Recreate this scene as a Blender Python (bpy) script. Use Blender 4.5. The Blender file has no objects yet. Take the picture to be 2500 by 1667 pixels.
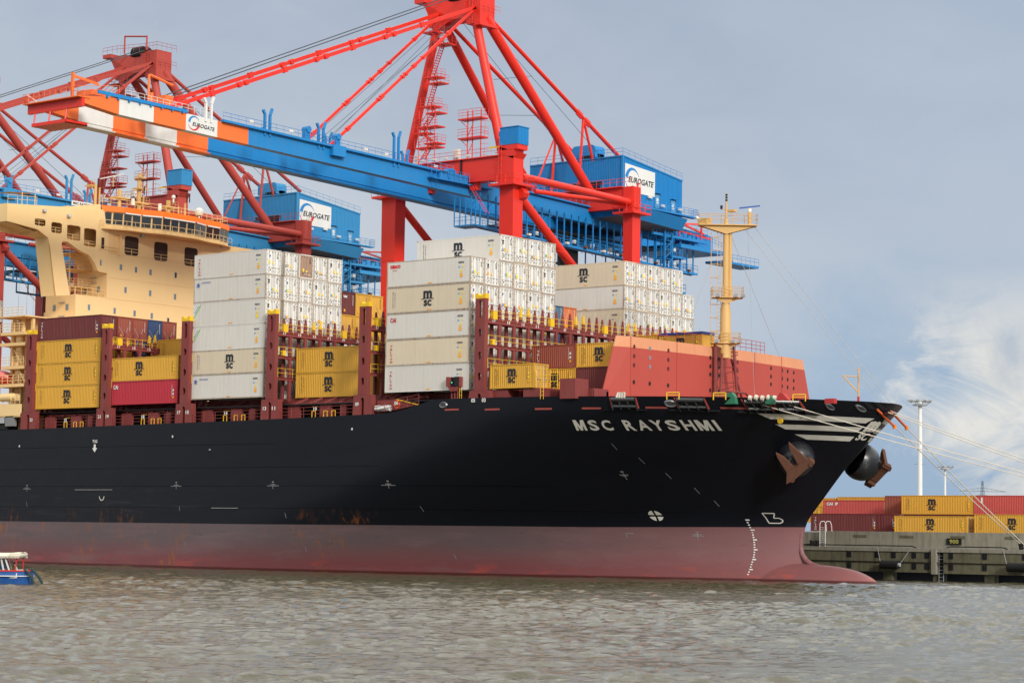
import bpy, bmesh, math, random
from mathutils import Vector, Matrix
from math import sin, cos, pi, radians
random.seed(7)
scn = bpy.context.scene
COL = scn.collection

# ---------------------------------------------------------------- camera
W0, H0 = 2500.0, 1667.0
F, YAW, PITCH, ROLL = 5623.0, .6811, .08507, .01615
CAM = Vector((190.836, -189.657, 4.23))
cam = bpy.data.cameras.new('camera'); camo = bpy.data.objects.new('camera', cam); COL.objects.link(camo)
cam.sensor_width = 36.0; cam.sensor_fit = 'HORIZONTAL'; cam.lens = F * 36.0 / W0
cam.clip_start = 1.0; cam.clip_end = 12000.0
right = Vector((cos(YAW), sin(YAW), 0)); fwd = Vector((-sin(YAW), cos(YAW), 0)); up = Vector((0, 0, 1))
fwd2 = fwd * cos(PITCH) + up * sin(PITCH); up2 = up * cos(PITCH) - fwd * sin(PITCH)
r3 = right * cos(ROLL) + up2 * sin(ROLL)
u3 = up2 * cos(ROLL) - right * sin(ROLL)
m = Matrix((r3, u3, -fwd2)).transposed().to_4x4(); m.translation = CAM
camo.matrix_world = m
scn.camera = camo
scn.render.resolution_x = 1024; scn.render.resolution_y = 682
scn.view_settings.view_transform = 'Standard'; scn.view_settings.look = 'None'
scn.view_settings.exposure = 0.0; scn.view_settings.gamma = 1.0

# ---------------------------------------------------------------- sun and sky
SUNV = Vector((.86, -.38, .43)).normalized()          # towards the sun
sun = bpy.data.lights.new('sun', 'SUN'); suno = bpy.data.objects.new('sun', sun); COL.objects.link(suno)
sun.energy = 2.9; sun.angle = radians(12); sun.color = (1.0, .955, .89)
suno.rotation_euler = SUNV.to_track_quat('Z', 'Y').to_euler()
wd = bpy.data.worlds.new('World'); scn.world = wd; wd.use_nodes = True
nt = wd.node_tree; nt.nodes.clear()
def N(tree, t, **kw):
    n = tree.nodes.new(t)
    for k, v in kw.items():
        if hasattr(n, k): setattr(n, k, v)
    return n
def mathn(tree, op, a, b=None, clamp=False):
    n = tree.nodes.new('ShaderNodeMath'); n.operation = op; n.use_clamp = clamp
    for i, v in enumerate((a, b)):
        if v is None: continue
        if isinstance(v, (int, float)): n.inputs[i].default_value = v
        else: tree.links.new(v, n.inputs[i])
    return n.outputs[0]
def mixc(tree, f, a, b):
    n = tree.nodes.new('ShaderNodeMix'); n.data_type = 'RGBA'; n.clamp_factor = True
    for s, v in ((n.inputs['Factor'], f), (n.inputs['A'], a), (n.inputs['B'], b)):
        if isinstance(v, (int, float)): s.default_value = v
        elif isinstance(v, tuple): s.default_value = v if len(v) == 4 else (*v, 1)
        else: tree.links.new(v, s)
    return n.outputs['Result']
def ramp(tree, f, stops):
    n = tree.nodes.new('ShaderNodeValToRGB'); e = n.color_ramp.elements
    while len(e) < len(stops): e.new(.5)
    for el, (p, c) in zip(e, stops):
        el.position = p; el.color = c if len(c) == 4 else (*c, 1)
    tree.links.new(f, n.inputs[0]); return n.outputs[0]
def noise(tree, vec, scale, detail=4, rough=.55, dist=0, mscale=None):
    n = tree.nodes.new('ShaderNodeTexNoise')
    n.inputs['Scale'].default_value = scale; n.inputs['Detail'].default_value = detail
    n.inputs['Roughness'].default_value = rough; n.inputs['Distortion'].default_value = dist
    if mscale:
        mp = tree.nodes.new('ShaderNodeMapping'); mp.inputs['Scale'].default_value = mscale
        tree.links.new(vec, mp.inputs[0]); vec = mp.outputs[0]
    tree.links.new(vec, n.inputs['Vector']); return n.outputs[0]
tc = N(nt, 'ShaderNodeTexCoord')
sky = N(nt, 'ShaderNodeTexSky'); sky.sky_type = 'NISHITA'; sky.sun_disc = False
sky.sun_elevation = math.asin(SUNV.z); sky.sun_rotation = math.atan2(SUNV.x, SUNV.y)
sky.air_density = 1.2; sky.dust_density = 2.0
bgs = N(nt, 'ShaderNodeBackground'); bgs.inputs['Strength'].default_value = .10
nt.links.new(sky.outputs[0], bgs.inputs[0])
sep = N(nt, 'ShaderNodeSeparateXYZ'); nt.links.new(tc.outputs['Generated'], sep.inputs[0])
# direction components: a = sideways along the ship, e = elevation
side = mathn(nt, 'ADD', mathn(nt, 'MULTIPLY', sep.outputs[0], cos(YAW)), mathn(nt, 'MULTIPLY', sep.outputs[1], sin(YAW)))
el = sep.outputs[2]
big = noise(nt, tc.outputs['Generated'], 3.2, 5, .5, .4, (1, 1, 2.2))
fine = noise(nt, tc.outputs['Generated'], 16, 7, .62, .7, (1, 1, 1.8))
grey = ramp(nt, mathn(nt, 'ADD', mathn(nt, 'MULTIPLY', el, 2.6), mathn(nt, 'ADD', mathn(nt, 'MULTIPLY', mathn(nt, 'SUBTRACT', big, .5), .9), mathn(nt, 'MULTIPLY', mathn(nt, 'SUBTRACT', fine, .5), .16))),
            [(0, (.66, .69, .735)), (.22, (.62, .66, .72)), (.42, (.53, .585, .67)), (.66, (.37, .44, .56))])
westdark = ramp(nt, side, [(.0, (.0,)*3), (.20, (.5, .5, .5)), (1, (1, 1, 1))])
grey = mixc(nt, westdark, grey, (.40, .49, .63))
# bank of cloud: blue grey gap and white heap low over the yard
gap = mathn(nt, 'MULTIPLY', ramp(nt, side, [(0.06, (0, 0, 0)), (.135, (1, 1, 1))]),
            ramp(nt, mathn(nt, 'ADD', el, mathn(nt, 'MULTIPLY', mathn(nt, 'SUBTRACT', fine, .5), .10)), [(0, (1, 1, 1)), (.06, (1, 1, 1)), (.12, (0, 0, 0))]))
base = mixc(nt, mathn(nt, 'MULTIPLY', gap, .8), grey, (.29, .44, .63))
heapm = mathn(nt, 'ADD', mathn(nt, 'MULTIPLY', mathn(nt, 'SUBTRACT', side, .176), 16.0),
              mathn(nt, 'MULTIPLY', mathn(nt, 'SUBTRACT', fine, .5), 3.4))
heapv = mathn(nt, 'SUBTRACT', 1.0, mathn(nt, 'MULTIPLY', mathn(nt, 'ABSOLUTE', mathn(nt, 'SUBTRACT', el, .052)), 15.0))
heap = mathn(nt, 'MULTIPLY', mathn(nt, 'MULTIPLY', heapm, 1.6, True), mathn(nt, 'MULTIPLY', heapv, 1.8, True), True)
fcol = ramp(nt, noise(nt, tc.outputs['Generated'], 26, 6, .6, .3), [(.32, (.52, .57, .64)), (.50, (.78, .77, .74)), (.68, (.90, .87, .82))])
cl = mixc(nt, mathn(nt, 'MULTIPLY', heap, .92), base, fcol)
bgc = N(nt, 'ShaderNodeBackground')
cl = mixc(nt, ramp(nt, el, [(0, (0, 0, 0)), (.26, (0, 0, 0)), (.36, (1, 1, 1))]), cl, (.58, .575, .55))
# cloud layer is thinner and brighter well above the horizon
nt.links.new(ramp(nt, el, [(0, (1, 1, 1)), (.25, (1, 1, 1)), (.34, (2.7, 2.6, 2.45)), (1, (2.5, 2.42, 2.3))]), bgc.inputs['Strength'])
nt.links.new(cl, bgc.inputs[0])
mx = N(nt, 'ShaderNodeMixShader'); mx.inputs[0].default_value = .93
nt.links.new(bgs.outputs[0], mx.inputs[1]); nt.links.new(bgc.outputs[0], mx.inputs[2])
wo = N(nt, 'ShaderNodeOutputWorld'); nt.links.new(mx.outputs[0], wo.inputs[0])

# ---------------------------------------------------------------- materials
MATS = {}
def paint(name, col, rough=.5, var=.12, dirt=(.20, .15, .10), dirtamt=.25, rust=0.0, spec=.4, scale=.35, bump=0.0):
    """painted steel: soft tone variation, vertical dirt runs, optional rust spots"""
    if name in MATS: return MATS[name]
    m = bpy.data.materials.new(name); m.use_nodes = True; t = m.node_tree
    b = t.nodes['Principled BSDF']; b.inputs['Roughness'].default_value = rough
    b.inputs['Specular IOR Level'].default_value = spec
    g = N(t, 'ShaderNodeNewGeometry'); oi = N(t, 'ShaderNodeObjectInfo')
    pos = g.outputs['Position']
    n1 = noise(t, pos, scale, 3)
    lo = tuple(c * (1 - var) for c in col); hi = tuple(min(1, c * (1 + var)) for c in col)
    c = mixc(t, n1, lo, hi)
    c = mixc(t, mathn(t, 'MULTIPLY', oi.outputs['Random'], .35), c, tuple(x * .82 for x in col))
    if dirtamt:
        s = noise(t, pos, 1.0, 5, .6, 0, (2.2, 2.2, .22))
        f = mathn(t, 'MULTIPLY', mathn(t, 'SUBTRACT', s, .48), 5.0 * dirtamt, True)
        c = mixc(t, f, c, tuple(.55 * a + .45 * d for a, d in zip(col, dirt)))
    if rust:
        s = noise(t, pos, 1.7, 8, .72, 0, (1.5, 1.5, .7))
        f = mathn(t, 'MULTIPLY', mathn(t, 'SUBTRACT', s, .70 - .16 * rust), 9.0, True)
        c = mixc(t, f, c, (.24, .085, .03))
    t.links.new(c, b.inputs['Base Color'])
    if bump:
        bn = N(t, 'ShaderNodeBump'); bn.inputs['Strength'].default_value = bump; bn.inputs['Distance'].default_value = .05
        t.links.new(noise(t, pos, 2.0, 3), bn.inputs['Height']); t.links.new(bn.outputs[0], b.inputs['Normal'])
    MATS[name] = m; return m
def flat(name, col, rough=.6, spec=.3, emit=0, metal=0):
    if name in MATS: return MATS[name]
    m = bpy.data.materials.new(name); m.use_nodes = True; b = m.node_tree.nodes['Principled BSDF']
    t = m.node_tree; g = N(t, 'ShaderNodeNewGeometry')
    c = mixc(t, noise(t, g.outputs['Position'], .9, 4), tuple(x * .86 for x in col), tuple(min(1, x * 1.1) for x in col))
    t.links.new(c, b.inputs['Base Color'])
    b.inputs['Roughness'].default_value = rough; b.inputs['Specular IOR Level'].default_value = spec
    b.inputs['Metallic'].default_value = metal
    if emit:
        b.inputs['Emission Color'].default_value = (*col, 1); b.inputs['Emission Strength'].default_value = emit
    MATS[name] = m; return m
RED = paint('crane_red', (.70, .024, .010), .42, .08, dirtamt=.10, spec=.45)
RED2 = paint('crane_red_dull', (.40, .050, .036), .6, .12, dirtamt=.2)  # duller red for the two farther cranes
BLU = paint('crane_blue', (.008, .20, .50), .45, .12, dirtamt=.18)
BLU2 = paint('crane_blue_dull', (.030, .235, .48), .55, .12, dirtamt=.2)  # duller blue for the two farther cranes
ORG = paint('boom_orange', (.80, .16, .03), .5, .08, dirtamt=.1)
WHT = paint('boom_white', (.68, .68, .65), .5, .06, dirtamt=.2)
SHIPRED = paint('deck_red', (.20, .035, .032), .6, .15, dirtamt=.25)
BEIGE = paint('superstructure_beige', (.84, .585, .275), .55, .05, dirt=(.60, .32, .12), dirtamt=.07, rust=.12)
BEIGED = paint('superstructure_beige_rusty', (.78, .51, .225), .6, .08, dirt=(.50, .20, .06), dirtamt=.22, rust=.25)
ORANGE = flat('bridge_orange', (.85, .17, .01), .5)
MAST = paint('mast_buff', (.60, .37, .13), .55, .08, dirtamt=.2)
PINK = paint('breakwater_pink', (.42, .064, .046), .6, .06, dirtamt=.10)
PINKTOP = paint('breakwater_buff', (.66, .29, .15), .6, .10, dirt=(.5, .12, .04), dirtamt=.5)
DARK = flat('dark_recess', (.012, .012, .014), .7)  # near-black: paints the shade in holes and gaps, also dark fittings
GLASS = flat('window_glass', (.02, .025, .03), .12, .8)
GLASSL = flat('port_light_glass', (.16, .20, .23), .15, .8)
YEL = flat('safety_yellow', (.75, .46, .02), .5)
WLET = flat('lettering_white', (.72, .70, .66), .55)
NAVY = flat('lettering_navy', (.018, .022, .032), .6)
LGREY = flat('hull_mark_grey', (.58, .56, .50), .6)
MGREY = flat('small_mark_grey', (.26, .26, .26), .7)
STEELG = flat('galvanised_grey', (.38, .39, .40), .5)
LAMP = flat('lamp_housing', (.62, .60, .55), .5)
CRED = flat('lettering_red', (.50, .03, .03), .6)
CBLU = flat('lettering_blue', (.03, .09, .35), .6)
CGRN = flat('stripe_green', (.22, .55, .10), .6)
STK = flat('sticker_orange', (.85, .38, .02), .6)
STY = flat('sticker_yellow', (.85, .62, .04), .6)
STB = flat('sticker_blue', (.10, .35, .60), .6)
RUST = paint('anchor_rust', (.125, .052, .030), .9, .35, dirt=(.08, .03, .02), dirtamt=.6)
ROPE = flat('rope_cream', (.58, .53, .45), .9)
ROPEO = flat('rope_orange', (.62, .12, .03), .8)
RPD = flat('wire_rope_dark', (.05, .055, .065), .6)
RODS = flat('door_rod_grey', (.20, .19, .18), .6)
GREEN = flat('winch_green', (.03, .16, .09), .5)
BLK = flat('black_rubber', (.012, .012, .013), .8)
MATS_C = {
    'reefer': paint('reefer_white', (.63, .60, .55), .45, .06, dirt=(.36, .22, .12), dirtamt=.26, rust=.35),
    'reefer_lit': paint('reefer_door_white_lit', (.74, .725, .67), .45, .05, dirt=(.38, .24, .12), dirtamt=.32, rust=.45),  # lighter copy of the reefer white, sunlight painted into the door ends
    'cream': paint('reefer_cream', (.62, .53, .39), .5, .07, dirt=(.38, .22, .12), dirtamt=.3, rust=.3),
    'tan': paint('reefer_brown_door', (.36, .20, .12), .5, .08, dirtamt=.2, rust=.3),
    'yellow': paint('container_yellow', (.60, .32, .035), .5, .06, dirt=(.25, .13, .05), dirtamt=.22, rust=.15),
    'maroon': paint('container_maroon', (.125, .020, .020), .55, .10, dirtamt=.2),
    'brown': paint('container_red_brown', (.27, .060, .035), .55, .10, dirtamt=.25),
    'red': paint('container_red', (.42, .022, .040), .5, .06, dirtamt=.12),
    'pinkred': paint('container_faded_red', (.50, .075, .065), .55, .07, dirtamt=.15),
    'orange': paint('container_orange', (.58, .15, .035), .5, .10, dirtamt=.25),
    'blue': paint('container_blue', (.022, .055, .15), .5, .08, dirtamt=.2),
    'bluel': paint('container_steel_blue', (.06, .13, .21), .5, .08, dirtamt=.3),
}
FRUST = paint('container_frame_rusty', (.42, .36, .29), .6, .1, dirt=(.22, .09, .04), dirtamt=.9, rust=.9)

# ---------------------------------------------------------------- mesh helpers
class MB:
    def __init__(s): s.v = []; s.f = []; s.m = []; s.mats = []
    def mi(s, mat):
        if mat is None: mat = s.mats[0] if s.mats else None
        if mat not in s.mats: s.mats.append(mat)
        return s.mats.index(mat)
    def add(s, vs, fs, mat):
        o = len(s.v); k = s.mi(mat); s.v += [tuple(v) for v in vs]
        for f in fs: s.f.append([i + o for i in f]); s.m.append(k)
        return s
    def box(s, x0, x1, y0, y1, z0, z1, mat):
        if x0 > x1: x0, x1 = x1, x0
        if y0 > y1: y0, y1 = y1, y0
        if z0 > z1: z0, z1 = z1, z0
        return s.add([(x0, y0, z0), (x1, y0, z0), (x1, y1, z0), (x0, y1, z0), (x0, y0, z1), (x1, y0, z1), (x1, y1, z1), (x0, y1, z1)],
                     [(0, 3, 2, 1), (4, 5, 6, 7), (0, 1, 5, 4), (1, 2, 6, 5), (2, 3, 7, 6), (3, 0, 4, 7)], mat)
    def beam(s, p, q, w, h, mat, w2=None, h2=None, upv=(0, 0, 1)):
        p = Vector(p); q = Vector(q); d = (q - p).normalized(); u = Vector(upv)
        if abs(d.dot(u)) > .98: u = Vector((0, 1, 0))
        a = d.cross(u).normalized(); b = a.cross(d).normalized(); w2 = w2 or w; h2 = h2 or h
        vs = []
        for c, ww, hh in ((p, w, h), (q, w2, h2)):
            vs += [c + a * (i * ww / 2) + b * (j * hh / 2) for i, j in ((-1, -1), (1, -1), (1, 1), (-1, 1))]
        return s.add(vs, [(0, 1, 2, 3), (7, 6, 5, 4), (0, 4, 5, 1), (1, 5, 6, 2), (2, 6, 7, 3), (3, 7, 4, 0)], mat)
    def tube(s, p, q, r, mat, n=12, r2=None, cap=True):
        p = Vector(p); q = Vector(q); d = (q - p).normalized(); u = Vector((0, 0, 1))
        if abs(d.dot(u)) > .98: u = Vector((0, 1, 0))
        a = d.cross(u).normalized(); b = a.cross(d).normalized(); r2 = r if r2 is None else r2
        vs = []
        for c, rr in ((p, r), (q, r2)):
            vs += [c + a * (rr * cos(2 * pi * i / n)) + b * (rr * sin(2 * pi * i / n)) for i in range(n)]
        fs = [(i, (i + 1) % n, n + (i + 1) % n, n + i) for i in range(n)]
        if cap: fs += [tuple(range(n))[::-1], tuple(range(n, 2 * n))]
        return s.add(vs, fs, mat)
    def path(s, pts, r, mat, n=5):
        for a, b in zip(pts, pts[1:]): s.tube(a, b, r, mat, n, cap=False)
        return s
    def prism(s, pts, ax, a, b, mat):
        """polygon pts in the two other axes (order xyz minus ax), extruded from a to b"""
        n = len(pts); vs = []
        for c in (a, b):
            for (u, v) in pts:
                vs.append({'x': (c, u, v), 'y': (u, c, v), 'z': (u, v, c)}[ax])
        return s.add(vs, [tuple(range(n)), tuple(range(2 * n - 1, n - 1, -1))] + [(i, (i + 1) % n, n + (i + 1) % n, n + i) for i in range(n)], mat)
    def quad(s, a, b, c, d, mat): return s.add([a, b, c, d], [(0, 1, 2, 3)], mat)
    def rail(s, pts, h, mat, step=1.6, r=.035, levels=(1, .55)):
        pts = [Vector(p) for p in pts]
        for a, b in zip(pts, pts[1:]):
            L = (b - a).length; n = max(1, round(L / step))
            for l in levels: s.tube(a + Vector((0, 0, h * l)), b + Vector((0, 0, h * l)), r, mat, 4, cap=False)
            for i in range(n + 1):
                c = a.lerp(b, i / n); s.tube(c, c + Vector((0, 0, h)), r, mat, 4, cap=False)
        return s
    def ladder(s, p, q, w, mat, side=(1, 0, 0), step=.4, r=.03):
        p = Vector(p); q = Vector(q); sd = Vector(side) * w / 2
        s.tube(p - sd, q - sd, r, mat, 4, cap=False); s.tube(p + sd, q + sd, r, mat, 4, cap=False)
        n = int((q - p).length / step)
        for i in range(1, n): c = p.lerp(q, i / n); s.tube(c - sd, c + sd, r * .8, mat, 4, cap=False)
        return s
    def build(s, name, parent=None, loc=None, smooth=False):
        me = bpy.data.meshes.new(name); me.from_pydata(s.v, [], s.f); me.validate()
        for mt in s.mats: me.materials.append(mt)
        if len(me.polygons) == len(s.m):
            for p, k in zip(me.polygons, s.m): p.material_index = k
        if smooth:
            for p in me.polygons: p.use_smooth = True
        me.update()
        o = bpy.data.objects.new(name, me); COL.objects.link(o)
        if parent: o.parent = parent
        if loc: o.location = loc
        return o
def smooth_angle(o, ang=40):
    bm = bmesh.new(); bm.from_mesh(o.data); bmesh.ops.remove_doubles(bm, verts=bm.verts, dist=1e-4)
    bmesh.ops.recalc_face_normals(bm, faces=bm.faces)
    for f in bm.faces: f.smooth = True
    for e in bm.edges:
        if len(e.link_faces) == 2 and e.calc_face_angle(0) > radians(ang): e.smooth = False
    bm.to_mesh(o.data); bm.free()
def thing(name, label, cat, loc=(0, 0, 0), rz=0, group=None):
    o = bpy.data.objects.new(name, None); o.empty_display_size = .5; COL.objects.link(o)
    o.location = loc; o.rotation_euler = (0, 0, rz)
    o['label'] = label; o['category'] = cat
    if group: o['group'] = group
    return o
def tag(o, label, cat, group=None):
    o['label'] = label; o['category'] = cat
    if group: o['group'] = group
    return o
def structure(o): o['kind'] = 'structure'; return o
TXT = {}
def text2d(s, bold=0.0, shear=0.0):
    """triangulated outline of a string at unit cap size -> (verts2d, faces, width)"""
    k = (s, bold, shear)
    if k in TXT: return TXT[k]
    c = bpy.data.curves.new('t', 'FONT'); c.body = s; c.size = 1.0; c.offset = bold; c.shear = shear; c.resolution_u = 3
    o = bpy.data.objects.new('t', c); COL.objects.link(o)
    bpy.context.view_layer.update()
    me = bpy.data.meshes.new_from_object(o.evaluated_get(bpy.context.evaluated_depsgraph_get()))
    vs = [(v.co.x, v.co.y) for v in me.vertices]; fs = [tuple(p.vertices) for p in me.polygons]
    bpy.data.objects.remove(o); bpy.data.curves.remove(c); bpy.data.meshes.remove(me)
    xs = [v[0] for v in vs]; ys = [v[1] for v in vs]
    x0, x1, y0, y1 = min(xs), max(xs), min(ys), max(ys)
    vs = [((x - x0), (y - y0)) for x, y in vs]
    TXT[k] = (vs, fs, x1 - x0, y1 - y0); return TXT[k]
def put_text(mb, s, fn, w, h, mat, bold=.0, shear=0.0):
    """fit string into w x h, fn maps (u,v) to 3D"""
    vs, fs, tw, th = text2d(s, bold, shear)
    mb.add([fn(x / tw * w, y / th * h) for x, y in vs], fs, mat)
def cutgrid(vs, fs, step):
    bm = bmesh.new(); vv = [bm.verts.new((x, y, 0)) for x, y in vs]
    for f in fs:
        try: bm.faces.new([vv[i] for i in f])
        except ValueError: pass
    x1 = max(v[0] for v in vs); y1 = max(v[1] for v in vs); x0 = min(v[0] for v in vs); y0 = min(v[1] for v in vs)
    x = x0 + step
    while x < x1:
        bmesh.ops.bisect_plane(bm, geom=bm.verts[:] + bm.edges[:] + bm.faces[:], plane_co=(x, 0, 0), plane_no=(1, 0, 0)); x += step
    y = y0 + step
    while y < y1:
        bmesh.ops.bisect_plane(bm, geom=bm.verts[:] + bm.edges[:] + bm.faces[:], plane_co=(0, y, 0), plane_no=(0, 1, 0)); y += step
    bm.verts.index_update()
    r = [(v.co.x, v.co.y) for v in bm.verts], [tuple(v.index for v in f.verts) for f in bm.faces]
    bm.free(); return r
def wb(mb, name, parent, smooth=False):
    """build in world coordinates under a parent empty"""
    o = mb.build(name, None, None, smooth)
    if parent:
        o.parent = parent
        pm = Matrix.Translation(parent.location) if parent.type == 'EMPTY' else Matrix.Identity(4)
        o.matrix_parent_inverse = pm.inverted()
    return o

# ---------------------------------------------------------------- water, ground
SLOPE = .30
def water():
    m = bpy.data.materials.new('river_water'); m.use_nodes = True; t = m.node_tree
    b = t.nodes['Principled BSDF']; g = N(t, 'ShaderNodeNewGeometry'); pos = g.outputs['Position']
    rot = N(t, 'ShaderNodeMapping'); rot.inputs['Rotation'].default_value = (0, 0, -YAW - .05); rot.inputs['Scale'].default_value = (.45, 1, 1)
    t.links.new(pos, rot.inputs[0]); p2 = rot.outputs[0]
    n0 = noise(t, p2, .018, 3, .5); n1 = noise(t, p2, .28, 3, .55, .3); n2 = noise(t, p2, 1.7, 6, .66, .6); n3 = noise(t, p2, 6.0, 5, .7, .3)
    b.inputs['Base Color'].default_value = (.062, .050, .033, 1)
    cc = mixc(t, n0, (.048, .044, .018), (.090, .078, .045)); t.links.new(cc, b.inputs['Base Color'])
    b.inputs['Roughness'].default_value = .08; b.inputs['IOR'].default_value = 1.36; b.inputs['Specular IOR Level'].default_value = 1.0
    h = mathn(t, 'ADD', mathn(t, 'MULTIPLY', n2, .12), mathn(t, 'MULTIPLY', n3, .06))
    bn = N(t, 'ShaderNodeBump'); bn.inputs['Strength'].default_value = 1.0; bn.inputs['Distance'].default_value = .8
    t.links.new(h, bn.inputs['Height']); t.links.new(bn.outputs[0], b.inputs['Normal'])
    # open river as one sheet: fine wave mesh around the berth, coarse sheet beyond
    import numpy as np
    rs = np.random.RandomState(3)
    ws = [58.0]
    while ws[-1] < 320: ws.append(ws[-1] * 1.0025)
    ws = np.array(ws); us = np.linspace(-1, 1, 820); Wd, U = np.meshgrid(ws, us, indexing='ij'); LAT = U * (Wd * .30 + 9); dl = (Wd * .30 + 9) * 2 / 820
    X = CAM.x + right.x * LAT + fwd.x * Wd; Y = CAM.y + right.y * LAT + fwd.y * Wd; Z = np.zeros_like(X)
    for k in range(80):
        lam = .36 * (3.4 / .36) ** (rs.rand() ** 1.3); th = YAW + pi / 2 + rs.normal(0, .42); ph = rs.rand() * 6.28
        amp = SLOPE * (2 / 80) ** .5 * lam / 6.28 * (1 if lam < 3 else .6)
        Z += amp * np.clip((lam / dl - 2.0) / 1.2, 0, 1) * np.sin(2 * pi / lam * (X * cos(th) + Y * sin(th)) + ph + .5 * np.sin(X * .11 + k) + .5 * np.cos(Y * .09 + 2 * k))
    patch = .8 + .3 * np.sin(X * .05 + Y * .03 + 1) * np.sin(Y * .07 - X * .02) + .15 * np.sin(X * .19 - Y * .12)
    Z = np.where(Z > 0, Z * 1.3, Z * .75) * patch
    nx, ny = X.shape; co = np.stack([X, Y, Z], -1).reshape(-1, 3).astype('f4')
    idx = np.arange(nx * ny).reshape(nx, ny); q = np.stack([idx[:-1, :-1], idx[:-1, 1:], idx[1:, 1:], idx[1:, :-1]], -1).reshape(-1, 4)
    yy = Y[:-1, :-1].ravel(); q = q[yy < 50.4]
    out = np.array([(-4000, -2500, -.22), (4000, -2500, -.22), (4000, 50.6, -.22), (-4000, 50.6, -.22)], 'f4'); n0_ = nx * ny
    q = np.concatenate([q, np.array([(0, 1, 2, 3)]) + n0_]); co = np.concatenate([co, out])
    me = bpy.data.meshes.new('water'); me.vertices.add(len(co)); me.vertices.foreach_set('co', co.ravel()); me.loops.add(q.size); me.loops.foreach_set('vertex_index', q.ravel().astype('i4'))
    me.polygons.add(len(q)); me.polygons.foreach_set('loop_start', np.arange(0, q.size, 4, dtype='i4')); me.polygons.foreach_set('use_smooth', np.ones(len(q), bool)); me.update(calc_edges=True); me.validate(); me.materials.append(m)
    o = bpy.data.objects.new('water', me); COL.objects.link(o); structure(o)
water()
CONC = paint('quay_concrete', (.29, .27, .215), .9, .25, dirt=(.03, .035, .02), dirtamt=.8, spec=.1, scale=.8, bump=.3)
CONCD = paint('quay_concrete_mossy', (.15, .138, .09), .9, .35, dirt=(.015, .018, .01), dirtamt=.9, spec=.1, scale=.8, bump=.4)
PAVE = flat('yard_paving', (.16, .155, .15), .9)
g_ = MB(); g_.add([(-3000, 52.6, 5.55), (3000, 52.6, 5.55), (3000, 84, 5.55), (-3000, 84, 5.55), (3000, 96, 5.95), (-3000, 96, 5.95), (3000, 6000, 5.95), (-3000, 6000, 5.95)], [(0, 1, 2, 3), (3, 2, 4, 5), (5, 4, 6, 7)], PAVE); structure(g_.build('ground'))

# ---------------------------------------------------------------- quay wall
def quay():
    t = thing('quay_wall', 'stained concrete quay wall with square fender holes standing behind the bow', 'quay wall', (60, 50, 0))
    mb = MB(); mb.box(43.9, 800, 51.4, 52.6, 3.86, 5.72, CONC)
    for x in (49.5, 55.8, 62.5, 69.4, 76, 83):                      # flat darker strips for the niches
        mb.box(x - .9, x + .9, 51.36, 51.42, 5.0, 5.3, CONCD)
    wb(mb, 'parapet', t)
    mb = MB(); mb.box(-700, 800, 50, 52.65, 3.4, 3.85, CONC); mb.box(-700, 43.9, 51.4, 52.65, 3.85, 5.5, CONC); wb(mb, 'ledge', t)
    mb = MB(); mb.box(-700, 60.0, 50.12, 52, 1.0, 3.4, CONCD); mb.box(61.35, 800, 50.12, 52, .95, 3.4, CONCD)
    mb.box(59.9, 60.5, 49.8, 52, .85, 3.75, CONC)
    mb.box(-700, 800, 49.98, 50.13, 2.15, 2.22, DARK)
    wb(mb, 'face_slab', t)
    mb = MB()
    for x in (48.8, 52.6, 54.8, 57.5, 59.2, 62.3, 66.6, 71.6, 76, 80):
        for z in ((3.0, 1.7) if x not in (52.6,) else (3.0,)):
            mb.box(x - .28, x + .28, 50.05, 50.15, z - .33, z + .33, DARK)
            mb.box(x - .02, x + .02, 50.02, 50.05, z - .3, z + .3, NAVY); mb.box(x - .25, x + .25, 50.02, 50.05, z - .02, z + .02, NAVY)
    wb(mb, 'fender_hole', t)
    mb = MB()
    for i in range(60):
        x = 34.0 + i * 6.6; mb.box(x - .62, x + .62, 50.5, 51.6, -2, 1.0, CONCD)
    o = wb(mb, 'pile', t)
    mb = MB(); mb.box(-700, 800, 52.5, 52.9, -2, 3.4, DARK); wb(mb, 'back_wall', t)  # near-black sheet painting the shade behind the piles
    mb = MB(); mb.box(60.45, 61.4, 50.4, 50.5, -.5, 3.6, DARK); mb.ladder((60.95, 50.3, -.3), (60.95, 50.3, 3.8), .6, STEELG); wb(mb, 'ladder_recess', t)
    mb = MB()
    for a, b in ((20, 57.8), (61.8, 69.5), (71, 110)):
        mb.path([(a, 50.0, 3.92), (a + .5, 50, 4.06), (b - .6, 50, 4.06), (b, 50, 3.9)], .07, BLK, 6)
    wb(mb, 'pipe', t)
quay()
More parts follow.
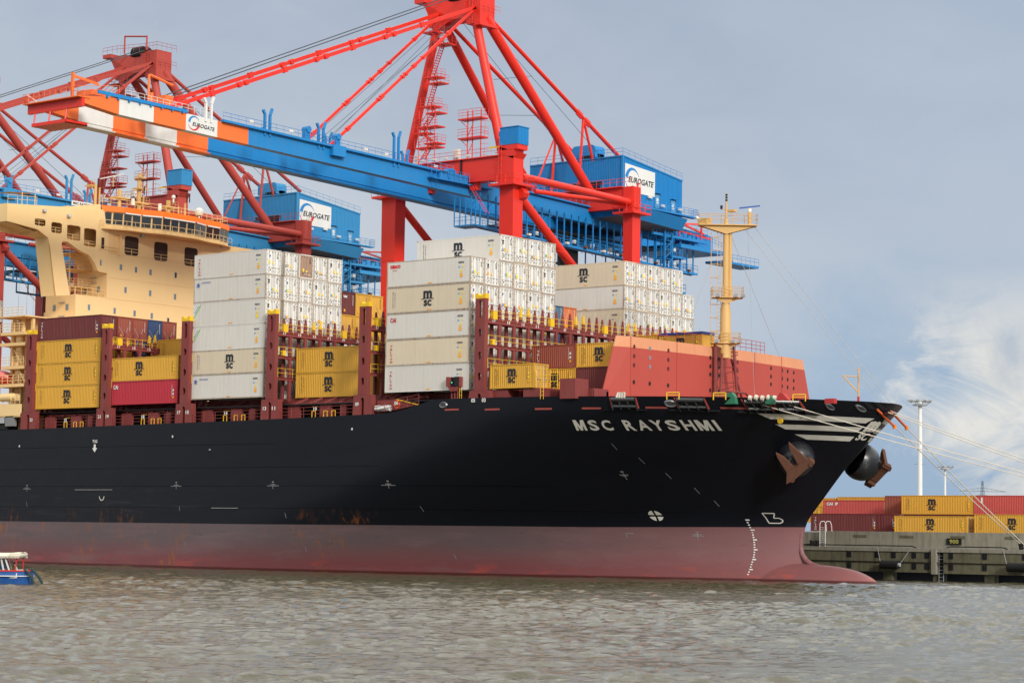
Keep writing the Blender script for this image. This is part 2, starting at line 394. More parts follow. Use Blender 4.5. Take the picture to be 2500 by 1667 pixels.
def quay_bits():
    mb = MB(); mb.box(61.1, 63.0, 51.28, 51.38, 4.30, 5.02, BLK)
    s = tag(mb.build('number_sign'), 'black number board reading 900 on the quay parapet', 'sign')
    mb = MB(); put_text(mb, '900', lambda u, v: (61.5 + u, 51.26, 4.42 + v), 1.15, .48, flat('sign_lettering', (.45, .42, .10), .6), .02)
    o = mb.build('lettering', s)
    for i, (x, n) in enumerate(((54.7, 'black cylindrical fender hanging on the quay wall just right of the bulbous bow'), (71.0, 'black cylindrical fender cut by the right edge of the photo'))):
        t = thing('quay_fender', n, 'fender', (x, 49.4, 1.85), group='cylindrical fenders along the quay')
        mb = MB(); mb.tube((-1.15, 0, 0), (1.15, 0, 0), .5, BLK, 20); mb.build('roller', t)
        mb = MB(); mb.tube((1.15, 0, 0), (1.35, 0, 0), .22, STEELG, 10); mb.tube((1.25, 0, 0), (2.4, .6, 1.9), .03, STEELG, 4); mb.tube((-1.2, 0, 0), (-2.0, .6, 1.9), .03, STEELG, 4)
        mb.build('chain', t)
    t = thing('quay_ladder', 'white hooped safety ladder beside the parapet end', 'ladder', (44.6, 50.9, 3.85))
    mb = MB()
    for dx in (-.38, .38):
        mb.path([(dx, 0, 0), (dx, 0, 2.7), (dx + .12 * (1 if dx < 0 else 1), .1, 3.0), (dx + .45, .3, 3.02), (dx + .62, .4, 2.6), (dx + .62, .5, 1.8)], .05, WLET, 6)
    for i in range(9): mb.tube((-.38, 0, .25 + i * .25), (.38, 0, .25 + i * .25), .03, WLET, 4)
    mb.build('rail', t)
    for i, (x, y) in enumerate(((43.2, 50.8), (43.9, 50.9), (97.0, 53.0), (70.9, 50.6))):
        lab = ['dark mooring bollard at the parapet end nearest the bow', 'dark mooring bollard just right of its twin by the white ladder', 'dark mooring bollard far along the quay holding the long lines', 'dark mooring bollard on the ledge at the right edge holding two lines'][i]
        z = 3.85 if i != 2 else 5.56
        t = thing('mooring_bollard', lab, 'bollard', (x, y, z), group='bollards on the quay')
        mb = MB(); mb.tube((0, 0, 0), (0, 0, .55), .24, BLK, 14); mb.build('post', t)
        mb = MB(); mb.tube((0, 0, .5), (0, 0, .72), .36, BLK, 14, .28); mb.build('cap', t)
quay_bits()

# ---------------------------------------------------------------- hull form
YC = 23.5; HB = 24.1
def lerp(tab, x):
    if x <= tab[0][0]: return tab[0][1]
    for (a, b), (c, d) in zip(tab, tab[1:]):
        if x <= c: return b + (d - b) * (x - a) / (c - a)
    return tab[-1][1]
STEM = [(-3, 59.0), (1.9, 59.0), (2.7, 58.8), (5.3, 58.9), (6.8, 59.5), (7.7, 60.3), (12, 63.9), (14, 65.8), (16, 67.5), (17.3, 68.6), (19, 69.8), (19.5, 70.1)]
ENT = [(-3, 78), (0, 74), (5.4, 60), (12, 46), (17.3, 38), (19, 38), (19.5, 38)]
PW = [(-3, 1.0), (5.4, .97), (12, .90), (17.3, .79), (19, .71), (19.5, .71)]
PP = [(-3, 2.0), (5.4, 2.0), (12, 2.2), (17.3, 2.5), (19, 2.5), (19.5, 2.5)]
def hb(X, Z):
    t = (lerp(STEM, Z) - X) / lerp(ENT, Z)
    if t <= 0: return 0.
    if t >= 1: return HB
    return HB * (1 - (1 - t) ** lerp(PP, Z)) ** lerp(PW, Z)
DECK = [(-230, 16.9), (-47, 17.0), (0, 17.42), (19.5, 17.72), (22, 18.0), (26.3, 19.0), (27.5, 19.12), (36, 19.1), (50, 19.0), (60, 18.98), (69, 18.98)]
BOOT = [(-230, 5.3), (0, 5.35), (40, 5.55), (59, 5.9)]
def hs(X, Z, off=.03, side=-1):
    """point on the hull side (starboard side = -1), pushed out by off"""
    Zc = max(-3, min(19.5, Z)); y = hb(X, Zc)
    gx = (hb(X + .05, Zc) - hb(X - .05, Zc)) / .1; gz = (hb(X, min(19.5, Zc + .05)) - hb(X, Zc - .05)) / .1
    n = Vector((-gx, 1, -gz)).normalized()
    return (X + n.x * off, YC + side * (y + n.y * off), Z + n.z * off)
HULLBLK = None
def hull_mats():
    m = bpy.data.materials.new('hull_black'); m.use_nodes = True; t = m.node_tree; b = t.nodes['Principled BSDF']
    g = N(t, 'ShaderNodeNewGeometry'); pos = g.outputs['Position']; sp = N(t, 'ShaderNodeSeparateXYZ'); t.links.new(pos, sp.inputs[0])
    z = sp.outputs[2]; x = sp.outputs[0]
    c = mixc(t, noise(t, pos, .15, 4, .6, 0, (.3, 1, 2.5)), (.0030, .0042, .0080), (.0055, .0065, .0105))
    # slightly paler tone towards aft, horizontal scuffs low down
    aft = mathn(t, 'MULTIPLY', mathn(t, 'SUBTRACT', 5.0, x), .03, True)
    sc = noise(t, pos, 1.0, 6, .7, .2, (.12, 1, 1.6))
    low = mathn(t, 'SUBTRACT', 1.0, mathn(t, 'MULTIPLY', mathn(t, 'ABSOLUTE', mathn(t, 'SUBTRACT', z, 7.6)), .34), True)
    f = mathn(t, 'MULTIPLY', mathn(t, 'MULTIPLY', mathn(t, 'SUBTRACT', sc, .54), 6, True), mathn(t, 'MULTIPLY', low, aft), True)
    c = mixc(t, mathn(t, 'MULTIPLY', f, .5), c, (.055, .05, .05))
    c = mixc(t, mathn(t, 'MULTIPLY', aft, .30), c, (.019, .0175, .022))
    rs = noise(t, pos, 1.0, 7, .75, 0, (1.6, 1, .45)); big = noise(t, pos, .11, 2, .5, 0, (1, 1, .2))
    band = mathn(t, 'SUBTRACT', 1.0, mathn(t, 'MULTIPLY', mathn(t, 'ABSOLUTE', mathn(t, 'SUBTRACT', z, 6.0)), .75), True)
    rf = mathn(t, 'MULTIPLY', mathn(t, 'MULTIPLY', mathn(t, 'SUBTRACT', rs, .52), 9, True), mathn(t, 'MULTIPLY', band, mathn(t, 'MULTIPLY', mathn(t, 'SUBTRACT', big, .50), 9, True)), True)
    rf = mathn(t, 'MULTIPLY', rf, mathn(t, 'MULTIPLY', mathn(t, 'SUBTRACT', 26, x), .2, True))
    c = mixc(t, mathn(t, 'MULTIPLY', rf, .75), c, (.17, .055, .015))
    t.links.new(c, b.inputs['Base Color']); b.inputs['Roughness'].default_value = .42; b.inputs['Specular IOR Level'].default_value = .22
    def seam(tt, bb, amt):
        g2 = N(tt, 'ShaderNodeNewGeometry')
        wv = noise(tt, g2.outputs['Position'], .35, 3, .5, 0, (.6, .6, 1)); bn = N(tt, 'ShaderNodeBump')
        bn.inputs['Strength'].default_value = amt; bn.inputs['Distance'].default_value = .25
        tt.links.new(wv, bn.inputs['Height']); tt.links.new(bn.outputs[0], bb.inputs['Normal'])
    seam(t, b, .30)
    m2 = bpy.data.materials.new('hull_boot_red'); m2.use_nodes = True; t = m2.node_tree; b = t.nodes['Principled BSDF']
    g = N(t, 'ShaderNodeNewGeometry'); pos = g.outputs['Position']; sp = N(t, 'ShaderNodeSeparateXYZ'); t.links.new(pos, sp.inputs[0])
    z = sp.outputs[2]; x = sp.outputs[0]
    top = mathn(t, 'MULTIPLY', mathn(t, 'SUBTRACT', mathn(t, 'ADD', z, mathn(t, 'MULTIPLY', noise(t, pos, .12, 4, .6, 0, (.5, 1, 3)), 2.0)), 2.0), .38, True)
    c = mixc(t, top, (.165, .050, .055), (.108, .076, .080))
    c = mixc(t, mathn(t, 'MULTIPLY', mathn(t, 'SUBTRACT', noise(t, pos, .22, 5, .65, .2, (.4, 1, 2.5)), .5), 3, True), c, (.16, .10, .105))
    # fresher paint rubbed bare near the water and on the bulb
    fr = mathn(t, 'MULTIPLY', mathn(t, 'MULTIPLY', mathn(t, 'SUBTRACT', noise(t, pos, .45, 5, .7, .3, (.5, 1, 1.6)), .52), 8, True),
               mathn(t, 'SUBTRACT', 1.0, mathn(t, 'MULTIPLY', z, .62), True), True)
    c = mixc(t, mathn(t, 'MULTIPLY', fr, .75), c, (.42, .065, .04))
    c = mixc(t, mathn(t, 'MULTIPLY', mathn(t, 'SUBTRACT', x, 30), .025, True), c, mixc(t, fr, (.235, .092, .092), (.50, .085, .045)))
    rs = noise(t, pos, 1.0, 7, .75, 0, (1.3, 1, .4)); big = noise(t, pos, .16, 2, .5, 0, (1, 1, .4))
    rf = mathn(t, 'MULTIPLY', mathn(t, 'MULTIPLY', mathn(t, 'SUBTRACT', rs, .535), 10, True), mathn(t, 'MULTIPLY', mathn(t, 'SUBTRACT', big, .46), 9, True), True)
    rf = mathn(t, 'MULTIPLY', rf, mathn(t, 'MULTIPLY', mathn(t, 'SUBTRACT', 24, x), .04, True))
    c = mixc(t, mathn(t, 'MULTIPLY', rf, .85), c, (.26, .085, .015))
    scf = mathn(t, 'MULTIPLY', mathn(t, 'SUBTRACT', noise(t, pos, 1.0, 7, .75, .6, (.25, 1, 2.6)), .60), 9, True)
    c = mixc(t, mathn(t, 'MULTIPLY', mathn(t, 'MULTIPLY', scf, top), .7), c, (.035, .038, .045))
    wet = mathn(t, 'MULTIPLY', mathn(t, 'SUBTRACT', .38, z), 8, True)
    c = mixc(t, wet, c, (.07, .016, .014))
    t.links.new(c, b.inputs['Base Color']); b.inputs['Roughness'].default_value = .5; b.inputs['Specular IOR Level'].default_value = .35
    seam(t, b, .25)
    return m, m2
HBLK, HBOOT = hull_mats()

SHIP = thing('container_ship', 'huge black container ship with red boot topping moored bow to the right', 'container ship', (0, YC, 0))
def build_hull():
    xs = [-230, -150, -100] + [-75 + i * 2.5 for i in range(38)] + [20.5 + i * 1.25 for i in range(24)] + [50.5 + .75 * i for i in range(28)]
    rows = 34; mb = MB()
    # parametric grid: columns follow fraction of the length so that every row ends on the stem
    xa = -230; cols = []
    S = sorted(set([(x - xa) / (71.0 - xa) for x in xs if x < 70.9] + [1 - .0012 * k * k for k in range(0, 8)]))
    S = [s for s in S if s <= 1]
    zf = [0, .03, .06, .10, .15, .2, .25, .285]       # below the boundary (last is boundary)
    def zrow(j, X):
        zb = lerp(BOOT, X); zt = lerp(DECK, X)
        if j < 10: return -2.5 + (zb + 2.5) * j / 9
        return zb + (zt - zb) * (j - 9) / 20
    J = 30
    for side in (-1, 1):
        P = []
        for s in S:
            col = []
            for j in range(J):
                Xn = xa + s * (62 - xa); z = zrow(j, Xn)
                for _ in range(4):
                    X = xa + s * (lerp(STEM, z) - xa); z = zrow(j, X)
                y = hb(X, max(-3, z)) if s < 1 else 0
                col.append((X, YC + side * y, z))
            P.append(col)
        o = len(mb.v); mb.v += [p for c in P for p in c]
        for mt in (HBLK, HBOOT): mb.mi(mt)
        for i in range(len(S) - 1):
            for j in range(J - 1):
                a, b, c, d = o + i * J + j, o + (i + 1) * J + j, o + (i + 1) * J + j + 1, o + i * J + j + 1
                mb.f.append([a, b, c, d] if side < 0 else [d, c, b, a]); mb.m.append(1 if j < 9 else 0)
    ob = wb(mb, 'hull', SHIP); smooth_angle(ob, 50)
    # rounded bulb
    mb = MB(); n = 36; vs = []
    PR = [(48, 2.2), (56, 2.15), (59, 2.0), (60.5, 1.92), (62.0, 1.86), (63.2, 1.76), (64.4, 1.58), (65.4, 1.36), (66.3, 1.06), (67.0, .74), (67.5, .42), (67.9, .02), (68.15, -.5), (68.25, -1.2), (68.3, -1.6)]
    for X, zt in PR:
        rz = max(.02, zt + 1.9); ry = 3.1 * (rz / 4.1) ** .8 if X > 59 else 3.1
        for j in range(n):
            a = 2 * pi * j / n; vs.append((X, YC + ry * cos(a), -1.9 + rz * sin(a)))
    fs = [(i * n + j, i * n + (j + 1) % n, (i + 1) * n + (j + 1) % n, (i + 1) * n + j) for i in range(len(PR) - 1) for j in range(n)]
    mb.add(vs, fs, HBOOT); o = wb(mb, 'bulbous_bow', SHIP, True)
    mb = MB(); pts = [(58.62, YC, 5.6), (58.5, YC, 4.6), (58.5, YC, 3.7), (58.72, YC, 2.95), (59.2, YC, 2.35), (59.9, YC, 1.9), (60.9, YC, 1.65), (62.2, YC, 1.55)]
    for a, b in zip(pts, pts[1:]): mb.tube(a, b, .3, HBOOT, 14, cap=False)
    for p in pts[1:-1]:
        for k in range(6):
            z0_, z1_ = -.3 + .1 * k, -.2 + .1 * k; mb.tube((p[0], p[1], p[2] + z0_), (p[0], p[1], p[2] + z1_), (.09 - z0_ ** 2) ** .5 if z0_ ** 2 < .09 else .01, HBOOT, 14, (.09 - z1_ ** 2) ** .5 if z1_ ** 2 < .09 else .01, cap=False)
    wb(mb, 'stem_foot', SHIP, True)
    # decks
    mb = MB(); seg = [-230 + i * 8 for i in range(32)] + [26.4]
    def deckstrip(xs, dz, mat):
        for a, b in zip(xs, xs[1:]):
            za, zb = lerp(DECK, a) + dz, lerp(DECK, b) + dz; ya, yb = max(0, hb(a, za) - .3), max(0, hb(b, zb) - .3)
            mb.add([(a, YC - ya, za), (b, YC - yb, zb), (b, YC + yb, zb), (a, YC + ya, za)], [(0, 1, 2, 3)], mat)
    deckstrip(seg, -.06, SHIPRED); deckstrip([26.4 + i * 2 for i in range(23)], -1.15, SHIPRED); wb(mb, 'deck', SHIP)
    for sd in (-1, 1):
        mb = MB(); X = [27 + i * 1.0 for i in range(42)] + [68.6, 69.1]
        for a, b in zip(X, X[1:]):
            def I(x, dz): p = hs(x, lerp(DECK, x) + dz, -.30, sd); return (p[0], p[1], lerp(DECK, x) + dz)
            def O(x): return hs(x, lerp(DECK, x) + .005, -.02, sd)
            mb.add([I(a, -1.2), I(b, -1.2), I(b, .0), I(a, .0)], [(0, 1, 2, 3)], SHIPRED)
            mb.add([I(a, .0), I(b, .0), O(b), O(a)], [(0, 1, 2, 3)], HBLK)
        wb(mb, 'bulwark', SHIP)
build_hull()

def hull_marks():
    def wrap(name, s, X0, Z0, wx, hz, mat, bold=.04, shear=0, step=.6, off=.04, mirror=False):
        vs, fs, tw, th = text2d(s, bold, shear); vs = [(x / tw * wx, y / th * hz) for x, y in vs]
        vs, fs = cutgrid(vs, fs, step); mb = MB(); mb.add([hs(X0 + x, Z0 + y, off) for x, y in vs], fs, mat)
        return wb(mb, name, SHIP)
    for ch, xa, xb, za, zb_ in [('M', 44.32, 45.43, 15.59, 16.64), ('S', 45.78, 46.7, 15.59, 16.63), ('C', 47.09, 48.05, 15.6, 16.63), ('R', 49.2, 50.16, 15.61, 16.64), ('A', 50.45, 51.54, 15.63, 16.65), ('Y', 51.7, 52.75, 15.64, 16.66), ('S', 53.04, 54.05, 15.66, 16.68), ('H', 54.4, 55.37, 15.68, 16.7), ('M', 55.6, 56.75, 15.7, 16.72), ('I', 57.05, 57.32, 15.72, 16.74)]:
        vs, fs, tw, th = text2d(ch, .03)
        if ch == 'M':
            vs = [(0, 0), (.22, 0), (.22, 1), (0, 1), (.78, 0), (1, 0), (1, 1), (.78, 1), (.221, 1), (.30, 1), (.5, .42), (.5, 0), (.40, 0), (.221, .52), (.70, 1), (.779, 1), (.779, .52), (.60, 0)]
            fs = [(0, 1, 2, 3), (4, 5, 6, 7), (8, 9, 10, 13), (13, 10, 11, 12), (14, 15, 16, 10), (10, 16, 17, 11)]; tw = th = 1
        vs, fs = cutgrid([(p / tw * (xb - xa), q / th * (zb_ - za)) for p, q in vs], fs, .3)
        mb = MB(); mb.add([hs(xa + p, za + q, .04) for p, q in vs], fs, LGREY); wb(mb, 'ship_name_letter', SHIP)
    def hy(Y, Z, off=.04):
        h = abs(YC - Y); p = lerp(PP, Z); q = lerp(PW, Z); t = 1 - (1 - (h / HB) ** (1 / q)) ** (1 / p)
        n = Vector((.8, -.55 if Y < YC else .3, -.35)).normalized()
        return (lerp(STEM, Z) - lerp(ENT, Z) * t + n.x * off, Y + n.y * off, Z + n.z * off)
    def poly(pts, mat, mb, off=.04, step=.5):
        vs, fs = cutgrid(pts, [tuple(range(len(pts)))], step); mb.add([hs(x, z, off) for x, z in vs], fs, mat)
    def band(name, ya0, ya1, yb0, yb1, zt0, zt1, zb0, zb1, n=16):
        mb = MB(); vs = []
        for k in range(n + 1):
            f = k / n; vs += [hy(ya0 + (ya1 - ya0) * f, zt0 + (zt1 - zt0) * f, .05), hy(yb0 + (yb1 - yb0) * f, zb0 + (zb1 - zb0) * f, .05)]
        mb.add(vs, [(2 * k, 2 * k + 1, 2 * k + 3, 2 * k + 2) for k in range(n)], LGREY); wb(mb, name, SHIP)
    band('bow_stripe', 10.93, 22.25, 12.44, 21.6, 17.48, 17.36, 16.95, 16.84)
    band('bow_stripe', 13.26, 21.7, 14.63, 21.5, 16.47, 16.42, 15.98, 15.92)
    band('bow_stripe', 15.83, 21.6, 17.34, 21.5, 15.51, 15.46, 15.02, 14.97)
    band('stem_stripe', 23.7, 27.5, 23.7, 27.5, 17.36, 17.36, 16.9, 16.9); band('stem_stripe', 23.9, 27.5, 23.9, 27.5, 16.42, 16.42, 15.92, 15.92); band('stem_stripe', 23.6, 27, 23.6, 27, 15.46, 15.46, 15.0, 15.0)
    # shipping company emblem
    mb = MB(); vs, fs, tw, th = text2d('m', .08, .15)
    vs2, fs2 = cutgrid([(x / tw * 1.6, y / th * 1.12) for x, y in vs], fs, .2); mb.add([hy(21.95 + x, 16.02 + y, .07) for x, y in vs2], fs2, LGREY)
    vs, fs, tw, th = text2d('SC', .04, .15)
    vs2, fs2 = cutgrid([(x / tw * 1.35, y / th * .72) for x, y in vs], fs, .2); mb.add([hy(21.85 + x, 15.12 + y, .07) for x, y in vs2], fs2, LGREY)
    mb.add([hy(21.8, 15.93, .07), hy(23.7, 15.93, .07), hy(23.7, 16.0, .07), hy(21.8, 16.0, .07)], [(0, 1, 2, 3)], LGREY)
    wb(mb, 'emblem', SHIP)
    # thruster, bulb, tug and draught marks
    mb = MB()
    for k in range(4):
        a0 = k * pi / 2 + .18; a1 = (k + 1) * pi / 2 - .18
        pts = [(46.7 + .12 * cos((a0 + a1) / 2), 6.9 + .12 * sin((a0 + a1) / 2))] + [(46.7 + .62 * cos(a0 + (a1 - a0) * i / 5), 6.9 + .55 * sin(a0 + (a1 - a0) * i / 5)) for i in range(6)]
        poly(pts, LGREY, mb, .05, .3)
    wb(mb, 'thruster_mark', SHIP)
    def line(pts, w, mat, mb, off=.05):
        for (x0, z0), (x1, z1) in zip(pts, pts[1:]):
            d = Vector((x1 - x0, z1 - z0)); L = d.length; d /= L; nn = Vector((-d.y, d.x)) * w / 2
            k = max(1, int(L / .4))
            for i in range(k):
                a = Vector((x0, z0)) + d * L * i / k; b = Vector((x0, z0)) + d * L * (i + 1) / k
                mb.add([hs(*(a - nn), off), hs(*(b - nn), off), hs(*(b + nn), off), hs(*(a + nn), off)], [(0, 1, 2, 3)], mat)
    mb = MB(); line([(56.0, 7.35), (56.25, 6.3), (57.15, 6.3), (57.4, 6.45), (57.42, 6.65), (57.2, 6.85), (56.75, 6.85), (57.0, 7.35), (56.0, 7.35)], .09, LGREY, mb); wb(mb, 'bulb_mark', SHIP)
    mb = MB()
    for i in range(23):
        z = 6.6 - i * .265; x = 54.35 + .32 * sin((6.6 - z) / 6 * pi) - .5 * ((6.6 - z) / 6) ** 3
        line([(x, z), (x + (.34 if i % 4 == 0 else .15), z)], .12, WLET, mb)
    wb(mb, 'draught_marks', SHIP)
    mb = MB()
    for (x, z, w) in ((-41.2, 9.45, 1.5), (-13.6, 9.76, 1.8), (2.6, 9.78, 1.9), (20.0, 9.84, 1.9), (49.8, 4.8, 1.1), (46.2, 11.0, .5)):
        line([(x - w / 2, z), (x + w / 2, z)], .05, MGREY, mb); line([(x, z - .35), (x, z + .3)], .06, MGREY, mb); line([(x - .15, z + .45), (x + .15, z + .45)], .10, MGREY, mb); line([(x - .4, z + .14), (x + .4, z + .14)], .06, MGREY, mb)
    wb(mb, 'load_marks', SHIP)
    mb = MB()
    for x, z in ((-13.0, 7.4), (4.6, 6.7), (23.1, 7.6), (-41.2, 7.8), (-11.8, 3.2), (6.8, 2.9), (25, 2.4), (47.0, 14.3), (48.6, 12.9), (50.0, 11.4), (51.6, 9.9), (52.6, 8.6)):
        line([(x, z), (x + .16, z - .6)], .05, MGREY, mb)
    line([(43.3, 4.95), (43.3, 4.45)], .05, MGREY, mb); line([(43.3, 4.95), (44.0, 4.95)], .05, MGREY, mb)
    wb(mb, 'frame_marks', SHIP)
    mb = MB()
    for x, z in ((-14.5, 15.7), (-43, 14.9), (14.8, 16.1)):
        poly([(x - .14 + .14 * (1 + cos(a)), z + .16 * sin(a)) for a in [k * pi / 4 for k in range(8)]], LGREY, mb)
    poly([(-28.68, 14.95), (-28.32, 14.95), (-28.32, 14.5), (-28.05, 14.5), (-28.5, 13.95), (-28.95, 14.5), (-28.68, 14.5)], WLET, mb)
    wb(mb, 'tug_arrow', SHIP)
    wrap('tug_lettering', 'TUG', -28.95, 15.12, .9, .38, WLET, .03)
    mb = MB(); line([(-26.9 + .42 * cos(pi + k * pi / 8), 8.55 + .5 * sin(pi + k * pi / 8)) for k in range(9)], .12, LGREY, mb)
    line([(-8 + .0, 14.1), (-8, 14.0)], .3, LGREY, mb); line([(-32, 9.35), (-25, 9.35)], .03, LGREY, mb); line([(-7.5, 7.2), (-3, 7.2)], .03, LGREY, mb)
    wb(mb, 'hull_fitting', SHIP)
    # plating seams: proud strakes
    mb = MB()
    for z, x0, x1 in ((14.6, -75, 4), (11.9, -75, 20), (9.75, -75, 40), (7.2, -70, 50)):
        xs = [x0 + i * 2 for i in range(int((x1 - x0) / 2) + 1)]
        for a, b in zip(xs, xs[1:]): mb.add([hs(a, z, .012), hs(b, z, .012), hs(b, z + .05, .03), hs(a, z + .05, .03)], [(0, 1, 2, 3)], HBLK)
    wb(mb, 'strake', SHIP)
    # freeing ports
    SCU = flat('freeing_port_red', (.33, .07, .06), .6)
    for x, z in ((28.4, 17.85), (34.0, 17.75), (40.4, 17.7), (45.7, 17.72), (52.0, 17.8), (58.4, 17.85)):
        if x < 22: continue
        mb = MB(); mb.add([hs(x, z, .03), hs(x + 2.0, z, .03), hs(x + 2.0, z + .2, .03), hs(x, z + .2, .03)], [(0, 1, 2, 3)], SCU)
        mb.add([hs(x - .05, z + .2, .05), hs(x + 2.05, z + .2, .05), hs(x + 2.05, z + .26, .12), hs(x - .05, z + .26, .12)], [(0, 1, 2, 3)], HBLK); wb(mb, 'freeing_port', SHIP)
    # panama chocks
    for x, z in ((28.2, 18.45), (54.4, 18.3), (66.3, 18.35), (68.05, 18.3)):
        mb = MB(); ry = .42 if x < 60 else .17
        R = [[hs(x + (ry + w * (1 if x < 60 else .45)) * cos(a), z + (.22 + w) * sin(a), o_) for a in [k * pi / 8 for k in range(16)]] for w, o_ in ((.16, .03), (.06, .16), (-.04, .10))]
        for A, B in zip(R, R[1:]):
            for k in range(16): mb.add([A[k], A[(k + 1) % 16], B[(k + 1) % 16], B[k]], [(0, 1, 2, 3)], flat('chock_steel', (.10, .10, .11), .3, .8))
        mb.add(R[2], [tuple(range(16))], flat('chock_inside', (.05, .05, .055), .35))
        wb(mb, 'chock', SHIP)
    # roller fairleads let into the bulwark
    FL = flat('fairlead_black', (.02, .022, .026), .25, .7)
    for x, z in ((50.1, 18.3), (56.2, 18.3), (61.4, 18.25), (63.6, 18.3)):
        w = 1.15 if x < 60 else .85
        mb = MB()
        for a in (x - w, x + w):
            p = Vector(hs(a, z - .55, .0)); q = Vector(hs(a, lerp(DECK, a) + .06, .05)); pin = Vector(hs(a, z - .55, .55))
            mb.add([p, q, pin, p + Vector((.08, 0, 0)), q + Vector((.08, 0, 0)), pin + Vector((.08, 0, 0))], [(0, 1, 2), (3, 5, 4), (0, 2, 5, 3), (1, 4, 5, 2)], FL)
        mb.add([hs(x - w, z - .5, .06), hs(x + w, z - .5, .06), hs(x + w, lerp(DECK, x) - .02, .06), hs(x - w, lerp(DECK, x) - .02, .06)], [(0, 1, 2, 3)], DARK)
        mb.add([hs(x - w - .9, z - .6, .02), hs(x + w + .9, z - .6, .02), hs(x + w + .9, z - .55, .35), hs(x - w - .9, z - .55, .35)], [(0, 1, 2, 3)], FL)
        mb.tube(hs(x - w, z + .42, .12), hs(x + w, z + .42, .12), .24, FL, 12); mb.tube(hs(x - w, z - .25, .2), hs(x + w, z - .25, .2), .16, FL, 10)
        for a in (-.35, .35): mb.tube(hs(x + a * w, z - .5, .2), hs(x + a * w, z + .4, .2), .11, FL, 8)
        for a in (x - w - .12, x + w + .12): mb.add([hs(a - .07, z - .5, .04), hs(a + .07, z - .5, .04), hs(a + .07, z + .6, .04), hs(a - .07, z + .6, .04)], [(0, 1, 2, 3)], PINK)
        wb(mb, 'fairlead', SHIP)
    # stern-post ledge below the tip of the bow and the open bow chocks
    mb = MB()
    for x0, x1 in ((68.5, 68.8), (69.05, 69.3)):
        mb.add([hs(x0, 18.3, .06), hs(x1, 18.3, .06), hs(x1, 18.95, .06), hs(x0, 18.95, .06)], [(0, 1, 2, 3)], DARK)
    wb(mb, 'bow_chock', SHIP)
hull_marks()

def anchors():
    for side in (-1, 1):
        c = Vector((61.5 if side < 0 else 62.5, YC + side * 5.9, 13.1)); n = 24
        mb = MB(); ax = Vector((.45, side * .80, -.40)).normalized(); R = 2.05
        a = ax.cross(Vector((0, 0, 1))).normalized(); b = a.cross(ax)
        vs = []; rings = 12
        for i in range(rings + 1):
            th = i / rings * pi * .62; rr = R * sin(th); h = R * cos(th) * 1.05
            if i == 0: rr = .02
            if i == 1: h -= .25
            for k in range(n): vs.append(c + ax * h + a * rr * cos(2 * pi * k / n) + b * rr * sin(2 * pi * k / n))
        fs = [(i * n + k, i * n + (k + 1) % n, (i + 1) * n + (k + 1) % n, (i + 1) * n + k) for i in range(rings) for k in range(n)]
        BOL = flat('bolster_black', (.014, .015, .019), .3, .6)
        mb.add(vs, fs, BOL); bo = wb(mb, 'anchor_bolster', SHIP, True)
        mb = MB(); q_ = c + ax * (R * .97) + Vector((.35, side * .1, .25)); mb.tube(q_, q_ + ax * .16, .95, flat('hawse_ring', (.05, .05, .055), .35, .6), 20); mb.tube(q_ + ax * .14, q_ + ax * .20, .72, DARK, 20); wb(mb, 'hawse_pipe', SHIP)
        mb = MB()
        def Q(x, y, z, o=0):     # starboard point, mirrored for port
            p = Vector((x, y, z)) + Vector((.45, -.8, -.4)) * o
            return p if side < 0 else Vector((p.x + .9, 2 * YC - p.y, p.z))
        def slab(pts, t0, t1):
            m_ = len(pts); vs = [Q(*p, t0) for p in pts] + [Q(*p, t1) for p in pts]
            mb.add(vs, [tuple(range(m_)), tuple(range(2 * m_ - 1, m_ - 1, -1))] + [(i, (i + 1) % m_, m_ + (i + 1) % m_, m_ + i) for i in range(m_)], RUST)
        slab([(62.6, 14.52, 14.62), (63.93, 16.16, 12.85), (63.39, 16.26, 12.03), (62.9, 15.75, 12.5), (62.53, 14.77, 14.05)], -.18, .22)
        slab([(61.19, 14.28, 13.53), (61.84, 14.86, 13.1), (62.52, 15.71, 12.16), (62.1, 15.75, 11.61), (61.74, 15.55, 11.6), (61.24, 14.52, 13.09)], -.18, .22)
        slab([(61.45, 15.96, 10.44), (62.49, 16.24, 11.07), (63.55, 16.39, 11.97), (64.47, 16.59, 12.59), (64.14, 16.21, 12.99), (63.69, 16.03, 12.85), (62.45, 15.7, 12.09), (61.74, 15.55, 11.6)], -.5, .4)
        slab([(62.5, 15.5, 13.2), (63.1, 15.6, 13.2), (63.1, 15.9, 12.3), (62.5, 15.7, 12.2)], -1.9, .0)
        mb.tube(Q(63.4, 15.7, 13.2, -1.6), Q(62.9, 15.9, 12.3, 0), .26, RUST, 8)
        mb.tube(Q(62.0, 16.2, 10.9, -.5), Q(62.0, 16.2, 10.9, .5), .28, RUST, 8); mb.tube(Q(64.1, 16.45, 12.5, -.6), Q(64.1, 16.45, 12.5, .5), .24, RUST, 8)
        wb(mb, 'anchor', SHIP)
anchors()

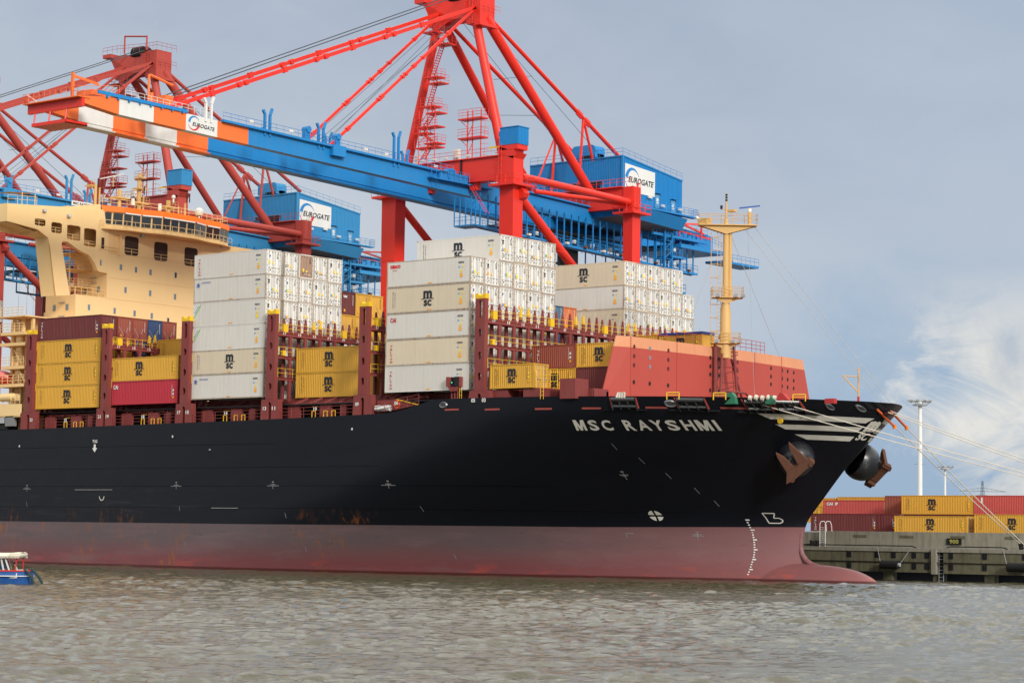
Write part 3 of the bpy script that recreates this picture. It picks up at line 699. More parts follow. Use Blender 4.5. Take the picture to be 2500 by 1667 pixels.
# ---------------------------------------------------------------- containers
CW = 2.438
def corr(mb, p0, d, L, z0, z1, nrm, mat, pitch=.278, dep=.045):
    """corrugated sheet from p0 along d (unit), bulging in along -nrm"""
    n = max(2, int(L / pitch)); pitch = L / n; pts = []
    for i in range(n):
        o = i * pitch
        pts += [(o, 0), (o + pitch * .26, 0), (o + pitch * .5, 1), (o + pitch * .76, 1)]
    pts.append((L, 0)); p0 = Vector(p0); d = Vector(d); nrm = Vector(nrm); vs = []
    for o, k in pts:
        q = p0 + d * o - nrm * (dep * k); vs += [(q.x, q.y, z0), (q.x, q.y, z1)]
    mb.add(vs, [(2 * i, 2 * i + 2, 2 * i + 3, 2 * i + 1) for i in range(len(pts) - 1)], mat)
def msc_logo(mb, cx, zc, s, mat, y=-.02):
    f = lambda ox, oz: (lambda u, v: (cx + ox + u, y, zc + oz + v))
    put_text(mb, 'm', f(-.56 * s, .02 * s), 1.12 * s, .74 * s, mat, .045)
    put_text(mb, 'sc', f(-.50 * s, -.76 * s), 1.0 * s, .62 * s, mat, .03)
    pts = [(-.80, -.05), (-.62, -.07), (-.3, .02), (0, -.03), (.3, .02), (.62, -.07), (.80, -.03)]
    for (a, b), (c, d) in zip(pts, pts[1:]):
        mb.add([(cx + a * s, y - .004, zc + (b - .03) * s), (cx + c * s, y - .004, zc + (d - .03) * s), (cx + c * s, y - .004, zc + (d + .045) * s), (cx + a * s, y - .004, zc + (b + .045) * s)], [(0, 1, 2, 3)], mat)
def vtext(mb, s, x, ztop, h, w, gap, mat, y=-.02):
    z = ztop
    for ch in s:
        z -= h
        if ch != ' ': put_text(mb, ch, lambda u, v, z=z: (x + u, y, z + v), w if ch not in 'Il1' else w * .3, h * .82, mat, .02)
        z -= gap
TPL = {}
def container_parts(L, H, kind, col, logo, var):
    """returns a list of part builders -> [(name, object)] created once per key"""
    key = (L, H, kind, col, logo, var)
    if key in TPL: return TPL[key]
    M = MATS_C[col]; parts = []
    fr = FRUST if (kind == 'reefer' and var % 2 == 0) else M
    mb = MB()
    if kind == 'reefer':
        mb.add([(-L + .12, .015, .16), (-.12, .015, .16), (-.12, .015, H - .1), (-L + .12, .015, H - .1)], [(0, 1, 2, 3)], M)
        n = int(L / .62)
        for i in range(1, n): x = -L + i * L / n; mb.box(x - .02, x + .02, .004, .016, .2, H - .16, M)
        mb.add([(-L + .1, CW - .015, .16), (-.12, CW - .015, .16), (-.12, CW - .015, H - .1), (-L + .12, CW - .015, H - .1)], [(0, 1, 2, 3)], M)
    else:
        corr(mb, (-L + .1, .03, 0), (1, 0, 0), L - .2, .15, H - .1, (0, -1, 0), M)
        corr(mb, (-L + .1, CW - .03, 0), (1, 0, 0), L - .2, .15, H - .1, (0, 1, 0), M)
    mb.add([(-L + .02, .02, H - .03), (-.02, .02, H - .03), (-.02, CW - .02, H - .03), (-L + .02, CW - .02, H - .03)], [(0, 1, 2, 3)], M)
    mb.add([(-L + .02, .02, .1), (-.02, .02, .1), (-.02, CW - .02, .1), (-L + .02, CW - .02, .1)], [(0, 1, 2, 3)], DARK)
    mb.add([(-L + .04, .1, .1), (-L + .04, CW - .1, .1), (-L + .04, CW - .1, H), (-L + .04, .1, H)], [(0, 1, 2, 3)], M)
    parts.append(('shell', mb))
    mb = MB()
    for x in (-L, -.16):
        for y in (0, CW - .16): mb.box(x, x + .16, y, y + .16, 0, H, fr)
    for y in (0, CW - .1):
        mb.box(-L + .16, -.16, y, y + .1, .02, .17, fr if kind == 'reefer' else M); mb.box(-L + .16, -.16, y, y + .08, H - .1, H, fr if kind == 'reefer' else M)
    for x in (-L, -.12): mb.box(x, x + .12, .16, CW - .16, .02, .17, fr); mb.box(x, x + .12, .16, CW - .16, H - .12, H, fr)
    for x in (-L - .01, -.17):
        for y in (-.01, CW - .17):
            for z in (-.01, H - .12): mb.box(x, x + .18, y, y + .18, z, z + .13, FRUST if kind == 'reefer' else M)
    parts.append(('corner_frame', mb))
    mb = MB()
    dm = {'reefer': MATS_C['reefer_lit'], 'cream': MATS_C['reefer_lit']}.get(col, M)
    if kind == 'reefer' and var == 9: dm = MATS_C['tan']
    if kind == 'reefer':
        mb.add([(-.05, .16, .17), (-.05, CW - .16, .17), (-.05, CW - .16, H - .12), (-.05, .16, H - .12)], [(0, 1, 2, 3)], dm)
        mb.box(-.06, -.03, CW / 2 - .025, CW / 2 + .025, .2, H - .14, RODS)
        for k in (1, -1): mb.box(-.05, -.035, CW / 2 + k * 1.03, CW / 2 + k * 1.05, .2, H - .14, RODS)
    else:
        corr(mb, (-.07, .16, 0), (0, 1, 0), CW - .32, .17, H - .12, (1, 0, 0), dm, .24, .04)
    parts.append(('door' if kind == 'reefer' or var % 2 == 0 else 'end_wall', mb))
    if kind == 'reefer':
        mb = MB()
        for y in (.46, .98, CW - .98, CW - .46):
            mb.tube((-.02, y, .12), (-.02, y, H - .10), .024, STEELG, 5)
            for z in (.3, H - .3): mb.box(-.05, .01, y - .06, y + .06, z - .05, z + .05, RODS)
        for i, y in enumerate((.36, .88, CW - 1.08, CW - .56)): mb.box(-.04, .015, y, y + .30, .74, .80, RODS)
        for z in (.45, 1.05, 1.65, 2.3):
            for y in (.15, CW - .25): mb.box(-.06, .0, y, y + .12, z, z + .07, RODS)
        parts.append(('lock_rod', mb))
    elif var % 2 == 0:
        mb = MB()
        for y in (.5, .95, CW - .95, CW - .5):
            mb.tube((-.02, y, .12), (-.02, y, H - .10), .025, STEELG, 5)
            mb.box(-.04, .015, y, y + .3, .9, .96, RODS)
        parts.append(('lock_rod', mb))
    if logo:
        mb = MB(); lc = WLET if col in ('maroon', 'red', 'brown', 'pinkred') else NAVY
        h0 = H / 2
        if logo.startswith('msc'):
            msc_logo(mb, -L * {'msc': .50, 'msca': .47, 'mscb': .57}[logo], h0 + .05, 1.12 if L > 7 else 1.0, lc)
            x = -L + (.95 if L > 7 else .75)
            mb2 = MB(); vtext(mb2, 'MEDITERRANEAN', x, H - .42, .125, .11, .02, lc); vtext(mb2, 'SHIPPING CO', x + .30, H - .55, .125, .11, .02, lc)
            parts.append(('lettering', mb2))
        elif logo == 'triton': vtext(mb, 'TRITON', -L + .75, H - .5, .30, .30, .05, WLET if col in ('maroon', 'brown') else CRED)
        elif logo == 'cronos':
            put_text(mb, 'CRONOS', lambda u, v: (-L + 1.35 + u, -.02, H - .62 + v), 1.55, .22, CBLU, .0, .2)
            for a in range(6):
                an = a * pi / 3; mb.add([(-L + .78 + .16 * cos(an), -.02, H - .80 + .16 * sin(an)), (-L + .78 + .42 * cos(an + .35), -.02, H - .80 + .42 * sin(an + .35)), (-L + .78 + .16 * cos(an + .8), -.02, H - .80 + .16 * sin(an + .8))], [(0, 1, 2)], CBLU)
            put_text(mb, '9', lambda u, v: (-L + .62 + u, -.024, H - 1.0 + v), .28, .40, CBLU, .04)
        elif logo == 'stripe':
            y = -.02
            mb.add([(-L + .14, y, H - 1.75), (-L + .28, y, H - 1.75), (-L + 1.40, y, H - .22), (-L + 1.24, y, H - .22)], [(0, 1, 2, 3)], CGRN)
            mb.add([(-L + .14, y, H - 1.6), (-L + 1.2, y, H - .22), (-L + .80, y, H - .22), (-L + .14, y, H - 1.1)], [(0, 1, 2, 3)], flat('band_white', (.72, .76, .78)))
            put_text(mb, 'SeaCube', lambda u, v: (-L + .30 + u * .62 - v * .6, y - .004, H - 1.32 + u * .82 + v * .5), 1.15, .26, CBLU, .02)
        elif logo == 'seaco':
            put_text(mb, 'seaco', lambda u, v: (-L + .5 + u, -.02, H - .75 + v), 1.5, .38, flat('logo_red', (.65, .02, .03)), .03)
            put_text(mb, '-HNA-', lambda u, v: (-L + .8 + u, -.02, H - 1.05 + v), .8, .14, CRED, 0)
        elif logo == 'cai': put_text(mb, 'CAI', lambda u, v: (-L + .65 + u, -.02, H - .95 + v), .85, .5, WLET if col in ('red', 'pinkred') else CRED, .04)
        elif logo == 'caiip': put_text(mb, 'CAI  IP', lambda u, v: (-L + .65 + u, -.02, H - .85 + v), 2.1, .5, WLET, .05)
        elif logo == 'tex': put_text(mb, 'tex', lambda u, v: (.0, .3 + u, H - .75 + v), .7, .35, WLET, .03)
        elif logo == 'patch': mb.add([(-L + 1.2, -.02, H - 1.2), (-L + 1.5, -.02, H - 1.2), (-L + 1.5, -.02, H - .3), (-L + 1.2, -.02, H - .3)], [(0, 1, 2, 3)], WLET)
        parts.append(('logo', mb))
    # stickers at the door end of the side and on the door
    mb = MB(); rr = random.Random(hash((kind, col, logo or '', var)) % 9973 if False else (var * 31 + len(col) * 7 + len(logo or '')))
    yy = -.022
    if kind == 'reefer':
        mb.add([(-1.5, yy, .66), (-1.14, yy, .66), (-1.14, yy, 1.08), (-1.5, yy, 1.08)], [(0, 1, 2, 3)], STK if var % 3 else STY)
        mb.add([(-1.5, yy, 1.2), (-1.1, yy, 1.2), (-1.3, yy, 1.55)], [(0, 1, 2)], STY)
        mb.box(-1.7, -1.5, yy, yy + .01, 1.7, 1.85, STB); mb.box(-1.15, -1.03, yy, yy + .01, 1.7, 1.95, STY)
        for z in (2.3, 2.18): mb.box(-1.75, -.95, yy, yy + .01, z, z + .05, NAVY)
        mb.box(-L * .5, -L * .5 + .6, yy, yy + .01, .22, .32, STK)
    else:
        for i in range(3): mb.box(-.85, -.65, yy, yy + .01, .6 + i * .42, .85 + i * .42, STK if i == 0 else (WLET if col != 'yellow' else STY))
        for i in range(9): mb.box(-1.02, -.96, yy, yy + .01, .9 + i * .15, .98 + i * .15, WLET if col != 'yellow' else NAVY)
    side_ = mb
    mb = MB(); xx = .02
    if kind == 'reefer':
        ks = [rr.random() for _ in range(8)]
        y0 = .3 + .9 * ks[0]; zz = .75 + 1.0 * ks[1] * .6
        mb.add([(xx, y0, zz), (xx, y0 + .26, zz), (xx, y0 + .26, zz + .36), (xx, y0, zz + .36)], [(0, 1, 2, 3)], STK if ks[2] < .5 else STY)
        mb.add([(xx, y0 + .6, zz - .05), (xx, y0 + .82, zz - .05), (xx, y0 + .82, zz + .2), (xx, y0 + .6, zz + .2)], [(0, 1, 2, 3)], STY if ks[3] < .6 else STK)
        if ks[4] < .6: mb.add([(xx, y0 - .25, zz), (xx, y0 - .08, zz), (xx, y0 - .08, zz + .3), (xx, y0 - .25, zz + .3)], [(0, 1, 2, 3)], STB)
        for k in range(5): z = 1.9 + .13 * k; mb.box(.015, xx, CW - .75, CW - .75 + .1 + .3 * rr.random(), z, z + .04, NAVY)
        if ks[5] < .45: mb2_ = mb; put_text(mb, 'm', lambda u, v: (xx, .32 + u, 2.1 + v), .3, .22, NAVY, .08); put_text(mb, 'sc', lambda u, v: (xx, .32 + u, 1.85 + v), .3, .2, NAVY, .04)
        elif ks[5] < .65: put_text(mb, '9', lambda u, v: (xx, .45 + u, 1.95 + v), .22, .34, CBLU, .05)
        for k in range(3): mb.box(.015, xx, .6 + k * .5, .72 + k * .5, .42 + .1 * rr.random(), .48 + .12 * rr.random() + .06, WLET if k else NAVY)
    else:
        for k in range(9): z = 1.2 + .14 * k; mb.box(.0, xx, CW - .5, CW - .42, z, z + .08, WLET if col != 'yellow' else NAVY)
        if var % 3 == 1: mb.box(.0, xx, .4, .65, .35, .65, STK)
    for nm_, pm_ in parts:
        src = side_ if nm_ == 'shell' else (mb if nm_ in ('door', 'end_wall') else None)
        if src is None: continue
        for f_, k_ in zip(src.f, src.m): pm_.add([src.v[i] for i in f_], [tuple(range(len(f_)))], src.mats[k_])
    TPL[key] = (parts, {}); return TPL[key]
CN = [0]
def container(x, y, z, L=12.19, H=2.896, kind='dry', col='yellow', logo=None, var=0, label='', group=None, rz=0, small=False):
    """x = forward end, y = starboard side, z = bottom"""
    t = thing('shipping_container', label, 'container', (x, y, z), rz, group)
    parts, cache = container_parts(L, H, kind, col, logo, var)
    for nm, mb in parts:
        if not mb.v: continue
        if nm not in cache: cache[nm] = mb.build(nm, t)
        else:
            o = cache[nm].copy(); COL.objects.link(o); o.parent = t
    return t
def z0(x): return 20.02 + (.0135 * x if x < 0 else 0)
HC = 2.896
ORD = ['first', 'second', 'third', 'fourth', 'fifth', 'sixth', 'seventh', 'eighth', 'ninth']
LV = ['bottom', 'second', 'third', 'fourth', 'fifth', 'sixth']
def stow():
    G = 'containers stowed on the ship'
    # bay in front of the deck house
    x = -28.75; b = z0(-34)
    for k in range(3): container(x, 0, b + k * HC, logo='msc', var=1, label='yellow box with dark emblem, %s of three under the maroon one at left' % ['lowest', 'middle', 'uppermost'][k], group=G)
    container(x, 0, b + 3 * HC, col='maroon', logo='triton', var=1, label='maroon box on top of the three leftmost yellow ones', group=G)
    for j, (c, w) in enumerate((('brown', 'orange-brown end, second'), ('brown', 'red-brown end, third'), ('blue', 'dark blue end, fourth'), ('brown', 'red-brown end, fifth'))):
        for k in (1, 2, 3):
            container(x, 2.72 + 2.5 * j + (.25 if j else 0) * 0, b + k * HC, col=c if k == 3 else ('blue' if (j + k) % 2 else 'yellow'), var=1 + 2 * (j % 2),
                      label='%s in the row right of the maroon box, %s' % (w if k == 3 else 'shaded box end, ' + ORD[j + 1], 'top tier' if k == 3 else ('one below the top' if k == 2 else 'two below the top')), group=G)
    # next bay
    x = -14.55; b = z0(-20)
    container(x, 0, b, col='red', logo='cai', var=1, label='bright red box with white letters under a yellow one', group=G)
    container(x, 0, b + HC, logo='mscb', var=1, label='yellow box resting on the bright red one', group=G)
    for k in (1, 2): container(x, 7.7, b + k * HC, logo='mscb' if k == 2 else None, var=1, label=['dark shaded yellow box behind the lashing bridge left of the white block', 'yellow box with half hidden emblem, left edge of the white block'][k - 1], group=G)
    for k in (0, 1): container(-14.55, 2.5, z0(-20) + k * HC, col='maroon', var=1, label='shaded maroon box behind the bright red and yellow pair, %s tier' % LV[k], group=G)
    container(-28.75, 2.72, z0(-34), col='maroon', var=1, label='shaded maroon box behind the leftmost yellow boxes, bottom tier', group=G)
    container(0, 2.97, 20.06, kind='reefer', col='reefer', var=3, label='shaded white box behind the lowest one of the left white stack', group=G)
    container(31.2, 2.5, 20.06, kind='reefer', col='reefer', var=3, label='shaded white box behind the lowest one of the middle white stack', group=G)
    # left white block
    x = 0; b = 20.06
    lg = ['cronos', 'msca', 'stripe', 'stripe', 'cronos', 'triton']; cl = ['reefer', 'cream', 'reefer', 'reefer', 'reefer', 'reefer']
    det = ['pale grey refrigerated box with blue mark, lowest of the left white stack', 'cream refrigerated box with dark emblem, second from below in the left white stack', 'grey refrigerated box with green slash, third from below in the left white stack',
           'grey refrigerated box with green slash, fourth from below in the left white stack', 'grey refrigerated box with blue mark near the top of the left white stack', 'grey refrigerated box with red vertical letters on top of the left white stack']
    for k in range(6): container(x, 0, b + k * HC, kind='reefer', col='cream' if k == 1 else 'reefer', logo=lg[k], var=[2, 4, 1, 3, 2, 5][k], label=det[k], group=G)
    for j in range(1, 5):
        for k in range(1, 6):
            v = 9 if (j == 2 and k == 5) else (j * 5 + k * 3) % 8
            container(x, .47 + 2.5 * j, b + k * HC, kind='reefer', col='cream' if (j + k) % 4 == 0 else 'reefer', var=v,
                      label='%s doors, column %s and tier %s in the end face of the left white block' % ('brown' if v == 9 else 'white', ['', 'two', 'three', 'four', 'five'][j], LV[k]), group=G)
    for j, (c, lgo) in enumerate((('maroon', 'tex'), ('yellow', None), ('yellow', None))):
        for k in (3, 4):
            cc = c if k == 4 else 'yellow'
            container(x - .4, 13.35 + 2.5 * j, 33.75 - (5 - k) * 2.8, H=2.8, col=cc, logo=lgo if k == 4 else None, var=1 if k == 4 else 3, label='%s box end right of the left white block, %s' % (cc, ['%s beside it' % ('top' if k == 4 else 'lower'), 'middle of three, %s tier' % ('top' if k == 4 else 'lower'), 'rightmost of three, %s tier' % ('top' if k == 4 else 'lower')][j]), group=G)
    # low bay between the white blocks
    for k in range(2): container(14.95, 2.5, 20.02 + k * HC, logo='mscb', var=1, label='deep yellow box between the two white blocks, %s of the pair' % ('lower', 'upper')[k], group=G)
    for j in (4, 8, 12):
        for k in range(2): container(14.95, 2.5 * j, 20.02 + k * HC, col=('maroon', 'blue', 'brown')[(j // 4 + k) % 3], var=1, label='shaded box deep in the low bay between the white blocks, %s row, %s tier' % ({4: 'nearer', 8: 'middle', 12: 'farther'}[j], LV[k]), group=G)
    # middle white block
    x = 31.2; b = 20.06
    lg = ['triton', 'triton', 'cai', 'msc', 'seaco']; cl = ['reefer', 'cream', 'reefer', 'cream', 'reefer']
    det = ['pale box with red vertical letters, lowest of the middle white stack', 'cream box with red vertical letters, second from below in the middle white stack', 'white box with faded red letters, third from below in the middle white stack', 'stained cream box with small dark emblem in the middle white stack', 'off-white box with red lower-case name on top of the middle white stack']
    for k in range(5): container(x, 0, b + k * (HC + .02), kind='reefer', col=cl[k], logo=lg[k], var=[5, 4, 2, 4, 2][k], label=det[k], group=G)
    for j in range(1, 6):
        for k in range(1, 5 if j < 2 else 6):
            container(x, 2.5 * j, b + k * (HC + .02), kind='reefer', col='cream' if (j * 2 + k) % 5 == 0 else 'reefer', logo='msc' if (j == 2 and k == 5) else None, var=(j * 3 + k * 5) % 8,
                      label='white doors, column %s and tier %s in the end face of the middle white block' % (['', 'two', 'three', 'four', 'five', 'six'][j], LV[k]) if not (j == 2 and k == 5) else 'beige box with dark emblem standing highest on the middle white block', group=G)
    for j, c in enumerate(('bluel', 'orange')):
        for k in (1, 2, 3): container(x - 1.2, 15.6 + 2.5 * j, 30.75 - (4 - k) * 2.7, H=2.7, L=6.06, col=c if k == 3 else ('blue', 'maroon')[j], var=1, label='%s box end beside the middle white block, %s tier' % ({'bluel': 'grey-blue', 'orange': 'orange'}[c] if k == 3 else ('dark blue', 'maroon')[j], ['', 'low', 'middle', 'top'][k]), group=G)
    # right white block
    x = 29.0; y = 31.1; b = 20.06
    for j in range(6):
        for k in range(2, 6 if j < 5 else 5):
            container(x, y + 2.45 * j, b + k * HC, kind='reefer', col='cream' if (j == 0 and k in (5, 3)) or (j + k) % 5 == 0 else 'reefer', logo='msc' if (j == 0 and k == 5) else None, var=(j * 5 + k) % 8,
                      label=('cream box with dark emblem on top of the right white block' if k == 5 else 'pale grey long side under the emblem box, %s tier of the right white block' % LV[k]) if j == 0 else 'white doors, column %s and tier %s in the end face of the right white block' % (['', 'two', 'three', 'four', 'five', 'six'][j], LV[k]), group=G)
    # twenty foot boxes behind the breakwater
    container(40.2, 0, 20.05, L=6.06, H=2.591, logo='msc', var=2, label='short yellow box nearest the viewer beside the green light stand', group=G)
    for (xx, k, c, lgo, lab) in ((39.95, 0, 'yellow', 'msca', 'short yellow box below the short rust-red one'), (39.95, 1, 'brown', 'triton', 'short rust-red box with white vertical letters'), (46.1, 0, 'maroon', None, 'short maroon box half behind the pink breakwater'), (46.1, 1, 'yellow', 'msc', 'short yellow box half behind the pink breakwater')):
        container(xx, 7.5, 20.05 + k * 2.62, L=6.06, H=2.591, col=c, logo=lgo, var=1, label=lab, group=G)
    t = container(43.2, 26.9, 25.3, L=6.06, H=2.591, logo='msc', var=1, label='short yellow open-top box with blue tarpaulin rim behind the breakwater', group=G)
    mb = MB(); TB = flat('tarpaulin_blue', (.04, .05, .22), .6); mb.box(-6.1, .05, -.05, .04, 2.45, 2.72, TB); mb.box(-.04, .06, 0, CW, 2.45, 2.72, TB); mb.box(-6.08, .03, .02, CW, 2.66, 2.7, TB); mb.build('tarpaulin', t)
    container(36.9, 26.9, 25.3, L=6.06, H=2.591, var=1, label='short yellow box left of the tarpaulin-topped one', group=G)
    # aft of the deck house
    container(-55, 3.0, 31.8, kind='reefer', col='reefer', logo='stripe', var=1, label='pale grey box high behind the deck house at the left edge', group=G)
    container(-55, .0, 28.6, kind='reefer', col='cream', var=3, label='cream box end cut by the left edge of the photo', group=G)
    for k in range(3): container(-55, .0, 19.9 + k * HC, col='maroon', var=1, label='maroon box at the left edge behind the lifeboat, %s tier' % LV[k], group=G)
stow()

# ---------------------------------------------------------------- ship's fittings
def lashing_bridge(xc, n_rows, base, sockets, y0=-.6, hi=27.5):
    zt = base + 10.0; mb = MB(); x0, x1 = xc - .68, xc + .68
    Y0, Y1 = y0, y0 + .55
    # tower plate with oval holes: built as frame strips
    holes = [(zt - 1.35, .95), (zt - 3.9, .42), (zt - 6.35, .42), (zt - 8.6, .42)]
    z = base - .1
    segs = []
    for hz, hh in sorted((h[0], h[1]) for h in holes):
        segs.append((z, hz - hh)); z = hz + hh
        mb.box(x0, xc - .27, Y0, Y1, hz - hh, hz + hh, SHIPRED); mb.box(xc + .27, x1, Y0, Y1, hz - hh, hz + hh, SHIPRED)
        for s in (-1, 1):
            mb.add([(xc + s * .27, Y0 + .002, hz + hh), (xc + s * .27, Y0 + .002, hz + hh - .25), (xc + s * .05, Y0 + .002, hz + hh)], [(0, 1, 2)], SHIPRED)
            mb.add([(xc + s * .27, Y0 + .002, hz - hh), (xc + s * .27, Y0 + .002, hz - hh + .25), (xc + s * .05, Y0 + .002, hz - hh)], [(0, 1, 2)], SHIPRED)
    segs.append((z, zt - .15))
    for a, b in segs: mb.box(x0, x1, Y0, Y1, a, b, SHIPRED)
    br = wb(mb, 'lashing_bridge', SHIP)
    def sub(mb, nm):
        o = mb.build(nm); o.parent = br; return o
    mb = MB(); mb.prism([(x0 - .05, zt - .2), (x1 + .05, zt - .2), (x1 + .05, zt + .35), (x1 - .3, zt + .35), (xc + .2, zt + .12), (xc - .2, zt + .12), (x0 + .3, zt + .35), (x0 - .05, zt + .35)], 'y', Y0 - .02, Y1 + .02, YEL); sub(mb, 'guide_cap')
    # pedestal on the hull side
    mb = MB(); pz = lerp(DECK, xc) - .02; w = 1.45
    mb.prism([(xc - w, pz), (xc - .25, pz), (xc - .25, base - .6), (xc, base - .35), (xc + .25, base - .6), (xc + .25, pz), (xc + w, pz), (xc + w - .12, base - .1), (xc - w + .12, base - .1)], 'y', Y0 + .02, Y0 + .75, SHIPRED)
    mb.box(xc - .3, xc + .3, Y0 + .6, Y0 + .7, pz, base - .4, DARK); sub(mb, 'pedestal')
    mb = MB()
    for i, s in enumerate(sockets):
        if s: put_text(mb, s, lambda u, v, i=i: (xc + (-1.05 if i == 0 else .42) + u, Y0 - .005, base - 1.35 + v), .55, .42, WLET, .03)
    if mb.v: sub(mb, 'row_number')
    # transverse gallery
    Ye = y0 + 2.5 * n_rows
    mb = MB()
    mb.box(x0, x0 + .25, Y1, Ye, hi - .35, hi + .25, SHIPRED); mb.box(x1 - .25, x1, Y1, Ye, hi - .35, hi + .25, SHIPRED)
    mb.box(x0, x1, Y1, Ye, hi - .02, hi + .03, SHIPRED)
    for z in (hi - 2.7, hi - 5.2): mb.box(x0, x1, Y1, Ye, z - .04, z + .03, SHIPRED); mb.box(x1 - .12, x1, Y1, Ye, z - .28, z + .08, SHIPRED)
    sub(mb, 'gallery')
    mb = MB()
    for i in range(1, n_rows + 1):
        y = y0 + 2.5 * i + .12
        for xx in (x0 + .02, x1 - .26):
            mb.box(xx, xx + .24, y - .2, y + .2, base - .2, hi + .9, SHIPRED)
            vs = [(xx, y - .2, hi + .9), (xx + .24, y - .2, hi + .9), (xx + .24, y + .2, hi + .9), (xx, y + .2, hi + .9), (xx + .06, y - .08, hi + 1.9), (xx + .18, y - .08, hi + 1.9), (xx + .18, y + .08, hi + 1.9), (xx + .06, y + .08, hi + 1.9)]
            mb.add(vs, [(0, 1, 5, 4), (1, 2, 6, 5), (2, 3, 7, 6), (3, 0, 4, 7), (4, 5, 6, 7)], YEL if i % 4 == 3 else SHIPRED)
        for hz in (hi - .35, hi - 2.95):                            # curved gussets
            for k in (-1, 1):
                mb.add([(x1 - .14, y + k * .2, hz), (x1 - .14, y + k * .75, hz), (x1 - .14, y + k * .35, hz - .18), (x1 - .14, y + k * .2, hz - .7)], [(0, 1, 2, 3)], SHIPRED)
    sub(mb, 'guide_post')
    mb = MB()
    for z in (hi + .03, hi - 2.67, hi - 5.17): mb.rail([(x1 + .02, Y1, z), (x1 + .02, Ye, z)], 1.05, YEL, 1.25, .028, (1, .5))
    for i in range(0, n_rows, 2):
        y = y0 + 2.5 * i + 1.3; mb.box(x1 - .3, x1 + .1, y, y + .7, hi + .15, hi + 1.0, YEL) if i % 4 == 0 else None
        mb.box(x1 - .3, x1 + .05, y, y + .4, hi - 2.6, hi - 2.0, YEL) if i % 4 == 0 else None
    sub(mb, 'handrail')
    mb = MB()
    for i in range(n_rows):                                         # lashing rods
        y = y0 + 2.5 * i + .4
        for z in (hi + .1, hi - 2.6):
            mb.tube((x0 - .1, y + .1, z), (x0 - .45, y + 1.7, z + 2.6), .022, STEELG, 4, cap=False); mb.tube((x0 - .1, y + 1.8, z), (x0 - .45, y + .2, z + 2.6), .022, STEELG, 4, cap=False)
        mb.box(x1 - .5, x1 - .1, y, y + .5, hi - 2.5, hi - 1.6, STEELG)
    sub(mb, 'lashing_rod')
    mb = MB()
    for i in range(n_rows - 1):
        nn = ['17', '15', '13', '11', '09', '07', '05', '03', '01', '00', '02', '04', '06', '08', '10', '12', '14', '16'][i]
        put_text(mb, nn, lambda u, v, i=i: (x1 + .01, y0 + 2.5 * i + 1.3 + u, hi - .18 + v), .48, .3, WLET, .02)
    sub(mb, 'bay_lettering')
lashing_bridge(-41.6, 3, 19.35, ('', '23'), hi=27.0)
lashing_bridge(-27.1, 7, 19.5, ('21', '19'), hi=27.1)
lashing_bridge(-12.8, 4, 19.7, ('17', '15'), hi=27.2)
lashing_bridge(1.65, 9, 19.85, ('13', '11'))
lashing_bridge(16.2, 7, 20.0, ('09', ''))
lashing_bridge(33.15, 18, 20.0, ('05', '03'))
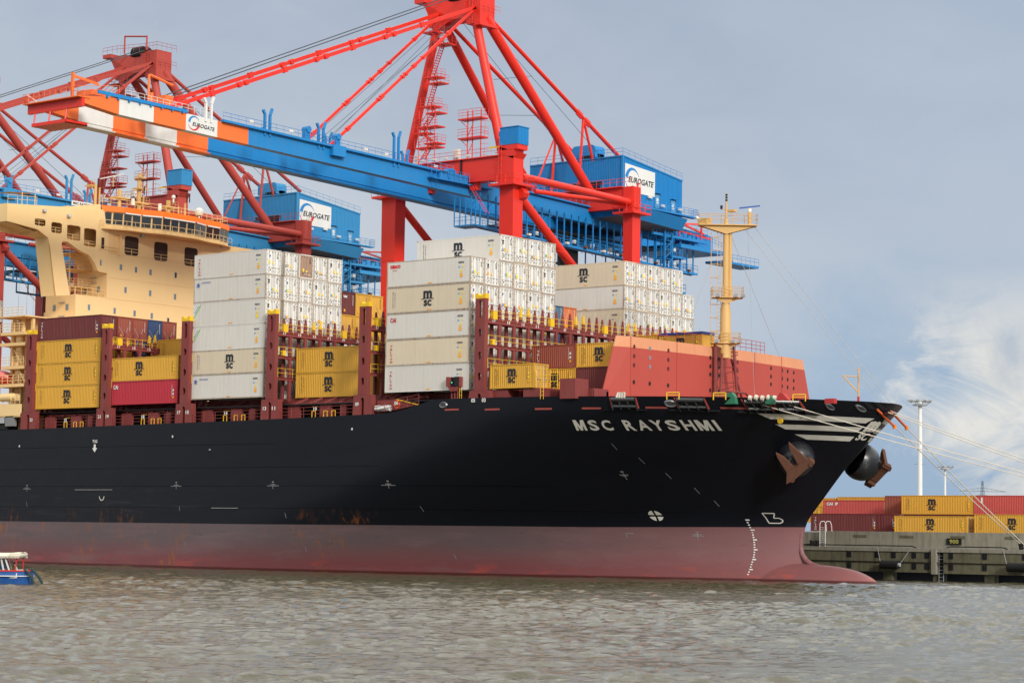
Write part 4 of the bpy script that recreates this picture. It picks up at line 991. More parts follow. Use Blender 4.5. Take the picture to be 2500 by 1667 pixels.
def deck_fittings():
    mb = MB()
    mb.box(-230, 18, 3.2, 44, 16.5, 19.6, SHIPRED); mb.box(18, 46, 5, 42, 17.5, 19.75, SHIPRED); wb(mb, 'hatch_coaming', SHIP)
    mb = MB()
    for xa_, zz_ in ((-42.6, z0(-34)), (-28.3, z0(-20)), (-13.9, 20.06), (.5, 20.02), (15.2, 20.06)): mb.box(xa_, xa_ + 14.0 if xa_ < 15 else 31.4, 2.7, 46, 19.0, zz_ - .015, SHIPRED)
    mb.box(33.8, 46.0, 2.7, 42, 19.0, 20.0, SHIPRED)
    mb.box(-60, 31.4, .6, 46, 19.05, 19.2, DARK); wb(mb, 'hatch_cover', SHIP)
    # side passage: posts, panels, rails, labels
    bays = [(-40.0, -28.6, '22', '2F8'), (-25.5, -14.4, '18', '2F3'), (-11.2, .1, '14', '2X0'), (3.2, 14.7, '10', '2F5'), (17.8, 24.5, '06', '')]
    for i, (a, b, nn, n2) in enumerate(bays):
        dz = lerp(DECK, (a + b) / 2); mb = MB()
        mb.box(a, b, 1.2, 1.35, dz + 1.5, dz + 1.8, SHIPRED)
        for fa, fb in ((.0, .16), (.44, .60), (.72, .80)):
            mb.box(a + (b - a) * fa, a + (b - a) * fb, .9, 1.25, dz - .1, dz + 1.5, SHIPRED)
        mb.box(a, b, 2.8, 3.0, dz - .1, dz + 1.5, DARK)
        for k in range(5): x = a + (b - a) * (k + .5) / 5; mb.beam((x, .8, dz + 1.6), (x + .4, 2.6, dz + 2.4), .14, .25, SHIPRED)
        wb(mb, 'side_passage', SHIP)
        mb = MB(); mb.rail([(a, -.45, lerp(DECK, a)), (b, -.45, lerp(DECK, b))], 1.15, SHIPRED, 1.9, .03, (1, .66, .33)); wb(mb, 'bulwark_rail', SHIP)
        mb = MB()
        for f in (.36, .52, .63):
            x = a + (b - a) * f; mb.path([(x, .6, dz), (x, .6, dz + .75), (x + .55, .6, dz + .75), (x + .55, .6, dz)], .05, YEL, 5)
        x = a + (b - a) * .32; mb.box(x, x + .9, 1.1, 1.2, dz + 1.25, dz + 1.36, YEL)
        wb(mb, 'yellow_stanchion', SHIP)
        mb = MB(); x = a + (b - a) * .47
        put_text(mb, nn, lambda u, v: (x + u, -.5, dz + .75 + v), .55, .38, WLET, .03)
        if n2: put_text(mb, n2, lambda u, v: (x + 2.2 + u, 1.18, dz + 1.55 + v), .65, .22, WLET, .02)
        wb(mb, 'bay_lettering', SHIP)
    # sloping transition wall and yellow edge near the forecastle step
    mb = MB(); mb.prism([(17.6, 17.6), (26.4, 17.6), (26.4, 18.1), (20.6, 19.3), (17.6, 19.25)], 'y', .3, .5, SHIPRED); wb(mb, 'break_bulkhead', SHIP)
    mb = MB(); mb.beam((20.6, .25, 19.32), (26.2, .25, 18.15), .08, .1, YEL); wb(mb, 'handrail', SHIP)
    mb = MB(); mb.tube((17.9, -.1, 18.35), (20.0, -.1, 18.35), .33, WLET, 14); mb.tube((18.2, -.1, 18.35), (18.28, -.1, 18.35), .35, STEELG, 14); mb.tube((19.6, -.1, 18.35), (19.68, -.1, 18.35), .35, STEELG, 14); wb(mb, 'life_raft_canister', SHIP)
    mb = MB(); R = [(21.2 + .38 * cos(k * pi / 8), -.35, 18.7 + .38 * sin(k * pi / 8)) for k in range(17)]; mb.path(R, .09, flat('lifebuoy_orange', (.75, .10, .03)), 6); wb(mb, 'lifebuoy', SHIP)
    # navigation light screen
    x = 29.4; SG = flat('light_screen_black', (.010, .011, .013), .5)
    mb = MB(); mb.box(x - .8, x + .75, -.1, .3, 20.5, 21.5, SG); mb.box(x - .3, x + .72, -.55, .3, 20.5, 20.58, SG); mb.box(x + .2, x + .72, -.5, -.1, 20.5, 21.5, SG)
    mb.box(x - .95, x - .62, -.55, .25, 20.42, 21.5, SHIPRED); mb.box(x + .78, x + .95, -.45, .25, 20.42, 21.5, SHIPRED)
    mb.prism([(x - .75, 20.45), (x + .75, 20.45), (x + .48, 19.95), (x - .48, 19.95)], 'y', -.45, .2, SHIPRED); o = wb(mb, 'side_light_screen', SHIP)
    mb = MB(); mb.tube((x - .35, -.3, 20.8), (x - .35, -.3, 20.98), .07, flat('green_light', (.04, .45, .22), .3, .5, .7), 10); q = mb.build('light'); q.parent = o
    mb = MB()
    for dx in (-.45, 0, .4): mb.tube((x + dx, -.15, 18.9), (x + dx, -.15, 20.1), .08, SHIPRED, 8)
    for z in (19.2, 19.6): mb.tube((x - .5, -.15, z), (x + .5, -.15, z), .05, SHIPRED, 6)
    wb(mb, 'screen_pedestal', SHIP)
    mb = MB(); mb.ladder((x + .85, -.2, 19), (x + .85, -.2, 20.4), .3, YEL); wb(mb, 'ladder', SHIP)
    # low structures under the short boxes
    mb = MB()
    for a, b, c in ((34.4, 36.5, 19.95), (38.6, 41.5, 20.0), (43.5, 45.5, 20.9)): mb.box(a, b, .2, 2.5, 18.8, c, SHIPRED)
    mb.box(34, 46, 2.6, 2.8, 18.8, 19.9, SHIPRED); wb(mb, 'container_pedestal', SHIP)
    mb = MB(); mb.rail([(40.6, -.1, 20.0), (43.4, -.1, 20.0)], 1.9, YEL, .9, .035, (1, .66, .33)); mb.ladder((41.4, -.15, 18.8), (41.4, -.15, 20), .4, YEL); wb(mb, 'handrail', SHIP)
    # breakwater: faceted wall between two swept ends
    P = [(46.2, 6.4), (46.9, 8.0), (47.3, 16.0), (47.5, 23.5), (47.3, 31.5), (46.8, 38.0), (46.2, 43.6)]
    PB = [(45.6, 4.2), (46.9, 8.0), (47.3, 16.0), (47.5, 23.5), (47.3, 31.5), (46.8, 38.0), (46.0, 46.6)]
    TZ = 25.8; BZ = 18.0; mb = MB()
    def PT(i, z):
        f = (TZ - z) / (TZ - BZ); return Vector((P[i][0] + (PB[i][0] - P[i][0]) * f, P[i][1] + (PB[i][1] - P[i][1]) * f, z))
    for i in range(len(P) - 1):
        for (z0_, z1_, mt) in ((BZ, TZ - 1.15, PINK), (TZ - 1.15, TZ, PINKTOP)):
            q4 = [PT(i, z0_), PT(i + 1, z0_), PT(i + 1, z1_), PT(i, z1_)]; q5 = [v - Vector((.12, 0, 0)) for v in q4]
            mb.add(q4 + q5, [(0, 1, 2, 3), (7, 6, 5, 4), (3, 2, 6, 7), (0, 3, 7, 4), (1, 2, 6, 5)], mt)
    for i in range(1, len(P) - 1):
        mb.beam(PT(i, BZ) + Vector((.02, 0, 0)), PT(i, TZ) + Vector((.02, 0, 0)), .05, .05, PINK)
    for y in (12, 19.7, 27.5, 35): mb.beam((46.6, y, BZ), (46.6, y, TZ - .3), .5, .1, PINK)
    wb(mb, 'breakwater', SHIP)
    mb = MB()
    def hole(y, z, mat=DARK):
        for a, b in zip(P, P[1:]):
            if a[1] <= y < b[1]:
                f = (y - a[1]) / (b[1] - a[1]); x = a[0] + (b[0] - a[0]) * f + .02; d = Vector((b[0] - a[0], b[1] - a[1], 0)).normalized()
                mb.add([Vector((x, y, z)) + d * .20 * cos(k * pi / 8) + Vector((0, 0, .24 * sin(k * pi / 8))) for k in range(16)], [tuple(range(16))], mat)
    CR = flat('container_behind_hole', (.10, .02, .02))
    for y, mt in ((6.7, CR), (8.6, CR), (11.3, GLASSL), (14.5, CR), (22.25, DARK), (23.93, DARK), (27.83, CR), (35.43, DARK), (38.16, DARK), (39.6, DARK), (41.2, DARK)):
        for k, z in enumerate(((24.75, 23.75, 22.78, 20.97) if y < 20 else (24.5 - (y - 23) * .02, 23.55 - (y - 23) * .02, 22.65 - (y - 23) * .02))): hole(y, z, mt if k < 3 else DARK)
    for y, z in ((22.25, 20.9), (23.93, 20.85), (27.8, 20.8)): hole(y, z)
    wb(mb, 'lightening_hole', SHIP)
    mb = MB()
    mb.rail([(46.2, 8.5, TZ), (47.2, 16, TZ), (47.4, 20.5, TZ)], 1.1, PINK, 1.4, .03, (1, .5)); mb.rail([(47.4, 26, TZ), (47.2, 31, TZ), (46.9, 34.2, TZ)], 1.3, PINK, 1.2, .035, (1, .66, .33)); wb(mb, 'breakwater_rail', SHIP)
deck_fittings()

def foremast():
    X, Y = 48.6, YC
    mb = MB(); mb.tube((X, Y, 24.5), (X, Y, 29.6), .62, MAST, 20, .58); mb.tube((X, Y, 29.6), (X, Y, 31.3), .58, MAST, 20, .36); mb.tube((X, Y, 31.3), (X, Y, 38.8), .36, MAST, 16, .33); mb.tube((X + .35, Y + .3, 31.3), (X + .35, Y + .3, 38.8), .2, MAST, 10)
    mb.tube((X, Y, 38.8), (X, Y, 40.2), .42, MAST, 12, .16); mb.tube((X, Y, 40.2), (X, Y, 42.0), .14, MAST, 10, .10)
    wb(mb, 'foremast', SHIP, False); m_ = bpy.data.objects['foremast']; smooth_angle(m_, 35)
    def sub(b, n, sm=False):
        o = b.build(n); o.parent = m_; o.matrix_parent_inverse = Matrix.Identity(4); return o
    # platforms: upper, middle, lower
    for z, a, b, w in ((39.3, -3.1, 3.4, 1.5), (31.2, -1.5, 1.9, 1.6), (26.1, -1.6, 1.6, 1.6)):
        mb = MB()
        if z > 35:
            d = right
            c = Vector((X, Y, z)); A = c + d * a; B = c + d * b; n_ = Vector((-d.y, d.x, 0)) * w / 2
            mb.add([A - n_, B - n_, B + n_, A + n_, A - n_ + up * .12, B - n_ + up * .12, B + n_ + up * .12, A + n_ + up * .12], [(0, 1, 2, 3), (4, 5, 6, 7), (0, 1, 5, 4), (1, 2, 6, 5), (2, 3, 7, 6), (3, 0, 4, 7)], MAST)
            for e, l in ((A, .95), (B, .95)):
                for k in (-1, 1):
                    q = c.lerp(e, l); mb.add([c + n_ * k * .6 - up * .95, c + n_ * k * .6, q + n_ * k * .6, q + n_ * k * .6 - up * .05], [(0, 1, 2, 3)], MAST)
            rl = MB(); rl.rail([A - n_ + up * .12, B - n_ + up * .12, B + n_ + up * .12, A + n_ + up * .12, A - n_ + up * .12], 1.15, MAST, 1.4, .03); 
        else:
            d = right; c = Vector((X, Y, z)); n_ = Vector((-d.y, d.x, 0)) * w
            pts = [c + d * a - n_ * .5, c + d * b - n_ * .5, c + d * b + n_ * .6, c + d * a + n_ * .6]
            mb.add(pts + [p + up * .1 for p in pts], [(0, 1, 2, 3), (4, 5, 6, 7), (0, 1, 5, 4), (1, 2, 6, 5), (2, 3, 7, 6), (3, 0, 4, 7)], MAST)
            for k in (a, b): mb.add([c - up * .7 - n_ * .3, c - n_ * .3, c + d * k * .95 - n_ * .3], [(0, 1, 2)], MAST)
            rl = MB(); rl.rail([p + up * .1 for p in pts + [pts[0]]], 1.1, MAST, 1.0, .028, (1, .66, .33))
            for k in (a + .6, b - .8, b): rl_ = c + d * k - n_ * .62; mb.box(rl_.x - .25, rl_.x + .25, rl_.y - .12, rl_.y + .12, rl_.z + .05, rl_.z + .38, STEELG)
        o = sub(mb, 'platform'); o2 = rl.build('platform_rail'); o2.parent = m_
    mb = MB(); l = -right * .75
    mb.ladder(Vector((X, Y, 26)) + l, Vector((X, Y, 39)) + l, .4, MAST, tuple(right))
    for z in [27.5 + k * 1.5 for k in range(8)]:
        c = Vector((X, Y, z)) + l; pts = [c + right * (-.45 + .45 * cos(a)) + fwd * (.42 * sin(a)) for a in [pi * k / 4 - pi / 2 + pi for k in range(5)]]; mb.path([c + right * 0 + fwd * .42] + [c - right * .9 + fwd * .4, c - right * .9 - fwd * .4, c - fwd * .42], .025, MAST, 4)
    for k in (-.4, .4): mb.tube(Vector((X, Y, 27.5)) + l - right * .9 + fwd * k, Vector((X, Y, 38.6)) + l - right * .9 + fwd * k, .022, MAST, 4)
    sub(mb, 'ladder')
    mb = MB(); c = Vector((X, Y, 39.4)) + right * 2.6; mb.tube(c, c + up * 1.5, .2, MAST, 10); mb.tube(c + up * 1.5, c + up * 1.9, .22, WLET, 10); sub(mb, 'radar_post')
    mb = MB(); a = c + up * 2.05; mb.beam(a - right * 1.15 - up * .12, a + right * 1.15 + up * .18, .16, .14, CBLU); sub(mb, 'radar_scanner')
    mb = MB(); c = Vector((X, Y, 42)); 
    for k in range(3): mb.tube(c + up * (.1 + .3 * k), c + up * (.3 + .3 * k), .13, BLK, 8)
    mb.tube((X, Y, 42), (X, Y, 43), .06, MAST, 6)
    c2 = Vector((X, Y, 41.2)); mb.tube(c2, c2 - right * .55, .05, MAST, 5); mb.tube(c2 - right * .55, c2 - right * .55 + up * .4, .14, BLK, 8); mb.box(X, X + .9, Y + .2, Y + .8, 40.9, 41.15, MAST); sub(mb, 'signal_lamp')
    mb = MB(); c = Vector((X, Y, 39.45)) - right * 2.4; mb.box(c.x - .6, c.x + .6, c.y - .5, c.y + .5, c.z, c.z + .65, MAST); mb.tube(c - right * .5 + up * .5, c - right * 1.0 + up * .8, .18, WLET, 10); sub(mb, 'horn')
    # lower lattice from forecastle to platform
    mb = MB()
    for a, b in (((48.2, 23.0, 18), (48.6, 23.2, 26)), ((49.6, 24.8, 18), (49.2, 24.2, 26)), ((48.8, 22.2, 18), (48.6, 22.9, 25)), ((49.8, 26.2, 18), (48.8, 24.4, 24.5))): mb.tube(a, b, .14, SHIPRED, 8)
    mb.tube((47.9, 22.6, 18), (47.9, 22.6, 26), .22, SHIPRED, 8)
    for k in range(9): z = 18.4 + k * .85; mb.tube((48.2, 23, z), (49.5, 24.7, z + (.6 if k % 2 else 0)), .06, SHIPRED, 5)
    mb.ladder((49.3, 24.9, 18), (49.0, 24.5, 26), .45, SHIPRED, tuple(right)); sub(mb, 'mast_base_lattice')
    mb = MB(); mb.path([(50.0, 20.3, 18.6), (50.0, 20.5, 20.3), (50.0, 21.4, 20.7), (50.0, 25.5, 20.7), (50.0, 26.3, 20.3), (50.0, 26.4, 18.6)], .12, SHIPRED, 8); wb(mb, 'goal_post', SHIP)
    # stays
    mb = MB(); T = Vector((X, Y, 39.2))
    for a, b, r in ((T + right * 1.9, Vector((68.8, 23.0, 19.0)), .035), (T + right * 3.2, Vector((69.2, 24.2, 19.0)), .035), (T + right * .4 - up * .6, Vector((51.0, 31.0, 25)), .03), (T + right * 2.4, Vector((51.0, 26.0, 18.6)), .02), (T - right * 1.6 - up * 3.8, Vector((X - 3.8, Y - 1.5, 28.5)), .015)):
        mb.tube(a, b, r, STEELG, 5)
    sub(mb, 'stay')
    # jackstaff
    mb = MB(); mb.tube((65.6, YC, 18.6), (65.6, YC, 19.8), .13, flat('jackstaff_red', (.45, .03, .03)), 8); mb.tube((65.6, YC, 19.8), (65.6, YC, 22.9), .09, MAST, 8)
    j = wb(mb, 'jackstaff', SHIP); a = Vector((65.6, YC, 21.9)); mb = MB(); mb.tube(a, a - right * 1.75 + up * .1, .06, MAST, 6); mb.tube(Vector((65.6, YC, 20.2)), a - right * 1.6, .07, MAST, 6); mb.tube(a - right * 1.7, Vector((65.6, YC, 18.6)) - right * 2.1, .015, STEELG, 4); o = mb.build('jackstaff_arm'); o.parent = j
    # mooring winches and clutter on the forecastle
    mb = MB(); c = Vector((60.0, 8.0, 18.3))
    for dx, dy, s in ((-.4, 0, .75), (3.2, 1.8, .55)):
        mb.prism([(c.x + dx - .9 * s, c.z), (c.x + dx + .9 * s, c.z), (c.x + dx + .7 * s, c.z + 1.0 * s), (c.x + dx + .2 * s, c.z + 1.6 * s), (c.x + dx - .6 * s, c.z + 1.5 * s)], 'y', c.y + dy, c.y + dy + .5, GREEN)
    wb(mb, 'winch_frame', SHIP)
    mb = MB()
    for k in range(6): mb.tube((61.2 + k * .55, 9.0 + k * .3, 18.95 + .1 * (k % 2)), (61.5 + k * .55, 9.1 + k * .3, 18.9), .28, ROPE, 10)
    wb(mb, 'mooring_rope_coil', SHIP)
    mb = MB()
    for k in range(4): mb.tube((51.0 + k * .25, -.0 + .1 * k, 18.7), (51.1 + k * .25, .2, 19.25), .12, ROPE, 6)
    wb(mb, 'mooring_rope_coil', SHIP)
    mb = MB(); mb.prism([(64.5, 18.6), (66.0, 18.6), (65.3, 19.3), (64.9, 19.35)], 'y', 9, 9.6, flat('winch_cover_red', (.42, .03, .03))); mb.box(67.2, 68.3, 14, 14.6, 18.5, 19.0, flat('winch_cover_red', (.42, .03, .03))); wb(mb, 'winch_cover', SHIP)
    mb = MB()
    for x, y in ((56.6, 1.9), (60.6, 4.4), (66.6, 9.9)): mb.path([(x - .65, y, 18.5), (x - .65, y, 19.2), (x + .65, y + .3, 19.2), (x + .65, y + .3, 18.5)], .06, YEL, 5); mb.tube((x - .65, y, 18.95), (x + .65, y + .3, 18.95), .04, YEL, 5)
    wb(mb, 'guard_frame', SHIP)
foremast()

def deck_house():
    X = -43.5
    H_ = thing('x', '', '') if False else None
    mb = MB()
    # main tower front, solid; its openings are dark patches added below
    mb.box(X - 6, X, 13.5, 47.5, 17, 44.6, BEIGE); mb.box(X - 6, X + .02, 8.2, 13.5, 17, 35.25, BEIGE); mb.box(X - 14, X - 6, 14.5, 46, 17, 34, BEIGED)
    house = wb(mb, 'deck_house', SHIP)
    def sub(b, n):
        o = b.build(n); o.parent = house; return o
    # curved bracket under the wing and the stair tower beside the house
    mb = MB(); arc = [(13.5 - 2.6 + 2.6 * sin(k * pi / 16), 41.2 - 2.8 + 2.8 * cos(k * pi / 16)) for k in range(9)]
    mb.prism([(13.5, 41.3)] + [(10.9, 41.3)] + arc[1:], 'x', X - 5.9, X - .62, BEIGE); sub(mb, 'wing_bracket')
    for z in (36.6, 38.9, 41.0):
        mb = MB(); mb.box(X - 6.5, X - 3.0, 9.6, 13.4, z, z + .1, BEIGED); mb.rail([(X - 6.5, 9.6, z + .1), (X - 3, 9.6, z + .1), (X - 3, 13.4, z + .1)], 1.0, BEIGE, .8, .035, (1, .66, .33)); sub(mb, 'stair_landing')
    for z0_, z1_, k in ((35.3, 36.6, 1), (36.7, 38.9, -1), (39.0, 41.0, 1)):
        mb = MB(); xa_, xb_ = (X - 6, X - 3.6) if k > 0 else (X - 3.6, X - 6); mb.ladder((xa_, 11, z0_), (xb_, 11, z1_), .8, BEIGED, (0, 1, 0), .3, .05); sub(mb, 'inclined_stair')
    mb = MB()
    for xx_, yy_ in ((X - 6.4, 9.7), (X - 3.1, 9.7)): mb.tube((xx_, yy_, 35.2), (xx_, yy_, 42.2), .09, BEIGED, 6)
    sub(mb, 'stair_post')
    mb = MB(); mb.rail([(X - .3, 8.4, 35.25), (X - .3, 13.4, 35.25)], 1.0, BEIGE, 1.0, .035); mb.rail([(X - .3, 8.3, 35.25), (X - 6, 8.3, 35.25)], 1.0, BEIGE, 1.0, .035); sub(mb, 'deck_rail')
    mb = MB()
    for z_, y0_ in ((36.4, 13.44), (39.6, 13.44), (33.6, 8.14)):
        for xx_ in (X - 1.6, X - 4.2): mb.box(xx_ - .25, xx_ + .25, y0_, y0_ + .05, z_ - .4, z_ + .4, GLASSL)
    sub(mb, 'side_window')
    mb = MB()
    for z_, y0_ in ((38.0, 13.46), (37.3, 13.46), (34.2, 8.16), (32.4, 8.16)): mb.box(X - 3.3, X - 2.0, y0_ - .12, y0_ + .02, z_, z_ + .1, STEELG)
    sub(mb, 'light_bracket')
    # bridge wing beam with holes: a front plate made of strips
    mb = MB(); x0, x1 = X - .6, X + .03
    top = lambda y: 45.95 + (y + 1.7) * .072 if y < 12 else 46.9
    bot = [(-3.5, 43.6), (-1.6, 43.95), (1.6, 43.05), (3.0, 42.3), (4.0, 41.0)]
    # strut
    strut = [(3.0, 43.3), (3.2, 42.2), (4.2, 34.7), (6.4, 34.9), (7.3, 35.6)]
    ho = [(1.0, 2.75, 43.55, 44.45), (3.75, 5.5, 42.9, 44.3), (6.4, 8.65, 42.3, 44.25), (9.3, 11.35, 41.75, 44.15)]
    ys = [-3.5, 1.0]
    cols = []
    low = lambda y: lerp([(-3.5, 43.55), (1.5, 43.05), (3.1, 42.2), (5.6, 41.95), (6.5, 42.0), (8.5, 41.1), (10.3, 40.6), (11.3, 39.6), (11.9, 38.6), (13.5, 38.5)], y)
    cur = -3.5
    N_ = 60; yy = [-3.5 + (13.5 + 3.5) * i / N_ for i in range(N_ + 1)]
    yy = sorted(set([round(v, 3) for v in yy] + [h[0] for h in ho] + [h[1] for h in ho]))
    for a, b in zip(yy, yy[1:]):
        c = (a + b) / 2; hh = [h for h in ho if h[0] < c < h[1]]
        segs = [(low, top)]
        if hh:
            h = hh[0]; r = .35; e = min(c - h[0], h[1] - c); ins = 0 if e > r else r - (r * r - (r - e) ** 2) ** .5
            segs = [(low, lambda y, h=h, i=ins: h[2] + i), (lambda y, h=h, i=ins: h[3] - i, top)]
        for lo_, hi_ in segs:
            mb.add([(x1, a, lo_(a)), (x1, b, lo_(b)), (x1, b, hi_(b)), (x1, a, hi_(a)), (x0, a, lo_(a)), (x0, b, lo_(b)), (x0, b, hi_(b)), (x0, a, hi_(a))], [(0, 1, 2, 3), (0, 1, 5, 4), (3, 2, 6, 7)], BEIGE)
    mb.add([(x1, -3.5, 43.55), (x1, -3.5, 45.85), (X - 2.6, -3.5, 45.85), (X - 2.6, -3.5, 43.55)], [(0, 1, 2, 3)], BEIGE)
    mb.add([(x1, -3.5, 43.55), (x1, 3.1, 42.2), (X - 2.6, 3.1, 42.2), (X - 2.6, -3.5, 43.55)], [(0, 1, 2, 3)], BEIGE)
    sub(mb, 'bridge_wing')
    mb = MB(); mb.box(X - 2.6, X - 2.4, -3.4, 13.5, 42.4, 45.6, BEIGED); mb.box(X - 2.5, X - .6, 3, 13.5, 42.2, 42.3, BEIGED); mb.box(X - 2.5, x1 - .1, -3.4, 13.5, 45.5, 45.6, BEIGE)
    for h in ho: mb.box(X - 2.4, X - .55, h[0] - .3, h[0] - .2, 42.4, 45.6, BEIGED)
    sub(mb, 'wing_inner_wall')
    mb = MB()
    for h in ho: 
        for z in (.4, .75): mb.tube((X - .2, h[0], h[2] + z), (X - .2, h[1], h[2] + z), .035, BEIGE, 5)
        mb.tube((X - .2, (h[0] + h[1]) / 2, h[2]), (X - .2, (h[0] + h[1]) / 2, h[2] + .75), .035, BEIGE, 5)
    sub(mb, 'opening_rail')
    mb = MB(); P4 = [(2.2, 43.0), (3.2, 42.3), (3.7, 40.8), (4.5, 36.5), (4.9, 34.7), (7.2, 35.0), (5.55, 41.6), (5.9, 42.4), (6.6, 42.7)]
    mb.prism([(y, z) for y, z in P4], 'x', X - .58, X + .034, BEIGE)
    # side flange of the strut towards the camera, with slots
    mb.add([(X + .03, 3.25, 42.2), (X + .03, 4.6, 34.7), (X - 2.6, 4.6, 34.7), (X - 2.6, 3.25, 42.2)], [(0, 1, 2, 3)], BEIGE); sub(mb, 'wing_strut')
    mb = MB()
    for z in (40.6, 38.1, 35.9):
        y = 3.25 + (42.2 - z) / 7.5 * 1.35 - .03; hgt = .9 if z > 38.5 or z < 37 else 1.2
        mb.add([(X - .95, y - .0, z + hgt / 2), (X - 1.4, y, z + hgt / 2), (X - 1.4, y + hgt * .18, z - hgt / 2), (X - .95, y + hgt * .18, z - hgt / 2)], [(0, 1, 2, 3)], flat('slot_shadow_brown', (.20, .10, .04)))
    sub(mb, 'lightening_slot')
    # big square openings of the front: shade painted as flat dark brown patches
    BR = flat('opening_shade_brown', (.05, .028, .022), .8)
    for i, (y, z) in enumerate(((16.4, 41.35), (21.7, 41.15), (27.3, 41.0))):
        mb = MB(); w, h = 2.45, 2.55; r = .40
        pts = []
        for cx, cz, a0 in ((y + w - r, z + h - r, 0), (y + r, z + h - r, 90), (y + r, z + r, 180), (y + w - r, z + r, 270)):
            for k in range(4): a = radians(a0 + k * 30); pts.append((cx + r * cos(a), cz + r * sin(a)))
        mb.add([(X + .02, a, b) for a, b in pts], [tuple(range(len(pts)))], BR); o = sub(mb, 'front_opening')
        mb = MB(); [mb.tube((X + .06, y, z + k), (X + .06, y + w, z + k), .04, BEIGE, 5) for k in (.45, .85)]; mb.tube((X + .06, y + w / 2, z), (X + .06, y + w / 2, z + .85), .04, BEIGE, 5)
        q = mb.build('opening_rail'); q.parent = o
    mb = MB(); mb.add([(X + .02, 11.9, 41.3), (X + .02, 15.3, 41.1), (X + .02, 15.3, 43.9), (X + .02, 13.4, 44.4), (X + .02, 12.1, 44.3)], [(0, 1, 2, 3, 4)], BEIGED); sub(mb, 'recess_panel')
    mb = MB(); mb.box(X + .02, X + .04, 12.3, 12.8, 41.7, 43.2, BR); mb.rail([(X + .1, 12, 41.2), (X + .1, 15.3, 41.1)], .9, BEIGE, 1.1, .03); mb.box(X + .01, X + .5, 15.25, 15.35, 41.1, 43.9, BEIGE); sub(mb, 'recess_door')
    # small windows
    def win(y, z, w=.42, h=.8, gm=GLASSL):
        mb = MB(); mb.box(X + .005, X + .05, y - w / 2, y + w / 2, z - h / 2, z + h / 2, STEELG); o = sub(mb, 'window')
        mb = MB(); mb.box(X + .05, X + .06, y - w / 2 + .05, y + w / 2 - .05, z - h / 2 + .05, z + h / 2 - .05, gm); q = mb.build('pane'); q.parent = o
    for y, z in ((15.85, 39.56), (18.53, 39.49), (21.16, 39.41), (16.78, 36.6), (21.2, 36.56), (25.75, 36.5), (10.52, 33.7), (14.98, 33.64), (18.51, 33.59), (21.6, 33.5)): win(y, z)
    win(25.76, 39.47, gm=GLASS); win(24.6, 33.1, gm=GLASS); win(12.3, 39.8, .3); 
    mb = MB()
    for z in (41.3, 38.0, 35.2, 32.3): mb.box(X, X + .03, 8.3 if z < 35.25 else 13.5, 47, z - .015, z + .015, BEIGED)
    sub(mb, 'weld_seam')
    # wheelhouse, slightly bowed front
    WP = [(X - .3, 12.3), (X + .9, 15.2), (X + 1.2, 18.0), (X + 2.2, 21.0), (X + 2.2, 27.0), (X + 1.2, 30.0), (X + .9, 33.0), (X - .3, 35.8)]
    mb = MB()
    def zt(y): return 47.5
    n = len(WP)
    for a, b in zip(WP, WP[1:]):
        mb.quad((a[0], a[1], 44.3), (b[0], b[1], 44.3), (b[0], b[1], 46.95), (a[0], a[1], 46.95), BEIGE)
    mb.quad((WP[0][0], WP[0][1], 44.3), (X - 9, 12.3, 44.3), (X - 9, 12.3, 47.4), (WP[0][0], WP[0][1], 47.4), BEIGE); mb.quad((WP[-1][0], WP[-1][1], 44.3), (X - 9, 35.8, 44.3), (X - 9, 35.8, 47.4), (WP[-1][0], WP[-1][1], 47.4), BEIGE)
    mb.add([(p[0], p[1], 47.45) for p in WP] + [(X - 9, 35.8, 47.45), (X - 9, 12.3, 47.45)], [tuple(range(n + 2))], BEIGE)
    mb.add([(p[0] + .8, p[1], 44.35) for p in WP] + [(X - 2, 36.5, 44.35), (X - 2, 11.6, 44.35)], [tuple(range(n + 2))], BEIGED); sub(mb, 'wheelhouse')
    mb = MB()
    for a, b in zip(WP, WP[1:]): mb.quad((a[0] + .25, a[1], 46.75), (b[0] + .25, b[1], 46.75), (b[0] + .12, b[1], 47.55), (a[0] + .12, a[1], 47.55), ORANGE)
    sub(mb, 'orange_fascia')
    mb = MB()
    for a, b in zip(WP[1:-1], WP[2:-1]): mb.quad((a[0] + .3, a[1] + .15, 46.62), (b[0] + .3, b[1] - .15, 46.62), (b[0] + .3, b[1] - .15, 46.80), (a[0] + .3, a[1] + .15, 46.80), WLET)
    sub(mb, 'sun_visor')
    for (a, b) in zip(WP, WP[1:]):
        L = math.hypot(b[0] - a[0], b[1] - a[1]); k = max(1, round(L / 1.55))
        if a is WP[0] or b is WP[-1]: k = 2
        for i in range(k):
            f0, f1 = (i + .08) / k, (i + .92) / k
            p = lambda f, z, o: (a[0] + (b[0] - a[0]) * f + .04 + o, a[1] + (b[1] - a[1]) * f, z)
            mb = MB(); mb.quad(p(f0, 45.05, 0), p(f1, 45.05, 0), p(f1, 46.62, .12), p(f0, 46.62, .12), GLASS); sub(mb, 'bridge_window')
    mb = MB(); mb.rail([(p[0] + .8, p[1], 44.4) for p in WP], 1.15, BEIGE, 1.3, .035, (1, .5)); mb.rail([(X + .2, 11.8, 44.4), (WP[0][0] + .8, 12.3, 44.4)], 1.1, BEIGE, 1, .03)
    mb.rail([(X - .3, 12.6, 47.5), (X + 1.0, 20, 47.5), (X + 1.4, 28, 47.5), (X - .2, 35.5, 47.5), (X - 6, 35.5, 47.5)], 1.1, BEIGE, 1.3, .03)
    mb.rail([(X - .3, -3.2, 45.9), (X - .3, 1.5, 46.2)], 1.1, BEIGE, 1.5, .03); sub(mb, 'walkway_rail')
